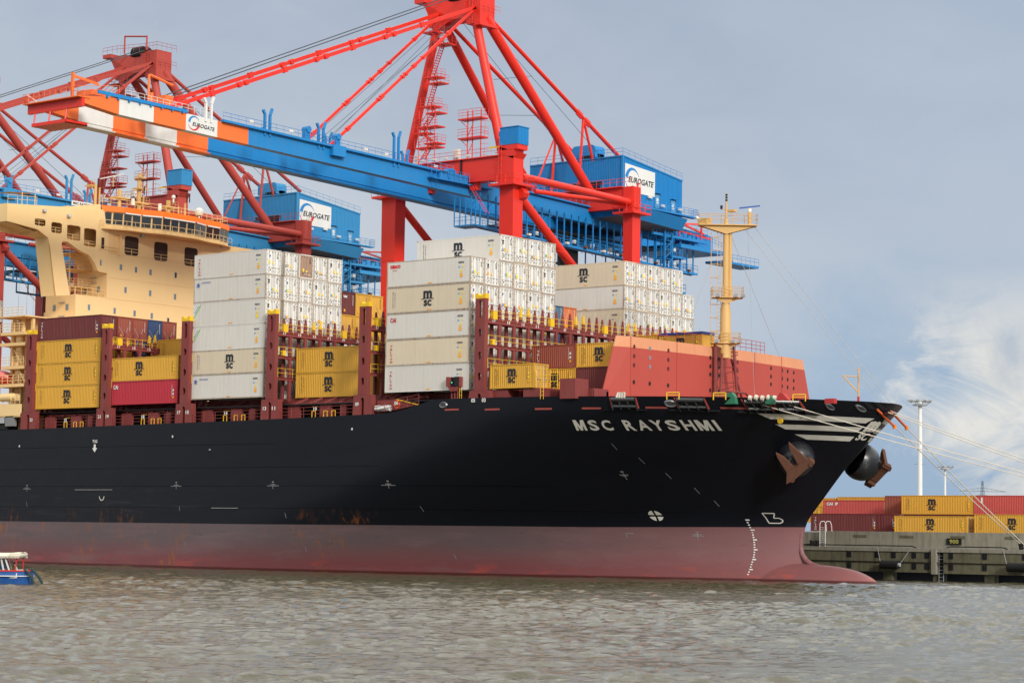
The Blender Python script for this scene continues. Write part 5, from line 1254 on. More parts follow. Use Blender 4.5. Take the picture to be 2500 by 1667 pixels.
    mb = MB(); mb.box(X - 6, X - .2, 6.5, 12.2, 46.6, 46.75, BEIGE); mb.add([(X - .1, 6.3, 46.6), (X - .1, 12.1, 46.6), (X - .1, 12.1, 47.6), (X - .1, 11.7, 47.6)], [(0, 1, 2, 3)], BEIGE); mb.box(X - 3, X - 2.9, 6.5, 12, 44.8, 46.6, BR); sub(mb, 'wing_shelter')
    mb = MB(); mb.box(X - .8, X - .7, 7.7, 11.2, 47.05, 47.65, WLET); o = sub(mb, 'name_board')
    mb = MB(); put_text(mb, 'MSC RAYSHMI', lambda u, v: (X - .66, 7.85 + u, 47.17 + v), 3.2, .34, NAVY, .02); q = mb.build('lettering'); q.parent = o
    mb = MB(); mb.add([(X - .2, -3.3, 47.35), (X - .2, 1.2, 47.75), (X - 2.4, 1.2, 47.75), (X - 2.4, -3.3, 47.35)], [(0, 1, 2, 3)], MAST); [mb.tube((X - .2, y, 46), (X - .2, y, 47.6), .05, BEIGE, 5) for y in (-1, 1.1)]; sub(mb, 'wing_canopy')
    # floodlights
    mb = MB()
    for y, z in ((2.4, 45.6), (6.5, 45.4), (14.9, 44.6), (19.3, 44.2), (29.7, 44.6), (34.3, 44.4)): mb.box(X + .05, X + .4, y - .25, y + .25, z - .2, z + .15, STEELG); mb.box(X + .4, X + .42, y - .2, y + .2, z - .15, z + .1, LAMP)
    sub(mb, 'floodlight')
    # mast clutter on top
    mb = MB()
    def post(x, y, z0_, z1_, r): mb.tube((x, y, z0_), (x, y, z1_), r, MAST, 8)
    post(X - 1, 11.9, 47.5, 50.4, .2); post(X - 1, 12.6, 47.5, 50.0, .12); post(X - 2, 17, 47.5, 50.4, .25); post(X - 2, 20.5, 47.5, 53.0, .28); post(X - 2, 21.3, 47.5, 50, .12); post(X - 2, 25.9, 47.5, 50.0, .3); post(X - 2, 24.3, 47.5, 49.0, .15); post(X - 2, 29.0, 47.5, 50.0, .15); post(X - 2, 27.8, 47.5, 49.4, .1)
    for y, z, w in ((17, 49.2, 1.2), (20.5, 48.9, 1.2), (20.5, 50.9, .8), (20.5, 52.4, .5), (25.9, 49.0, 1.1), (11.9, 50.2, .6)):
        mb.box(X - 2.6, X - 1.2, y - w, y + w, z - .08, z + .08, MAST); mb.rail([(X - 1.2, y - w, z), (X - 1.2, y + w, z)], .8, MAST, .6, .025)
    sub(mb, 'signal_mast')
    mb = MB(); mb.beam((X - 2, 13.5, 51.4), (X - 2, 17.6, 52.6), .12, .12, LAMP); mb.tube((X - 2, 15.8, 50.6), (X - 2, 15.8, 52), .06, MAST, 5)
    for y in (12.3, 20.5, 28.9, 28.4): mb.tube((X - 1, y, 50), (X - 1, y, 51.2), .08, BLK, 6)
    for y, z in ((23.6, 48.3), (18.7, 48.4)): mb.tube((X - 1.2, y, z), (X - 1.2, y, z + .9), .25, WLET, 10)
    sub(mb, 'radar_scanner')
    # satellite domes
    for y, z, r in ((30.8, 48.9, .62), (25.9, 50.4, .28)):
        mb = MB(); n_ = 16; vs = []; R_ = 10
        for i in range(R_ + 1):
            th = i / R_ * pi * .8
            for k in range(n_): vs.append((X - 1 + r * sin(th) * cos(2 * pi * k / n_), y + r * sin(th) * sin(2 * pi * k / n_), z + r * cos(th) + .0))
        mb.add(vs, [(i * n_ + k, i * n_ + (k + 1) % n_, (i + 1) * n_ + (k + 1) % n_, (i + 1) * n_ + k) for i in range(R_) for k in range(n_)], WHT)
        mb.tube((X - 1, y, z - r - .6), (X - 1, y, z - r * .7), .12, WLET, 8); o = sub(mb, 'satellite_dome')
        for p in o.data.polygons: p.use_smooth = True
    # starboard side stairs, platforms and lifeboat
    mb = MB()
    for (y0, y1, z, xa, xb) in ((-.3, 8.2, 31.7, -49, X + .4), (-.3, 2.2, 29.6, -48, -43.2), (-.3, 2.2, 28.2, -48, -43.0), (-.3, 2.0, 25.2, -47.5, -43.0), (-.3, 2.6, 22.9, -48.4, -42.9), (-.5, 3.2, 19.0, -52, -43.2)):
        mb.box(xa, xb, y0, y1, z - (.12 if z > 31 else .35), z + .05, BEIGED)
    mb.prism([(-52, 18.8), (-43.2, 18.8), (-43.2, 20.3), (-52, 20.5)], 'y', -.55, -.3, BEIGE); sub(mb, 'side_platform')
    mb = MB()
    for (y, z, xa, xb) in ((-.3, 31.75, -49, -43.4), (-.3, 29.65, -48, -43.3), (-.3, 25.3, -47.5, -43.2), (-.3, 23.0, -48.4, -43), (-.5, 20.4, -52, -43.4)): mb.rail([(xa, y, z), (xb, y, z)], 1.1, BEIGE, 1.0, .035, (1, .66, .33))
    sub(mb, 'side_rail')
    mb = MB()
    for x in (-47.3, -45.5, -43.6): mb.box(x - .18, x + .18, 1.2, 1.6, 17, 31.6, BEIGED)
    mb.ladder((-46.8, .6, 23), (-44.6, .6, 25.3), .7, BEIGED, (0, 1, 0)); mb.ladder((-44.0, .6, 25.3), (-46.6, .6, 28.2), .7, BEIGED, (0, 1, 0)); mb.box(-50, -43, 3, 3.2, 17, 31.5, BEIGED)
    mb.beam((-45.6, .4, 25.6), (-43.4, .4, 23.2), .3, .3, BEIGED); sub(mb, 'side_stair')
    mb = MB(); mb.tube((-47.4, -.2, 21.2), (-45.0, -.2, 21.2), .55, BEIGE, 14); mb.tube((-45.0, -.2, 21.2), (-44.3, -.2, 21.2), .45, BEIGE, 14); sub(mb, 'winch_drum')
    mb = MB(); n_ = 14; vs = []; LB = flat('lifeboat_red', (.50, .03, .02), .35, .5); LT = flat('lifeboat_pale_red', (.62, .16, .14), .4, .5); xs_ = [-54, -53.4, -52, -48.6, -47.6, -46.9]; sc_ = [.25, .7, 1, 1, .75, .2]
    for x, s in zip(xs_, sc_): vs += [(x, .6 + 1.35 * s * cos(2 * pi * k / n_), 23.9 + 1.25 * s * sin(2 * pi * k / n_) * (1 if sin(2 * pi * k / n_) < 0 else .8)) for k in range(n_)]
    mb.mi(LB); fs1 = [(i * n_ + k, i * n_ + (k + 1) % n_, (i + 1) * n_ + (k + 1) % n_, (i + 1) * n_ + k) for i in range(5) for k in range(n_)]
    mb.add(vs, fs1 + [tuple(range(5 * n_, 6 * n_))], LB)
    for i, f in enumerate(mb.f):
        if len(f) == 4 and (i % n_) < n_ // 2: mb.m[i] = mb.mi(LT)
    o = sub(mb, 'lifeboat')
    for p in o.data.polygons: p.use_smooth = True
    mb = MB(); mb.box(-52, -46, -.3, 3, 17.1, 19.0, DARK); mb.box(-52, -46.5, -.5, -.2, 17.9, 18.7, STEELG); mb.box(-46.2, -44.6, -.5, .1, 17.5, 19.0, flat('locker_grey', (.2, .2, .2))); sub(mb, 'gangway_store')
deck_house()

# ---------------------------------------------------------------- gantry cranes
def crane(dx, red, blu, label, org=None, tip=True):
    org = org or ORG
    t = thing('gantry_crane', label, 'crane', (-17 + dx, 66, 5.56), group='ship-to-shore gantry cranes')
    def B(mb, nm, sm=False):
        o = mb.build(nm); o.parent = t; o.matrix_parent_inverse = Matrix.Translation((-17, 66, 5.56)).inverted()
        if sm: smooth_angle(o, 35)
        return o
    def S(mb, nm, par):
        o = mb.build(nm); o.parent = par; return o
    XA, XB, YS, YL = -27.1, -5.6, 52.0, 80.0
    def zb(y): return 52.55 - .0245 * (y - 0) - .0    # girder underside
    # legs
    for x, y, w, d, top in ((XA, YS, 2.3, 2.1, 52.2), (XB, YS, 2.15, 2.1, 57.6), (XA, YL, 1.5, 2.0, 52.5), (XB, YL, 1.5, 2.0, 55.5)):
        mb = MB(); mb.beam((x + .3, y, 5.56), (x, y, top - 6), w * 1.0, d, red, w * 1.12, d, (0, 1, 0)); mb.beam((x, y, top - 6), (x, y, top), w * 1.12, d, red, w * 1.15, d, (0, 1, 0))
        mb.box(x - w * .5, x + w * .5, y - d * .52, y + d * .52, 43.0, 43.12, red)
        leg = B(mb, 'leg')
        mb = MB(); e = 1.15; zp = 52.1 if y < 60 else 51.6
        mb.box(x - w / 2 - e, x + w / 2 + e, y - d / 2 - e, y + d / 2 + e, zp - .18, zp + .12, red)
        S(mb, 'platform', leg)
        mb = MB(); c = [(x - w / 2 - e, y - d / 2 - e), (x + w / 2 + e, y - d / 2 - e), (x + w / 2 + e, y + d / 2 + e), (x - w / 2 - e, y + d / 2 + e)]; c.append(c[0])
        mb.rail([(a, b, zp + .12) for a, b in c], 1.1, red, 1.3, .035, (1, .55)); S(mb, 'platform_rail', leg)
        # bogie under the leg
        mb = MB(); mb.box(x - 3.2, x + 3.2, y - .6, y + .6, 5.9, 7.6, red)
        for k in range(-2, 3): mb.tube((x + k * 1.3, y - .3, 5.95), (x + k * 1.3, y + .3, 5.95), .4, BLK, 12)
        S(mb, 'bogie', leg)
    # heads
    mb = MB(); mb.box(XB - 1.25, XB + 1.2, YS - 1.1, YS + 1.1, 52.3, 56.0, red); mb.beam((XB, YS, 56), (XB + .3, YS, 56.9), 2.4, 2.2, red, 3.1, 2.2, (0, 1, 0)); mb.box(XB - 1.25, XB + 1.9, YS - 1.1, YS + 1.1, 56.9, 57.6, red); B(mb, 'leg_head')
    mb = MB(); mb.prism([(XB + .9, 50.0), (XB + 1.9, 50.4), (XB + 2.2, 51.0), (XB + 1.2, 52.3), (XB - .5, 52.3), (XB - .5, 50.0)], 'y', YS + .2, YS + 1.3, red); B(mb, 'bracket')
    mb = MB(); mb.box(XB - 1.2, XB + 2.0, YS - 1.15, YS + 1.15, 57.6, 60.0, blu); cab = B(mb, 'electrical_room')
    mb = MB()
    for k in range(10): mb.box(XB - 1.2 + .32 * k, XB - 1.17 + .32 * k, YS - 1.19, YS - 1.15, 57.6, 60.0, blu)
    for k in range(7): mb.box(XB + 2.0, XB + 2.04, YS - 1.1 + .32 * k, YS - 1.07 + .32 * k, 57.6, 60.0, blu)
    mb.box(XB - 1.7, XB - 1.2, YS - .8, YS + .8, 58.9, 59.6, blu); mb.box(XB - 1.3, XB + 2.1, YS - 1.25, YS + 1.25, 59.95, 60.05, blu); S(mb, 'ribbing', cab)
    mb = MB(); mb.ladder((XB - 1.0, YS - 1.3, 52.3), (XB - 1.0, YS - 1.3, 57.8), .5, red)
    for z in (53.5, 54.5, 55.5, 56.5, 57.4): mb.path([(XB - 1.35, YS - 1.25, z), (XB - 1.4, YS - 1.9, z), (XB - .6, YS - 1.9, z), (XB - .65, YS - 1.25, z)], .03, red, 4)
    B(mb, 'ladder')
    # seaward portal beam and its walkway
    mb = MB(); mb.box(XA - 1.2, XB - 1.1, YS - .9, YS + .9, 53.0, 56.2, red); mb.box(XA - 1.3, XB - 1.1, YS - 1.2, YS + 1.1, 56.2, 56.35, red)
    mb.prism([(XB - 2.6, 53.0), (XB - 1.1, 52.3), (XB - 1.1, 53.0)], 'y', YS - .9, YS + .9, red); mb.box(XA + 6.2, XA + 7.4, YS - .5, YS + .5, 52.2, 53.0, red); mb.box(XB - 7.0, XB - 5.8, YS - .5, YS + .5, 52.0, 53.0, red); B(mb, 'portal_beam')
    mb = MB(); mb.rail([(XA - 1.2, YS - 1.2, 56.35), (XB - 1.3, YS - 1.2, 56.35)], 1.1, red, 1.3, .03); 
    B(mb, 'portal_rail')
    mb = MB(); mb.box(XA + 11.8, XA + 12.6, YS - 1.0, YS - .3, 56.35, 57.9, LAMP); mb.box(XA + 4.5, XA + 5.2, YS - 1.0, YS - .4, 56.35, 57.6, LAMP); mb.box(XB - 3.0, XB - 1.2, YS - 1.25, YS - 1.2, 57.3, 57.55, YEL)
    for k in range(5): mb.box(XA + 6 + 2.1 * k, XA + 6.7 + 2.1 * k, YS - 1.3, YS - 1.0, 56.6, 56.85, LAMP)
    B(mb, 'equipment_box')
    mb = MB(); mb.path([(XB - 8.2, YS - 1.0, 56.2), (XB - 8.2, YS - 1.0, 54.6), (XB - 8.9, YS - 1.2, 53.9), (XB - 9.8, YS - 1.5, 53.6)], .09, BLK, 6); mb.box(XB - 8.35, XB - 8.05, YS - 1.0, YS - .9, 53.2, 56.2, BLK); B(mb, 'cable_loop')
    # landside portal beam
    mb = MB(); mb.box(XA - .8, XB + .95, YL - .8, YL + .8, 52.4, 55.45, red); mb.box(XA - .8, XB - 1, YL - 1.3, YL + 1, 55.45, 55.6, red); B(mb, 'portal_beam')
    mb = MB(); mb.rail([(XA, YL - 1.3, 55.6), (XB + .6, YL - 1.3, 55.6)], 1.1, red, 1.2, .03); mb.ladder((XB + 1.1, YL + .3, 52), (XB + 1.1, YL + .3, 56.4), .5, red, (0, 1, 0)); B(mb, 'portal_rail')
    # main frame tubes
    AP = [(-20.8, 54.6, 77.9), (-14.2, 54.6, 77.9)]
    for p, q, r in (((XA, YS + 1.5, 52.5), (-21.4, 54.2, 76.8), .66), ((-8.4, YS + 1.6, 56.5), (-14.3, 54.0, 77.2), .68), ((-21.6, 56.0, 77.2), (-23.2, 78.6, 56.2), .62), ((-13.2, 55.0, 77.0), (-11.5, 78.2, 54.6), .72)):
        mb = MB(); mb.tube(p, q, r, red, 20, r * .92); B(mb, 'frame_tube', True)
    for p, q, n_, nm in (((-20.6, 55.0, 77.6), (-20.6, 90.5, 60.2), .30, 'L'), ((-13.4, 54.6, 77.9), (-13.4, 87.0, 61.9), .30, 'R')):
        P_, Q_ = Vector(p), Vector(q); mb = MB(); mb.tube(P_, Q_, n_, red, 14)
        for f in (.70, .76): c = P_.lerp(Q_, f); mb.beam(c - (Q_ - P_).normalized() * .7, c + (Q_ - P_).normalized() * .7, .25, .9, red)
        b_ = B(mb, 'backstay', False)
        c = P_.lerp(Q_, .73); mb = MB(); mb.tube(c, (c.x + .1, c.y - 1.0, 56.0), .2, red, 8); mb.tube(c, (c.x, c.y + 4.2, 56.0), .2, red, 8)
        if nm == 'L': mb.tube(c, (c.x, c.y - 5.0, 56.0), .13, red, 8)
        S(mb, 'hanger', b_)
    for p, q, r in (((XB + .6, YS + 1.5, 53.5), (XB + .2, YL - 1.0, 53.2), .50), ((XB - 4.2, 62.5, 53.0), (XB - .2, YL - .6, 52.9), .33), ((XB, YS + 1.0, 51.4), (XB, 79.0, 33.5), .64), ((XA, YS + 1.0, 51.6), (XA, 79.0, 33.0), .55)):
        mb = MB(); mb.tube(p, q, r, red, 18); B(mb, 'brace', True)
    mb = MB()
    for f in (.36, .42, .50, .58): c = Vector((XB, YS + 1, 51.4)).lerp(Vector((XB, 79, 33.5)), f); mb.tube(c - Vector((0, .04, -.04)), c + Vector((0, .04, -.04)), .67, red, 18)
    mb.path([(XB + .3, 61.6, 44.2), (XB + .9, 62.8, 44.0), (XB + 1.2, 70, 40.2), (XB + 1.0, 74, 37.0)], .05, red, 4); mb.path([(XB - .3, 58.8, 45.6), (XB - 1.2, 60.5, 44.0), (XB - 1.1, 62, 42.8)], .05, red, 4); B(mb, 'brace_ladder')
    # apex frame
    mb = MB(); mb.box(-22.4, -20.0, 53.2, 56.4, 76.4, 80.2, red); mb.box(-15.2, -12.7, 53.2, 56.4, 75.9, 80.2, red); mb.box(-20.0, -15.2, 53.0, 53.9, 76.9, 79.9, red); mb.box(-20.0, -15.2, 53.9, 56.2, 76.9, 77.4, red)
    mb.add([(-22.4, 52.0, 79.8), (-17.6, 53.0, 79.9), (-17.6, 53.0, 76.9), (-20.8, 53.0, 75.6)], [(0, 1, 2, 3)], red)
    mb.box(-13.4, -12.3, 52.8, 56.8, 75.5, 75.9, red); mb.box(-23.4, -21.5, 51.4, 54.0, 79.6, 80.2, red); ap = B(mb, 'apex_frame')
    mb = MB()
    for y in (53.6, 54.6): mb.tube((-18.2, y, 80.2), (-16.2, y, 80.2), 1.0, DARK, 20)
    S(mb, 'sheave', ap)
    mb = MB(); mb.rail([(-23.4, 51.4, 80.2), (-20, 51.4, 80.2), (-15, 52.8, 80.2), (-12.2, 52.8, 80.2), (-12.2, 57, 80.2)], 1.1, red, 1.1, .03); mb.path([(-19.6, 52.6, 80.2), (-19.6, 52.6, 83.0), (-14.6, 52.8, 82.4), (-14.6, 52.8, 80.2)], .14, red, 6)
    mb.rail([(-12.2, 52.8, 77.5), (-12.2, 57, 77.5)], 1.1, red, 1.0, .03); mb.tube((-13, 53, 80), (-13, 53, 84.6), .04, STEELG, 5); mb.tube((-21, 53, 80), (-21, 53, 84), .04, STEELG, 5); mb.ladder((-14.2, 53.0, 75.9), (-14.2, 53.0, 80), .5, red)
    for z in range(5): mb.path([(-14.6, 53, 76.2 + z * .9), (-14.7, 52.2, 76.2 + z * .9), (-13.7, 52.2, 76.2 + z * .9), (-13.8, 53, 76.2 + z * .9)], .03, red, 4)
    S(mb, 'apex_rail', ap)
    # forestays
    for x in (-13.6, -19.8):
        for (y1, z1, w) in ((-3.4, 55.1, .50), (24.3, 54.3, .36)):
            a = Vector((x, 53.4, 78.2)); b = Vector((x, y1, z1)); mb = MB(); mb.beam(a, b, .28, w, red)
            for f in ((.30, .33, .53, .56, .78, .80) if y1 < 0 else (.38, .50, .52, .68)):
                c = a.lerp(b, f); mb.tube(c - Vector((.3, 0, 0)), c + Vector((.3, 0, 0)), w * .75, red, 10)
            for f in (.2, .44, .66, .88): c = a.lerp(b, f); mb.beam(c - (b - a).normalized() * .35, c + (b - a).normalized() * .35, .4, w * 1.5, red)
            B(mb, 'forestay')
    mb = MB()
    for x in (-15.0, -15.4, -18.2, -18.6): mb.tube((x, 53.0, 80.3), (x, -3.0, 56.3), .045, RPD, 5)
    for x, y1 in ((-14.6, 22.8), (-15.4, 24.5), (-18.4, 24), (-17.4, 26.5)): mb.tube((x, 53.5, 78), (x, y1, 54.6), .03, RPD, 4)
    mb.tube((-17, 54, 77), (-14, 76, 60), .04, RPD, 4); mb.tube((-13.5, 54, 77), (-11, 84, 58), .04, RPD, 4); mb.tube((-20.6, 66, 70.8), (-13.4, 66, 70.5), .03, RPD, 4); mb.tube((-22, 68, 66), (-13, 68, 65), .03, RPD, 4)
    B(mb, 'hoist_rope')
    # zig-zag stair on the left frame tube
    mb = MB(); foot = Vector((-24.0, YS - .2, 56.4)); 
    lv = [(x_ + 2.3, z_) for x_, z_ in [(-23.8, 57.0), (-21.9, 59.4), (-24.0, 61.0), (-21.7, 63.7), (-22.7, 64.7), (-21.5, 67.9), (-22.2, 68.8), (-20.3, 73.3), (-22.6, 75.3)]]
    for (x0, za), (x1, zb_) in zip(lv, lv[1:]):
        a = Vector((x0, YS - .4, za)); b = Vector((x1, YS - .4, zb_)); n_ = int((b - a).length / .35)
        for k in (-.4, .4): mb.beam(a + Vector((0, k, 0)), b + Vector((0, k, 0)), .05, .14, red); mb.tube(a + Vector((0, k, 1)), b + Vector((0, k, 1)), .03, red, 4)
        for i in range(1, n_): c = a.lerp(b, i / n_); mb.box(c.x - .14, c.x + .14, c.y - .4, c.y + .4, c.z - .02, c.z + .02, red)
    st = B(mb, 'stair')
    mb = MB()
    for (x, z) in lv[1:]:
        mb.box(x - 1.2, x + 1.3, YS - .9, YS + .9, z - .3, z - .12, red); mb.rail([(x - 1.2, YS - .9, z - .12), (x + 1.3, YS - .9, z - .12), (x + 1.3, YS + .9, z - .12)], 1.1, red, .8, .03, (1, .66, .33))
    S(mb, 'landing', st)
    mb = MB()
    for x in (-21.9, -20.3, -18.9):
        mb.tube((x, YS - .8, 56.3), (x, YS - .8, 64), .07, red, 6)
    for z in (58.6, 61.5): mb.box(-22.6, -18.4, YS - .9, YS + .9, z, z + .16, red); mb.rail([(-22.6, YS - .9, z + .2), (-18.4, YS - .9, z + .2)], 1.1, red, .9, .03, (1, .66, .33))
    for k in range(5): mb.tube((-21.9 + (k % 2) * 1.6, YS - .8, 56.5 + k * 1.4), (-20.3 - (k % 2) * 1.6, YS - .8, 57.9 + k * 1.4), .05, red, 5)
    S(mb, 'stair_tower', st)
    mb = MB(); D = 2.3                                              # second access tower near the right tube
    for x in (-15.6, -14.7, -13.2): mb.tube((x + D, YS - .3, 56.3), (x + D, YS - .3, 63.2), .09, red, 6)
    for z in (59.2, 61.9): mb.box(-17.0 + D, -12.8 + D, YS - .8, YS + .8, z, z + .2, red); mb.rail([(-17.0 + D, YS - .8, z + .2), (-12.8 + D, YS - .8, z + .2), (-12.8 + D, YS + .8, z + .2)], 1.2, red, .8, .03, (1, .66, .33))
    for z in (57, 59.6): mb.tube((-15.6 + D, YS - .3, z), (-14.7 + D, YS - .3, z + 1.6), .05, red, 5); mb.tube((-16.8 + D, YS - .3, z + 2.2), (-15.6 + D, YS - .3, z + 1.2), .05, red, 5)
    for k in range(8): mb.path([(-12.8 + D, YS - .9, 56.6 + k * .8), (-12.0 + D, YS - .9, 56.6 + k * .8), (-12.0 + D, YS, 56.6 + k * .8)], .025, red, 4)
    mb.tube((-12.0 + D, YS - .9, 56.4), (-12.0 + D, YS - .9, 63), .025, red, 4); B(mb, 'access_tower')
    # boom and girder: two box girders
    NB = -13.0; FB = -20.2; segs = [(-17.2, -11.9, org), (-11.9, -6.5, WHT), (-6.5, -1.3, org), (-1.3, 3.9, WHT), (3.9, 9.2, org), (9.2, 50.0, blu), (50.0, 112.0, blu)]
    for X0, w, off, nm in ((NB, 1.15, 0, 'near'), (FB, 1.15, 0, 'far')):
        shift = 0 if nm == 'near' else 0.0
        for a, b, mt in segs:
            a2, b2 = a, b
            mb = MB()
            za, zb2 = zb(a2), zb(b2); ht = lambda y: (2.05 if y < 9 else 2.3 + min(.2, (y - 9) * .005)) if y > -16 else .95
            A = [(X0, a2, za + (.4 if a2 < -17 else 0)), (X0, a2, za + (1.25 if a2 < -17 else ht(a2))), (X0 - w, a2, za + (1.25 if a2 < -17 else ht(a2))), (X0 - w, a2, za + (.4 if a2 < -17 else 0))]
            Bq = [(X0, b2, zb2), (X0, b2, zb2 + ht(b2 - .01)), (X0 - w, b2, zb2 + ht(b2 - .01)), (X0 - w, b2, zb2)]
            mb.add(A + Bq, [(0, 1, 5, 4), (1, 2, 6, 5), (2, 3, 7, 6), (3, 0, 4, 7), (0, 3, 2, 1), (4, 5, 6, 7)], mt)
            # rail ledge under the girder
            if a2 > -17:
                xl = X0 - w - .25 if nm == 'near' else X0 + .25
                mb.add([(X0 - w * .1, a2, za), (X0 - w * .1, b2, zb2), (X0 - w * .1, b2, zb2 - .45), (X0 - w * .1, a2, za - .45), (X0 - w * .9, a2, za), (X0 - w * .9, b2, zb2), (X0 - w * .9, b2, zb2 - .45), (X0 - w * .9, a2, za - .45)], [(0, 1, 2, 3), (7, 6, 5, 4), (2, 3, 7, 6)], mt) if nm == 'far' else None
                if nm == 'far':
                    mb.add([(X0 + .5, a2, za - .45), (X0 + .5, b2, zb2 - .45), (X0 + .5, b2, zb2 - .60), (X0 + .5, a2, za - .60), (X0 - 1.2, a2, za - .45), (X0 - 1.2, b2, zb2 - .45), (X0 - 1.2, b2, zb2 - .6), (X0 - 1.2, a2, za - .6)], [(0, 1, 2, 3), (2, 3, 7, 6), (0, 1, 5, 4)], mt)
            B(mb, 'boom_section')
    if tip:
        mb = MB(); mb.box(-22.6, NB + .02, -17.6, -17.15, 52.95, 54.0, red); mb.box(-22.8, NB + .1, -18.2, -16.4, 54.0, 54.12, org); bt = B(mb, 'boom_tip')
        mb = MB(); mb.box(-21.5, -15.5, -17.8, -14.5, 51.3, 51.4, red); mb.box(-21.5, -15.5, -17.85, -17.75, 51.3, 51.7, red); mb.box(-15.6, -15.5, -17.8, -14.5, 51.3, 51.7, red)
        for x in (-21.3, -18.6, -15.7): mb.tube((x, -17.7, 51.5), (x, -17.5, 53), .1, red, 6)
        S(mb, 'tip_platform', bt)
        mb = MB(); mb.rail([(-22.8, -16.4, 54.1), (-22.8, -18.2, 54.1), (NB, -18.2, 54.1), (NB + .1, -12, 55.1)], 1.1, org, 1.0, .03); mb.box(-14.5, -14.2, -18.0, -17.7, 54.1, 57.0, org); mb.beam((-14.3, -17.8, 56.6), (-14.3, -14, 56.2), .12, .3, org)
        mb.box(-17, -14.2, -15, -13, 54.9, 55.5, org); mb.tube((-20.5, -18, 54.2), (-22.5, -17.8, 55.2), .06, LAMP, 5); S(mb, 'tip_rail', bt)
        mb = MB(); [mb.path([(x, y, 55), (x, y, 58.6), (x, y + 3.8, 57.9)], .16, org, 6) for x, y in ((-14, -6.5),)]; mb.box(-17, -14, -3.8, -2.6, 54.9, 56.6, org); mb.tube((-14.5, -5.6, 55), (-14.5, -5.6, 56.6), .25, org, 8); B(mb, 'service_davit')
        mb = MB(); mb.beam((NB + .12, -15.3, 55.0), (NB + .12, -1.2, 54.85), .18, .4, blu); 
        for k in range(8): mb.box(NB, NB + .3, -14 + k * 1.7, -13.8 + k * 1.7, 54.5, 54.75, blu)
        B(mb, 'cable_tray')
    # emblem on the white boom panel
    LB_ = flat('emblem_blue', (.02, .20, .50), .5); LR_ = flat('emblem_red', (.60, .03, .03), .5)
    def ring(mb, fn, r0, a0, a1, mat, w0, w1):
        n = 14
        for i in range(n):
            A0 = radians(a0 + (a1 - a0) * i / n); A1 = radians(a0 + (a1 - a0) * (i + 1) / n); wa = w0 + (w1 - w0) * i / n; wb_ = w0 + (w1 - w0) * (i + 1) / n
            mb.add([fn(r0 * cos(A0), r0 * sin(A0)), fn(r0 * cos(A1), r0 * sin(A1)), fn((r0 - wb_) * cos(A1), (r0 - wb_) * sin(A1)), fn((r0 - wa) * cos(A0), (r0 - wa) * sin(A0))], [(0, 1, 2, 3)], mat)
    mb = MB(); cy, cz = .0, 53.6
    f = lambda u, v: (NB + .03, cy + u * 1.05, cz + v)
    ring(mb, f, .90, 175, 30, LB_, .34, .04); ring(mb, f, .90, 195, 345, LR_, .03, .30)
    put_text(mb, 'EUROGATE', lambda u, v: (NB + .045, -.25 + u, 53.28 - .06 * u + v), 3.7, .48, NAVY, .015, .25); B(mb, 'company_emblem')
    # walkway rails and boom top equipment
    mb = MB(); 
    for x in (NB + .35, FB - 1.4):
        mb.rail([(x, 4.5, zb(4.5) + 2.2), (x, 48, zb(48) + 2.5)], 1.0, blu, 1.3, .03); mb.rail([(x, 58, zb(58) + 2.6), (x, 110, zb(110) + 2.5)], 1.0, blu, 1.5, .03)
        mb.beam((x - .15, 4.5, zb(4.5) + 2.15), (x - .15, 48, zb(48) + 2.4), .6, .28, blu); mb.beam((x - .15, 58, zb(58) + 2.5), (x - .15, 110, zb(110) + 2.4), .6, .2, blu)
    mb.rail([(NB, -11, 55.0), (NB, 3, 54.7)], .9, WHT, 1.0, .03); B(mb, 'walkway_rail')
    mb = MB()
    for x, y, h, mt in ((NB, 1.9, 2.9, WHT), (NB, 12.0, 3.3, blu), (NB, 21.7, 3.3, blu), (NB, 36.2, 4.6, blu), (FB, 17.5, 2.6, blu), (FB, 30.5, 4.2, blu), (FB, 46, 4.4, blu)):
        for k in (0, 1):
            yy = y + .9 * k; b_ = Vector((x, yy, zb(yy) + 1.6)); c = b_ + up * (h - .6); e = c + Vector((0, -.35 if k == 0 else .35, .9 if k else .55)); mb.beam(b_, c, .28, .3, mt); mb.beam(c, e, .28, .3, mt)
    B(mb, 'rope_guide')
    mb = MB()
    for y in (19.6, 25.2): mb.box(NB - .9, NB - .2, y, y + .8, zb(y) + 2.2, zb(y) + 3.8, blu); mb.tube((NB - 1, y + .4, zb(y) + 3.8), (NB, y + .4, zb(y) + 3.8), .42, blu, 12)
    mb.box(NB - .3, NB + .7, 23.8, 26.2, 53.0, 54.4, blu)
    for y in (9, 16, 30, 34, 44): mb.box(NB + .3, NB + .4, y, y + .7, zb(y) + 2.75, zb(y) + 3.05, LAMP)
    B(mb, 'deck_equipment')
    mb = MB()                                                       # hinge machinery and stairs at the portal
    mb.box(NB - .6, NB + .5, 45, 51, 52.8, 53.9, blu); mb.tube((NB - .5, 47.5, 53.6), (NB + .6, 47.5, 53.6), .9, blu, 16); mb.rail([(NB + .8, 43, 53.2), (NB + .8, 56, 52.8)], 1.1, blu, 1.0, .035); mb.box(NB - .2, NB + .9, 43, 56, 52.6, 52.75, blu)
    mb.ladder((NB + .9, 42.5, 53.2), (NB + .9, 44.6, 51.2), .7, blu, (1, 0, 0)); B(mb, 'hinge_machinery')
    # service gallery under the girder with uprights
    mb = MB(); xg = -10.4
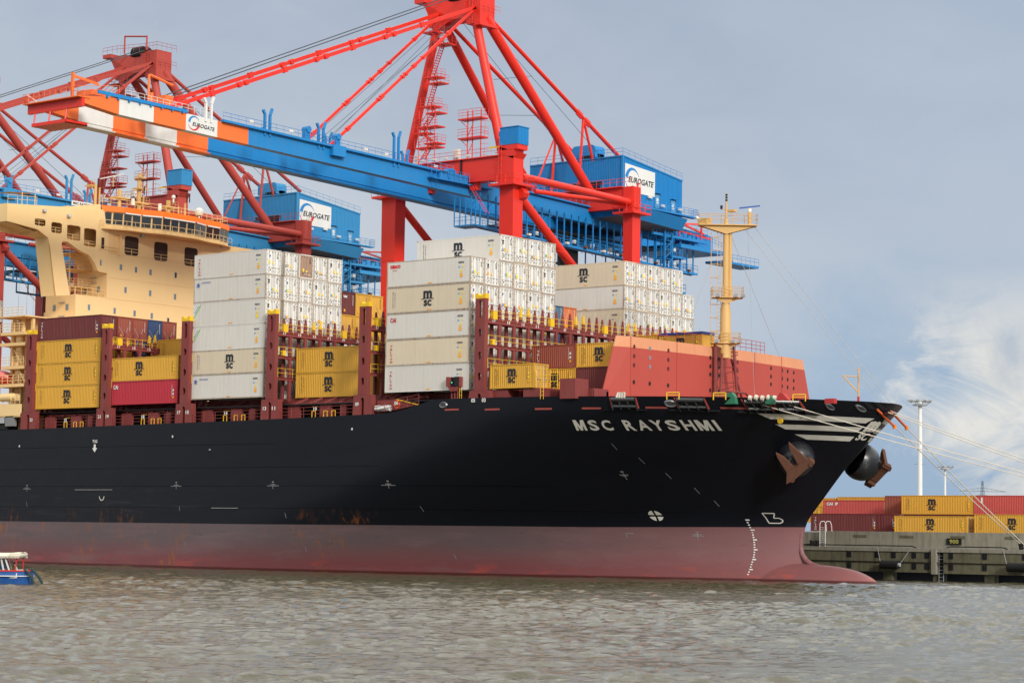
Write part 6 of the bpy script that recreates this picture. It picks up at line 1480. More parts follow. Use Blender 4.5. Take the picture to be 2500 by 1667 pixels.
    for y in [51.2 + 1.72 * k for k in range(31)]:
        z1 = zb(y) + .1; mb.box(xg - .09, xg + .09, y - .07, y + .07, 46.9 - .028 * (y - 51), z1, blu); mb.box(xg - 1.1, xg, y - .05, y + .05, 46.9 - .028 * (y - 51), 47.0 - .028 * (y - 51), blu)
        if int(y) % 3 == 0: mb.tube((xg, y, z1 - .2), (NB, y + 1.3, z1 - 1.3), .05, blu, 4); mb.tube((xg, y + 1.6, z1), (xg, y, z1 - 1.3), .04, blu, 4)
    for z, y0, y1 in ((0, 51, 104),): mb.beam((xg, y0, 46.85), (xg, y1, 45.35), .12, .32, blu); mb.beam((xg - 1.2, y0, 46.85), (xg - 1.2, y1, 45.35), .12, .32, blu); mb.beam((xg - .6, y0, 46.8), (xg - .6, y1, 45.3), 1.2, .05, blu)
    gl = B(mb, 'service_gallery')
    mb = MB(); mb.rail([(xg + .08, 51, 47.0), (xg + .08, 104, 45.5)], 1.1, blu, 1.72, .035); mb.rail([(xg - 1.2, 51, 47.0), (xg - 1.2, 104, 45.5)], 1.1, blu, 2.2, .03); S(mb, 'gallery_rail', gl)
    mb = MB()
    for k in range(11): y = 55 + 4.4 * k; z = 47.4 - .028 * (y - 51); mb.box(xg - .5, xg - .1, y, y + .55, z, z + .5, LAMP); mb.box(xg + .1, xg + .5, y + 2, y + 2.6, z - .5, z - .2, LAMP if k % 2 else RUST)
    S(mb, 'floodlight', gl)
    # catwalk basket left of the right leg
    mb = MB(); mb.box(-13.2, -9.4, 49.0, 51.4, 46.6, 46.8, blu)
    for x in (-13.2, -12.2, -11.2, -10.2, -9.4): mb.box(x - .06, x + .06, 49, 49.12, 46.8, 50.6, blu)
    mb.rail([(-13.2, 49, 46.8), (-9.4, 49, 46.8)], 1.1, blu, .8, .03); mb.ladder((-10.5, 49.2, 52.2), (-8.2, 50.2, 48.2), .7, red, (0, 1, 0)); B(mb, 'access_basket')
    # far lower bracing, trolley, cabin and hanging ropes
    mb = MB(); xf = -22.2
    for y in [70 + 2.6 * k for k in range(14)]: mb.box(xf - .08, xf + .08, y - .08, y + .08, 46.6 - .028 * (y - 51), zb(y), blu); mb.tube((xf, y, zb(y) - .2), (xf, y + 1.8, zb(y) - 2.5), .05, blu, 4)
    mb.beam((xf, 70, 46.15), (xf, 104, 45.2), .15, .35, blu); mb.box(-20.6, -12.6, 62, 98, 48.6, 48.75, DARK); B(mb, 'far_gallery')
    mb = MB(); mb.box(-19.6, -13.4, 80.5, 86.5, 47.6, 49.0, blu); mb.beam((-13.2, 78, 48.6), (-13.2, 90, 48.2), .3, .5, blu); mb.beam((-12.6, 88, 47.6), (-15, 79, 47.6), .25, .4, blu); mb.box(-18.5, -16.5, 79, 81.5, 44.8, 47.4, DARK); trl = B(mb, 'trolley')
    mb = MB()
    for i in range(14): x = -12.6 - .25 * (i % 5); y = 69.5 + i * .42; mb.tube((x, y, 48.5), (x, y, 36 - (i % 3) * .4), .045, BLK, 4)
    for y in (63.2, 65.0, 66.4, 68.3): mb.tube((-13, y, 48.5), (-13, y, 33), .03, STEELG, 4)
    S(mb, 'hoist_rope', trl)
    # end of girder: lattice shaft, platforms
    mb = MB()
    for x in (-10.2, -8.6):
        for y in (92.6, 94.6): mb.box(x - .1, x + .1, y - .1, y + .1, 43.6, 51.0, blu)
    for k in range(5): z = 43.8 + 1.4 * k; mb.tube((-8.6, 92.6, z), (-8.6, 94.6, z + 1.4), .06, blu, 5); mb.tube((-8.6, 94.6, z), (-8.6, 92.6, z), .06, blu, 5); mb.tube((-10.2, 92.6, z), (-8.6, 92.6, z), .06, blu, 5)
    mb.box(-11.2, -8.0, 89.8, 95.2, 43.4, 43.75, blu); B(mb, 'lattice_shaft')
    mb = MB()
    for z, y0, y1 in ((41.7, 91, 98.6), (44.9, 95, 99.0), (47.0, 95, 98.6)):
        mb.box(-12.2, -8.8, y0, y1, z, z + .3, blu); mb.rail([(-8.8, y0, z + .3), (-8.8, y1, z + .3), (-12, y1, z + .3)], 1.1, blu, .9, .035)
    for y in (95.3, 97.9): mb.box(-9.6, -9.4, y, y + .2, 41.7, 50.6, blu)
    for z in (43.0, 46.0, 48.0): mb.box(-10.0, -9.4, 96.2, 96.8, z, z + .6, LAMP)
    B(mb, 'stair_platform')
    mb = MB(); mb.box(-20.5, -9.0, 97.5, 109.5, 48.8, 49.4, blu); mb.box(-12.8, -9.0, 99, 104, 50.2, 50.5, blu); mb.rail([(-9.0, 90, 50.4), (-9.0, 104, 50.2), (-9.0, 109.5, 49.5)], 1.1, blu, 1.0, .035)
    mb.box(-9.2, -8.8, 90, 104.5, 50.0, 50.35, blu); mb.box(-12, -8.5, 108.5, 118.5, 47.6, 47.95, blu); mb.rail([(-8.5, 108.5, 47.95), (-8.5, 118.5, 47.95)], 1.1, blu, 1.2, .035); mb.box(-10, -9, 112.0, 113, 47.9, 48.4, LAMP)
    for k in range(9): mb.box(-12.8 + .3 * (k % 3), -11.6, 96 + 1.2 * k, 96.8 + 1.2 * k, 50.4, 51.4 + .3 * (k % 2), blu)
    B(mb, 'end_platform')
    mb = MB()
    for p, q in (((-10, 95.8, 53.4), (-10, 98.4, 53.9)), ((-10, 98.4, 53.9), (-10, 98.4, 50.6)), ((-10, 97.2, 53.0), (-12, 108, 52.2)), ((-10, 104.4, 53.2), (-10, 104.4, 50.5)), ((-14.5, 98, 53.0), (-10, 104.4, 53.2)), ((-12, 96, 52.2), (-12, 110, 51.6))): mb.beam(p, q, .2, .28, red)
    B(mb, 'rear_frame')
    mb = MB(); mb.tube((-12.6, 93.4, 54.4), (-12.6, 101.5, 49.8), .38, red, 14); B(mb, 'rear_strut', True)
    # machine house
    hx0, hx1, hy0, hy1 = -25.2, -7.8, 80.6, 95.9
    mb = MB()
    zr = lambda y: 60.4 - (y - hy0) * .115
    mb.add([(hx0, hy0, 53.6), (hx1, hy0, 53.6), (hx1, hy1, 52.9), (hx0, hy1, 52.9), (hx0, hy0, zr(hy0)), (hx1, hy0, zr(hy0)), (hx1, hy1, zr(hy1)), (hx0, hy1, zr(hy1))], [(0, 1, 5, 4), (1, 2, 6, 5), (2, 3, 7, 6), (3, 0, 4, 7), (4, 5, 6, 7), (0, 3, 2, 1)], blu)
    n = 56
    for k in range(n): x = hx0 + (hx1 - hx0) * k / n; mb.box(x, x + .1, hy0 - .05, hy0, 55.4, 60.3, blu)
    for k in range(46): y = hy0 + (hy1 - hy0) * (k + .3) / 46; mb.box(hx1, hx1 + .05, y, y + .1, 54.6, zr(y) - .1, blu)
    mb.beam((hx1 + .03, hy0 - .05, 54), (hx1 + .03, hy0 - .05, 60.5), .3, .3, blu); mb.beam((hx0, hy0 - .06, 60.45), (hx1, hy0 - .06, 60.45), .15, .2, blu); mb.beam((hx1 + .06, hy0, 60.45), (hx1 + .06, hy1, zr(hy1) + .05), .15, .2, blu)
    hs_ = B(mb, 'machine_house')
    mb = MB(); mb.add([(hx0 - .5, hy0 - .6, 53.3), (hx1 + 1.3, hy0 - .6, 53.3), (hx1 + 1.3, hy1 - .3, 52.7), (hx0 - .5, hy1 - .3, 52.7), (hx0 - .5, hy0, 51.6), (hx1 + .2, hy0, 51.6), (hx1 + .2, hy1 - .3, 51.0), (hx0 - .5, hy1 - .3, 51.0)], [(0, 1, 2, 3), (1, 2, 6, 5), (0, 1, 5, 4), (2, 3, 7, 6)], blu)
    mb.add([(hx0 - .5, hy0, 51.6), (hx1 + .2, hy0, 51.6), (hx1 + .2, hy1 - .3, 51.0), (hx0 - .5, hy1 - .3, 51.0)], [(0, 1, 2, 3)], flat('soffit_grey', (.20, .17, .15), .8)); mb.box(hx1 + .2, hx1 + 1.3, hy0 + 1, hy1 + 2.4, 53.1, 53.3, blu); S(mb, 'underframe', hs_)
    mb = MB(); mb.rail([(hx1 + 1.3, hy0 + 1, 53.3), (hx1 + 1.3, hy1 + 2.4, 53.3), (hx1, hy1 + 2.4, 53.3)], 1.1, blu, 1.2, .035, (1, .66, .33)); mb.rail([(hx0, hy0, 60.5), (hx1, hy0, 60.5), (hx1, hy1, zr(hy1) + .1)], 1.1, blu, 1.5, .03); mb.ladder((hx1 + 1.0, 91.5, 53.3), (hx1 + 1.0, 93, 54.6), .6, blu, (1, 0, 0)); S(mb, 'roof_rail', hs_)
    mb = MB(); v = [(-17.9, 81.2), (-13.5, 81.2)]
    pts = []
    for cx, cz, a0 in ((-14.2, 62.1, 0), (-17.2, 62.1, 90)):
        for k in range(5): a = radians(a0 + k * 22.5); pts.append((cx + .7 * cos(a), cz + .7 * sin(a)))
    pts += [(-17.9, 60.9), (-13.5, 60.9)]; mb.prism(pts, 'y', 81.4, 83.8, blu); mb.box(-16.0, -13.8, 81.35, 81.45, 60.6, 61.2, DARK); mb.box(-14.6, -13.5, 82, 83.6, 60, 61.5, blu); S(mb, 'roof_vent', hs_)
    for (y, z) in ((88.8, 54.9), (92.9, 54.5)):
        mb = MB(); mb.box(hx1 + .05, hx1 + .12, y, y + 1.0, z - 1.2, z + .9, flat('door_light_blue', (.10, .30, .50))); mb.box(hx1 + .12, hx1 + .14, y + .25, y + .75, z - .6, z + .3, LAMP); mb.box(hx1, hx1 + .5, y - .15, y + 1.3, z + 1.0, z + 1.06, blu); S(mb, 'door', hs_)
    mb = MB()
    for y, z in ((83.2, 54.6), (86.6, 54.9), (89.9, 54.0), (94.4, 54.0), (82.6, 56.0)): mb.box(hx1 + .3, hx1 + .5, y, y + .9, z, z + .35, LAMP)
    mb.box(-17, -11.5, hy0 - .5, hy0 - .05, 56.6, 56.9, NAVY); mb.box(-16, -11.8, hy0 - .4, hy0 - .05, 56.0, 56.3, NAVY); S(mb, 'floodlight', hs_)
    sg = MB(); y0, y1 = 81.1, 88.7; sg.add([(hx1 + .07, y0, 55.35), (hx1 + .07, y1, 55.3), (hx1 + .07, y1, 58.95), (hx1 + .07, y0, 59.45)], [(0, 1, 2, 3)], WHT); bd = S(sg, 'sign_board', hs_)
    mb = MB(); f = lambda u, v: (hx1 + .09, 82.9 + u * 1.0, 57.2 + v); ring(mb, f, 1.75, 172, 20, LB_, .75, .04); ring(mb, f, 1.75, 195, 345, LR_, .05, .55)
    put_text(mb, 'EUROGATE', lambda u, v: (hx1 + .11, 81.95 + u, 56.75 - .02 * u + v), 6.4, .88, NAVY, .02, .25); S(mb, 'company_emblem', bd)
    return t
crane(0, RED, BLU, 'bright red and blue gantry crane whose orange and white boom crosses above the ship')
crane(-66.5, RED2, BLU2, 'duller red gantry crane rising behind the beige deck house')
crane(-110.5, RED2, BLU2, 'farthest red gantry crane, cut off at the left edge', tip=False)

# ---------------------------------------------------------------- yard behind the quay
def yard():
    G = 'containers stacked in the yard'
    Zg = 5.95
    C = container
    C(11.4, 122, Zg, col='maroon', logo='triton', var=2, label='dark red box at the front of the yard, just right of the stem', group=G)
    C(14.6, 122.4, Zg, col='maroon', var=2, label='dark red box end tucked behind the front dark red box', group=G)
    C(8.2, 131, Zg, H=2.591, col='brown', var=2, label='hidden brown box carrying the faded red one', group=G)
    C(8.2, 131, Zg + 2.6, H=2.591, col='pinkred', logo='caiip', var=2, label='faded red box with white letters above the front dark red one', group=G)
    C(8.4, 135, Zg, col='maroon', var=2, label='maroon box under the long upper yellow one', group=G)
    C(8.4, 135, Zg + HC, col='yellow', logo='msca', var=2, label='long yellow box partly hidden behind the faded red one, ribbed doors showing', group=G)
    C(-4.1, 135, Zg + HC * .97, H=2.8, col='yellow', var=1, label='sliver of yellow box beside the stem in the upper yard row', group=G)
    C(-4.1, 131, Zg + 1.6, H=2.591, col='yellow', var=1, label='yellow box end squeezed between the stem and the faded red box', group=G)
    C(15.9 + 6, 126.8, Zg + HC, col='brown', var=1, label='narrow red strip of box between two upper yellow ones', group=G)
    C(15.9 + 6, 126.8, Zg, col='maroon', var=1, label='maroon box under the narrow red strip', group=G)
    C(28.0, 119, Zg, H=2.591, col='yellow', logo='msc', var=2, label='yellow box with dark emblem standing low right of the dark red ones', group=G)
    C(26.4, 124, Zg, col='maroon', var=1, label='maroon box showing as a strip above the low yellow one', group=G)
    C(26.4, 124, Zg + HC, col='yellow', logo='mscz', var=1, label='yellow box with dark emblem in the upper row at the middle of the yard', group=G) if False else C(26.4, 124, Zg + HC, col='yellow', logo='mscb', var=1, label='yellow box with dark emblem in the upper row beside the orange-brown one', group=G)
    C(41.4, 119, Zg, col='yellow', logo='msc', var=1, label='yellow box with dark emblem in the bottom row at the right edge', group=G)
    C(38.7, 124, Zg, col='maroon', var=1, label='maroon box hidden behind the right-hand yellow one', group=G)
    C(38.7, 124, Zg + HC, col='pinkred', logo='patch', var=1, label='orange-brown box with white label strip in the upper row at the right edge', group=G)
    C(51.2, 124, Zg + HC, col='brown', var=1, label='red-brown box just beyond the right edge, upper row', group=G); C(51.2, 124, Zg, col='yellow', var=1, label='yellow box just beyond the right edge, bottom row', group=G)
    for i, (p, h, r, dz, lab) in enumerate((((-79.9, 300), 32.4, .62, 0, 'tall white floodlight mast rising right of the bow'), ((-235, 600), 28.0, .5, 0, 'smaller white floodlight mast far behind the mooring lines'))):
        t = thing('floodlight_mast', lab, 'light mast', (p[0], p[1], Zg), group='yard floodlight masts')
        mb = MB(); mb.tube((0, 0, 0), (0, 0, h), r, WHT, 16, r * .75); mb.build('mast', t)
        mb = MB(); s = 2.4 * (1 if i == 0 else 1.25)
        mb.tube((0, 0, h - .9), (0, 0, h - .6), s * .62, STEELG, 16); 
        pts = [(s * 1.1 * cos(k * pi / 8), s * 1.1 * sin(k * pi / 8), h) for k in range(17)]; mb.path(pts, .09, STEELG, 5); mb.path([(a * .65, b * .65, h - .9) for a, b, c in pts], .09, STEELG, 5)
        for a, b, c in pts[::2]: mb.tube((a, b, c), (a * .6, b * .6, h - .9), .06, STEELG, 4); mb.tube((a, b, c), (0, 0, h), .06, STEELG, 4)
        mb.build('lamp_ring', t)
        for k in range(10):
            a = k * 2 * pi / 10; c = Vector((s * 1.1 * cos(a), s * 1.1 * sin(a), h + .15)); mb = MB(); mb.box(c.x - .42, c.x + .42, c.y - .3, c.y + .3, c.z - .12, c.z + .22, STEELG); mb.build('floodlight', t)
        mb = MB(); mb.tube((-1.6, 0, h * .54), (1.6, 0, h * .54), .06, STEELG, 4); mb.build('crossarm', t)
    t = thing('power_pylon', 'hazy lattice power pylon far behind the yard', 'pylon', (-375, 900, Zg)); PY = flat('pylon_grey', (.16, .20, .24), .7)
    H = 32.0; mb = MB()
    for sx in (-1, 1):
        for sy in (-1, 1): mb.tube((sx * 2.6, sy * 2.6, 0), (sx * .25, sy * .25, H), .16, PY, 4)
    for k in range(10):
        f0, f1 = k / 10, (k + 1) / 10; a = 2.6 - 2.35 * f0; b = 2.6 - 2.35 * f1
        for sy in (-1, 1): mb.tube((-a, sy * a, H * f0), (b, sy * b, H * f1), .09, PY, 4); mb.tube((a, sy * a, H * f0), (-b, sy * b, H * f1), .09, PY, 4)
    mb.build('tower', t)
    for z, w in ((22.8, 17), (26.5, 12.5)):
        mb = MB(); d = Vector((cos(YAW + .1), sin(YAW + .1), 0))
        for s_ in (-1, 1): mb.tube(Vector((0, 0, z)), d * w * s_ + up * z, .13, PY, 4); mb.tube(Vector((0, 0, z + 1.9)), d * w * s_ + up * z, .11, PY, 4)
        for k in range(-4, 5): c = d * (w * k / 5) + up * z; mb.tube(c, c + up * 1.8 * (1 - abs(k) / 5), .07, PY, 4)
        mb.build('crossarm', t)
yard()

# ---------------------------------------------------------------- mooring lines
def lines():
    Q = Vector((97, 53, 6.0)); R = Vector((70.9, 50.6, 4.4))
    def rope(a, b, sag, r, mat, n=26):
        a = Vector(a); b = Vector(b); return [a.lerp(b, i / n) - up * sag * 4 * (i / n) * (1 - i / n) for i in range(n + 1)]
    L = [((61.7, 10.4, 18.35), Q, .35, 'cream mooring line leaving the left fairlead, lowest of the long lines', 0), ((63.7, 12.7, 18.35), Q + Vector((.3, 0, .1)), .35, 'cream mooring line leaving the second fairlead beside the yellow tag', 0),
         ((68.85, 21.7, 18.3), R, .15, 'steep mooring line with orange chafe sleeve dropping to the quay at right', 1), ((69.2, 23.9, 18.25), R + Vector((.4, 0, 0)), .15, 'steep mooring line from the stem with long red sleeve', 1),
         ((69.2, 24.0, 18.2), Q + Vector((.2, .5, .3)), .5, 'thin mooring line from the stem, upper of the long pair', 0), ((69.0, 23.6, 18.1), Q + Vector((0, .2, 0)), .6, 'thin mooring line from the stem, lower of the long pair', 0)]
    for a, b, sag, lab, sl in L:
        pts = rope(a, b, sag, .05, ROPE); t = thing('mooring_line', lab, 'rope', tuple(a), group='mooring lines at the bow')
        o0 = Vector(a); mb = MB(); mb.path([p - o0 for p in pts], .055, ROPE, 6); mb.build('line', t)
        if sl:
            mb = MB(); q = [p - o0 for p in rope(a, b, sag, 0, 0)]; k = 3
            mb.path([q[0], q[1], q[2], q[3]], .13, ROPEO, 8); mb.tube(q[3] - Vector((0, 0, .25)), q[3] + Vector((0, 0, .2)), .2, flat('tie_orange', (.75, .20, .02)), 8); mb.build('chafe_sleeve', t)
    mb = MB(); c = Vector(hs(62.3, 16.95, .25)); mb.tube(c + up * .0, c + up * 1.4, .02, ROPE, 4); mb.tube(c - Vector((0, .1, 0)), c + Vector((0, .1, 0)), .3, YEL, 12); o = wb(mb, 'yellow_tag', SHIP)
lines()

# ---------------------------------------------------------------- harbour launch with passengers
def launch():
    t = thing('harbour_launch', 'small blue and white open passenger launch at the left edge, canopy half rolled', 'boat', (44.95, -73.15, 0), YAW)
    BB = paint('launch_blue', (.012, .085, .30), .4, .1, dirtamt=.3, spec=.5); BW = flat('launch_white', (.62, .62, .60), .5); BR = flat('launch_red', (.50, .03, .03), .5)
    # local: +x = stern (right in view), y away from camera
    xs = [-9, -6, -2, 0, 1.4, 2.1, 2.45]; hw = [1.5, 1.75, 1.8, 1.75, 1.5, 1.15, .75]
    mb = MB(); rows = [(-.35, .72), (.0, .84), (.62, .98), (.70, 1.04), (1.05, 1.05)]; vs = []
    for x, w in zip(xs, hw):
        for z, k in rows: vs.append((x - (.25 if z < 0 and x > 1 else 0), -w * k, z))
        for z, k in rows[::-1]: vs.append((x - (.25 if z < 0 and x > 1 else 0), w * k, z))
    m_ = len(rows) * 2
    mb.add(vs, [(i * m_ + j, (i + 1) * m_ + j, (i + 1) * m_ + j + 1, i * m_ + j + 1) for i in range(len(xs) - 1) for j in range(m_ - 1) if j != m_ // 2 - 1] + [tuple(range((len(xs) - 1) * m_, len(xs) * m_))], BB)
    mb.build('hull', t)
    mb = MB()
    for sd in (-1, 1):
        for a, b, wa, wb_ in zip(xs, xs[1:], hw, hw[1:]):
            mb.beam((a, sd * wa * 1.08, 1.07), (b, sd * wb_ * 1.08, 1.07), .1, .1, BR); mb.beam((a, sd * wa * 1.06, .66), (b, sd * wb_ * 1.06, .66), .1, .07, BW)
    mb.build('rubbing_strake', t)
    mb = MB(); mb.box(-9, 1.4, -1.45, 1.45, .45, .5, flat('launch_floor', (.25, .2, .15)))
    mb.box(-9, 1.6, -1.5, -1.2, .5, .9, BW); mb.box(-9, 1.6, 1.2, 1.5, .5, .9, BW); mb.box(1.45, 1.9, -1.1, 1.1, .5, 1.15, BW); mb.build('bench', t)
    mb = MB()
    for sd in (-1, 1):
        for x, lx in ((1.0, .55), (.55, .25), (-2.2, -2.2), (-5, -5)): mb.beam((x, sd * 1.5, 1.05), (lx, sd * 1.35, 2.2), .09, .09, BW)
        mb.beam((1.45, sd * 1.4, 1.05), (1.5, sd * 1.3, 2.15), .08, .08, BR); mb.beam((-1.4, sd * 1.45, 1.1), (.1, sd * 1.35, 2.15), .06, .06, BR)
    mb.box(-6, .2, 1.3, 1.34, 1.2, 2.1, GLASSL); mb.build('canopy_frame', t)
    mb = MB(); CV = flat('canopy_cream', (.66, .60, .48), .8); n = 14; prof = [(-9, 2.95), (-5, 2.95), (-3, 2.85), (-1.5, 2.62), (0, 2.55), (1.1, 2.62), (1.75, 2.62)]; vs = []
    for x, z in prof:
        for k in range(n + 1): a = pi * k / n; vs.append((x, -1.62 * cos(a), z - .55 + .42 * sin(a) + .03 * sin(x * 9 + k)))
    N1 = n + 1; mb.add(vs, [(i * N1 + j, (i + 1) * N1 + j, (i + 1) * N1 + j + 1, i * N1 + j + 1) for i in range(len(prof) - 1) for j in range(n)], CV)
    for x in (1.1, 1.35, 1.6): mb.tube((x, -1.6, 2.25), (x - .05, 1.6, 2.3), .20, CV, 8)
    for k in range(9): mb.box(-9 + .1, 1.75, -1.64, -1.60, 2.05, 2.2, CV)
    mb.build('canopy', t, smooth=False)
    mb = MB(); GR = flat('fender_green_black', (.02, .045, .04), .7)
    for y, x, a in ((-1.2, 2.3, .2), (-.6, 2.75, .35)):
        mb.path([(x - .2, y, 1.2), (x + .1, y - .05, .95), (x + .35 + a * .3, y - .1, .55), (x + .5 + a * .6, y - .1, .1)], .11, GR, 8)
    mb.build('tyre_fender', t)
    # people: one skinned surface each
    skin = flat('skin', (.45, .26, .18), .6); hair = flat('hair_dark', (.03, .018, .012), .7)
    def person(x, y, z, face, shirt, lab, lean=0.0):
        cl = flat('shirt_' + lab[:12].replace(' ', '_'), shirt, .8); p = thing('person', lab, 'person', (0, 0, 0), group='passengers in the launch')
        p.parent = None
        base = Matrix.Translation((44.95, -73.15, 0)) @ Matrix.Rotation(YAW, 4, 'Z') @ Matrix.Translation((x, y, z)) @ Matrix.Rotation(face, 4, 'Z'); p.matrix_world = base
        J = {'pel': (0, 0, .0), 'wst': (0, -.02 - lean * .2, .2), 'chs': (0, -.03 - lean * .5, .42), 'nck': (0, -.02 - lean * .7, .56), 'hd': (0, .0 - lean * .8, .68), 'top': (0, -.01 - lean * .8, .76),
             'ls': (-.19, -.03 - lean * .6, .49), 'le': (-.26, .02, .24), 'lw': (-.16, .24, .12), 'lh': (-.12, .32, .10), 'rs': (.19, -.03 - lean * .6, .49), 're': (.26, .02, .24), 'rw': (.16, .24, .12), 'rh': (.12, .32, .10),
             'lk': (-.13, .42, .02), 'la': (-.13, .46, -.40), 'lf': (-.13, .60, -.44), 'rk': (.13, .42, .02), 'ra': (.13, .46, -.40), 'rf': (.13, .60, -.44), 'lhp': (-.10, .02, -.01), 'rhp': (.10, .02, -.01)}
        E_ = [('pel', 'wst'), ('wst', 'chs'), ('chs', 'nck'), ('nck', 'hd'), ('hd', 'top'), ('chs', 'ls'), ('ls', 'le'), ('le', 'lw'), ('lw', 'lh'), ('chs', 'rs'), ('rs', 're'), ('re', 'rw'), ('rw', 'rh'), ('pel', 'lhp'), ('lhp', 'lk'), ('lk', 'la'), ('la', 'lf'), ('pel', 'rhp'), ('rhp', 'rk'), ('rk', 'ra'), ('ra', 'rf')]
        R_ = dict(pel=.14, wst=.13, chs=.15, nck=.06, hd=.10, top=.075, ls=.07, le=.045, lw=.032, lh=.04, rs=.07, re=.045, rw=.032, rh=.04, lhp=.10, rhp=.10, lk=.065, rk=.065, la=.045, ra=.045, lf=.04, rf=.04)
        ks = list(J); me = bpy.data.meshes.new('body'); me.from_pydata([J[k] for k in ks], [(ks.index(a), ks.index(b)) for a, b in E_], [])
        o = bpy.data.objects.new('body', me); COL.objects.link(o)
        md = o.modifiers.new('skin', 'SKIN'); md.use_smooth_shade = True
        for i, k in enumerate(ks): me.skin_vertices[0].data[i].radius = (R_[k], R_[k])
        me.skin_vertices[0].data[0].use_root = True
        sb = o.modifiers.new('sub', 'SUBSURF'); sb.levels = 1; sb.render_levels = 2
        bpy.context.view_layer.update(); m2 = bpy.data.meshes.new_from_object(o.evaluated_get(bpy.context.evaluated_depsgraph_get())); o.modifiers.clear(); o.data = m2
        m2.materials.clear(); TR = flat('trousers_dark', (.03, .035, .05), .8)
        for mt in (cl, skin, TR): m2.materials.append(mt)
        for f in m2.polygons:
            c = f.center; f.material_index = 1 if (c.z > .55 or (c.y > .12 and c.z > .06 and c.z < .25)) else (2 if c.z < .07 else 0)
        o.parent = p
        mb = MB(); n = 12; vs = []
        hc = Vector(J['hd']) + Vector((0, -.015, .02))
        for i in range(6):
            th = i / 5 * pi * .58
            for k in range(n): a = 2 * pi * k / n; f = 1 if sin(a) < .35 else .82; vs.append(hc + Vector((.118 * sin(th) * cos(a), .125 * sin(th) * sin(a) * f - .01, .125 * cos(th))))
        mb.add(vs, [(i * n + k, i * n + (k + 1) % n, (i + 1) * n + (k + 1) % n, (i + 1) * n + k) for i in range(5) for k in range(n)], hair); mb.build('hair', p)
        mb = MB(); hd = Vector(J['hd'])
        mb.add([hd + Vector(v) for v in ((-.014, .095, -.01), (.014, .095, -.01), (0, .125, -.02), (0, .095, .03))], [(0, 1, 2), (0, 2, 3), (1, 3, 2)], skin)
        for s_ in (-1, 1): mb.box(hd.x + s_ * .035 - .012, hd.x + s_ * .035 + .012, hd.y + .09, hd.y + .10, hd.z + .012, hd.z + .025, hair); mb.tube((hd.x + s_ * .10, hd.y, hd.z - .02), (hd.x + s_ * .115, hd.y - .01, hd.z + .02), .018, skin, 6)
        mb.box(hd.x - .025, hd.x + .025, hd.y + .088, hd.y + .097, hd.z - .05, hd.z - .042, CRED); mb.build('face', p)
        # hands with separate fingers
        for nm in ('lh', 'rh'):
            mb = MB(); c = Vector(J[nm]); sx = -1 if nm == 'lh' else 1
            for i, ln in enumerate((.065, .075, .07, .055)): a = c + Vector((sx * (-.03 + .02 * i), .02, 0)); b = a + Vector((0, ln * .6, -.005)); mb.tube(a, b, .009, skin, 6, .008); mb.tube(b, b + Vector((0, ln * .35, -.03)), .008, skin, 6, .007)
            mb.tube(c + Vector((-sx * .03, -.02, 0)), c + Vector((-sx * .065, .03, -.01)), .011, skin, 6, .009); mb.build('hand', p)
    person(-.35, -.85, .98, pi * .75, (.60, .55, .55), 'person in a pale top seated at the very left edge of the launch')
    person(.30, -.90, .98, pi * 1.1, (.04, .13, .20), 'person with dark hair and dark blue jacket seated near the rail')
    person(1.05, -.55, .90, pi * .6, (.14, .12, .05), 'person in dark olive jacket leaning back under the red strut', .15)
launch()

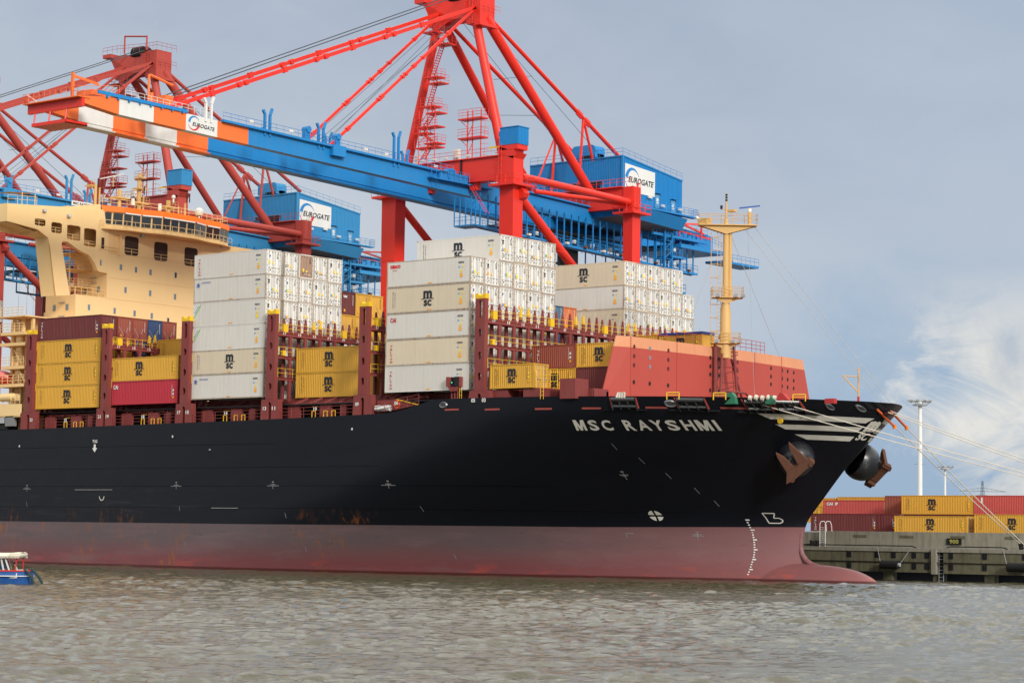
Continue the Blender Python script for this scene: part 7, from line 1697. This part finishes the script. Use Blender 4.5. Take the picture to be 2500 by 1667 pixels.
# ---------------------------------------------------------------- one mesh per separate piece
def split_loose():
    ALL = {'guide_post', 'fender_hole', 'pile', 'floodlight', 'rope_guide', 'yellow_stanchion', 'lightening_hole', 'guard_frame', 'landing', 'sheave', 'equipment_box', 'deck_equipment', 'side_rail', 'opening_rail',
           'tyre_fender', 'frame_marks', 'load_marks', 'strake', 'weld_seam', 'side_platform', 'signal_mast', 'winch_frame', 'sun_visor', 'lightening_slot', 'container_pedestal', 'door_placard', 'side_placard', 'bow_chock', 'tug_arrow', 'hull_fitting', 'bench', 'pipe'}
    for o in list(bpy.data.objects):
        if o.type != 'MESH' or o.data.users > 1 or o.parent is None or o.name.startswith(('water', 'hull', 'body')): continue
        me = o.data; nv = len(me.vertices)
        if nv > 30000: continue
        par = list(range(nv))
        def find(a):
            while par[a] != a: par[a] = par[par[a]]; a = par[a]
            return a
        for e in me.edges:
            a, b = find(e.vertices[0]), find(e.vertices[1])
            if a != b: par[max(a, b)] = min(a, b)
        root = [find(i) for i in range(nv)]; ids = sorted(set(root)); k = len(ids)
        if k < 2 or k > 1200: continue
        ix = {r: i for i, r in enumerate(ids)}; lo = [[1e9] * 3 for _ in ids]; hi = [[-1e9] * 3 for _ in ids]
        for v, r in zip(me.vertices, root):
            i = ix[r]
            for c in range(3):
                x = v.co[c]
                if x < lo[i][c]: lo[i][c] = x
                if x > hi[i][c]: hi[i][c] = x
        import numpy as np
        lo = np.array(lo); hi = np.array(hi); size = (hi - lo).max(axis=1)
        gap = np.sqrt((np.maximum(0, np.maximum(lo[:, None] - hi[None], lo[None] - hi[:, None])) ** 2).sum(axis=2))
        base = o.name.split('.')[0]
        near = gap <= (.06 if base in ALL else np.maximum(.02, .5 * np.maximum(size[:, None], size[None])))
        lab = [-1] * k; n = 0
        for i in range(k):
            if lab[i] >= 0: continue
            st = [i]; lab[i] = n
            while st:
                a = st.pop()
                for b in np.nonzero(near[a])[0]:
                    if lab[b] < 0: lab[b] = n; st.append(int(b))
            n += 1
        if n < 2 or n > 100: continue
        groups = [[] for _ in range(n)]
        for p in me.polygons: groups[lab[ix[root[p.vertices[0]]]]].append(p)
        first = True; co = [tuple(v.co) for v in me.vertices]
        for g in groups:
            if not g: continue
            used = sorted({v for p in g for v in p.vertices}); mp = {v: i for i, v in enumerate(used)}
            m2 = bpy.data.meshes.new(base); m2.from_pydata([co[v] for v in used], [], [[mp[v] for v in p.vertices] for p in g])
            for mt in me.materials: m2.materials.append(mt)
            for q, p in zip(m2.polygons, g): q.material_index = p.material_index; q.use_smooth = p.use_smooth
            if first: tgt = o; first = False; o.data = m2
            else:
                c = o.copy(); c.data = m2; COL.objects.link(c)
split_loose()
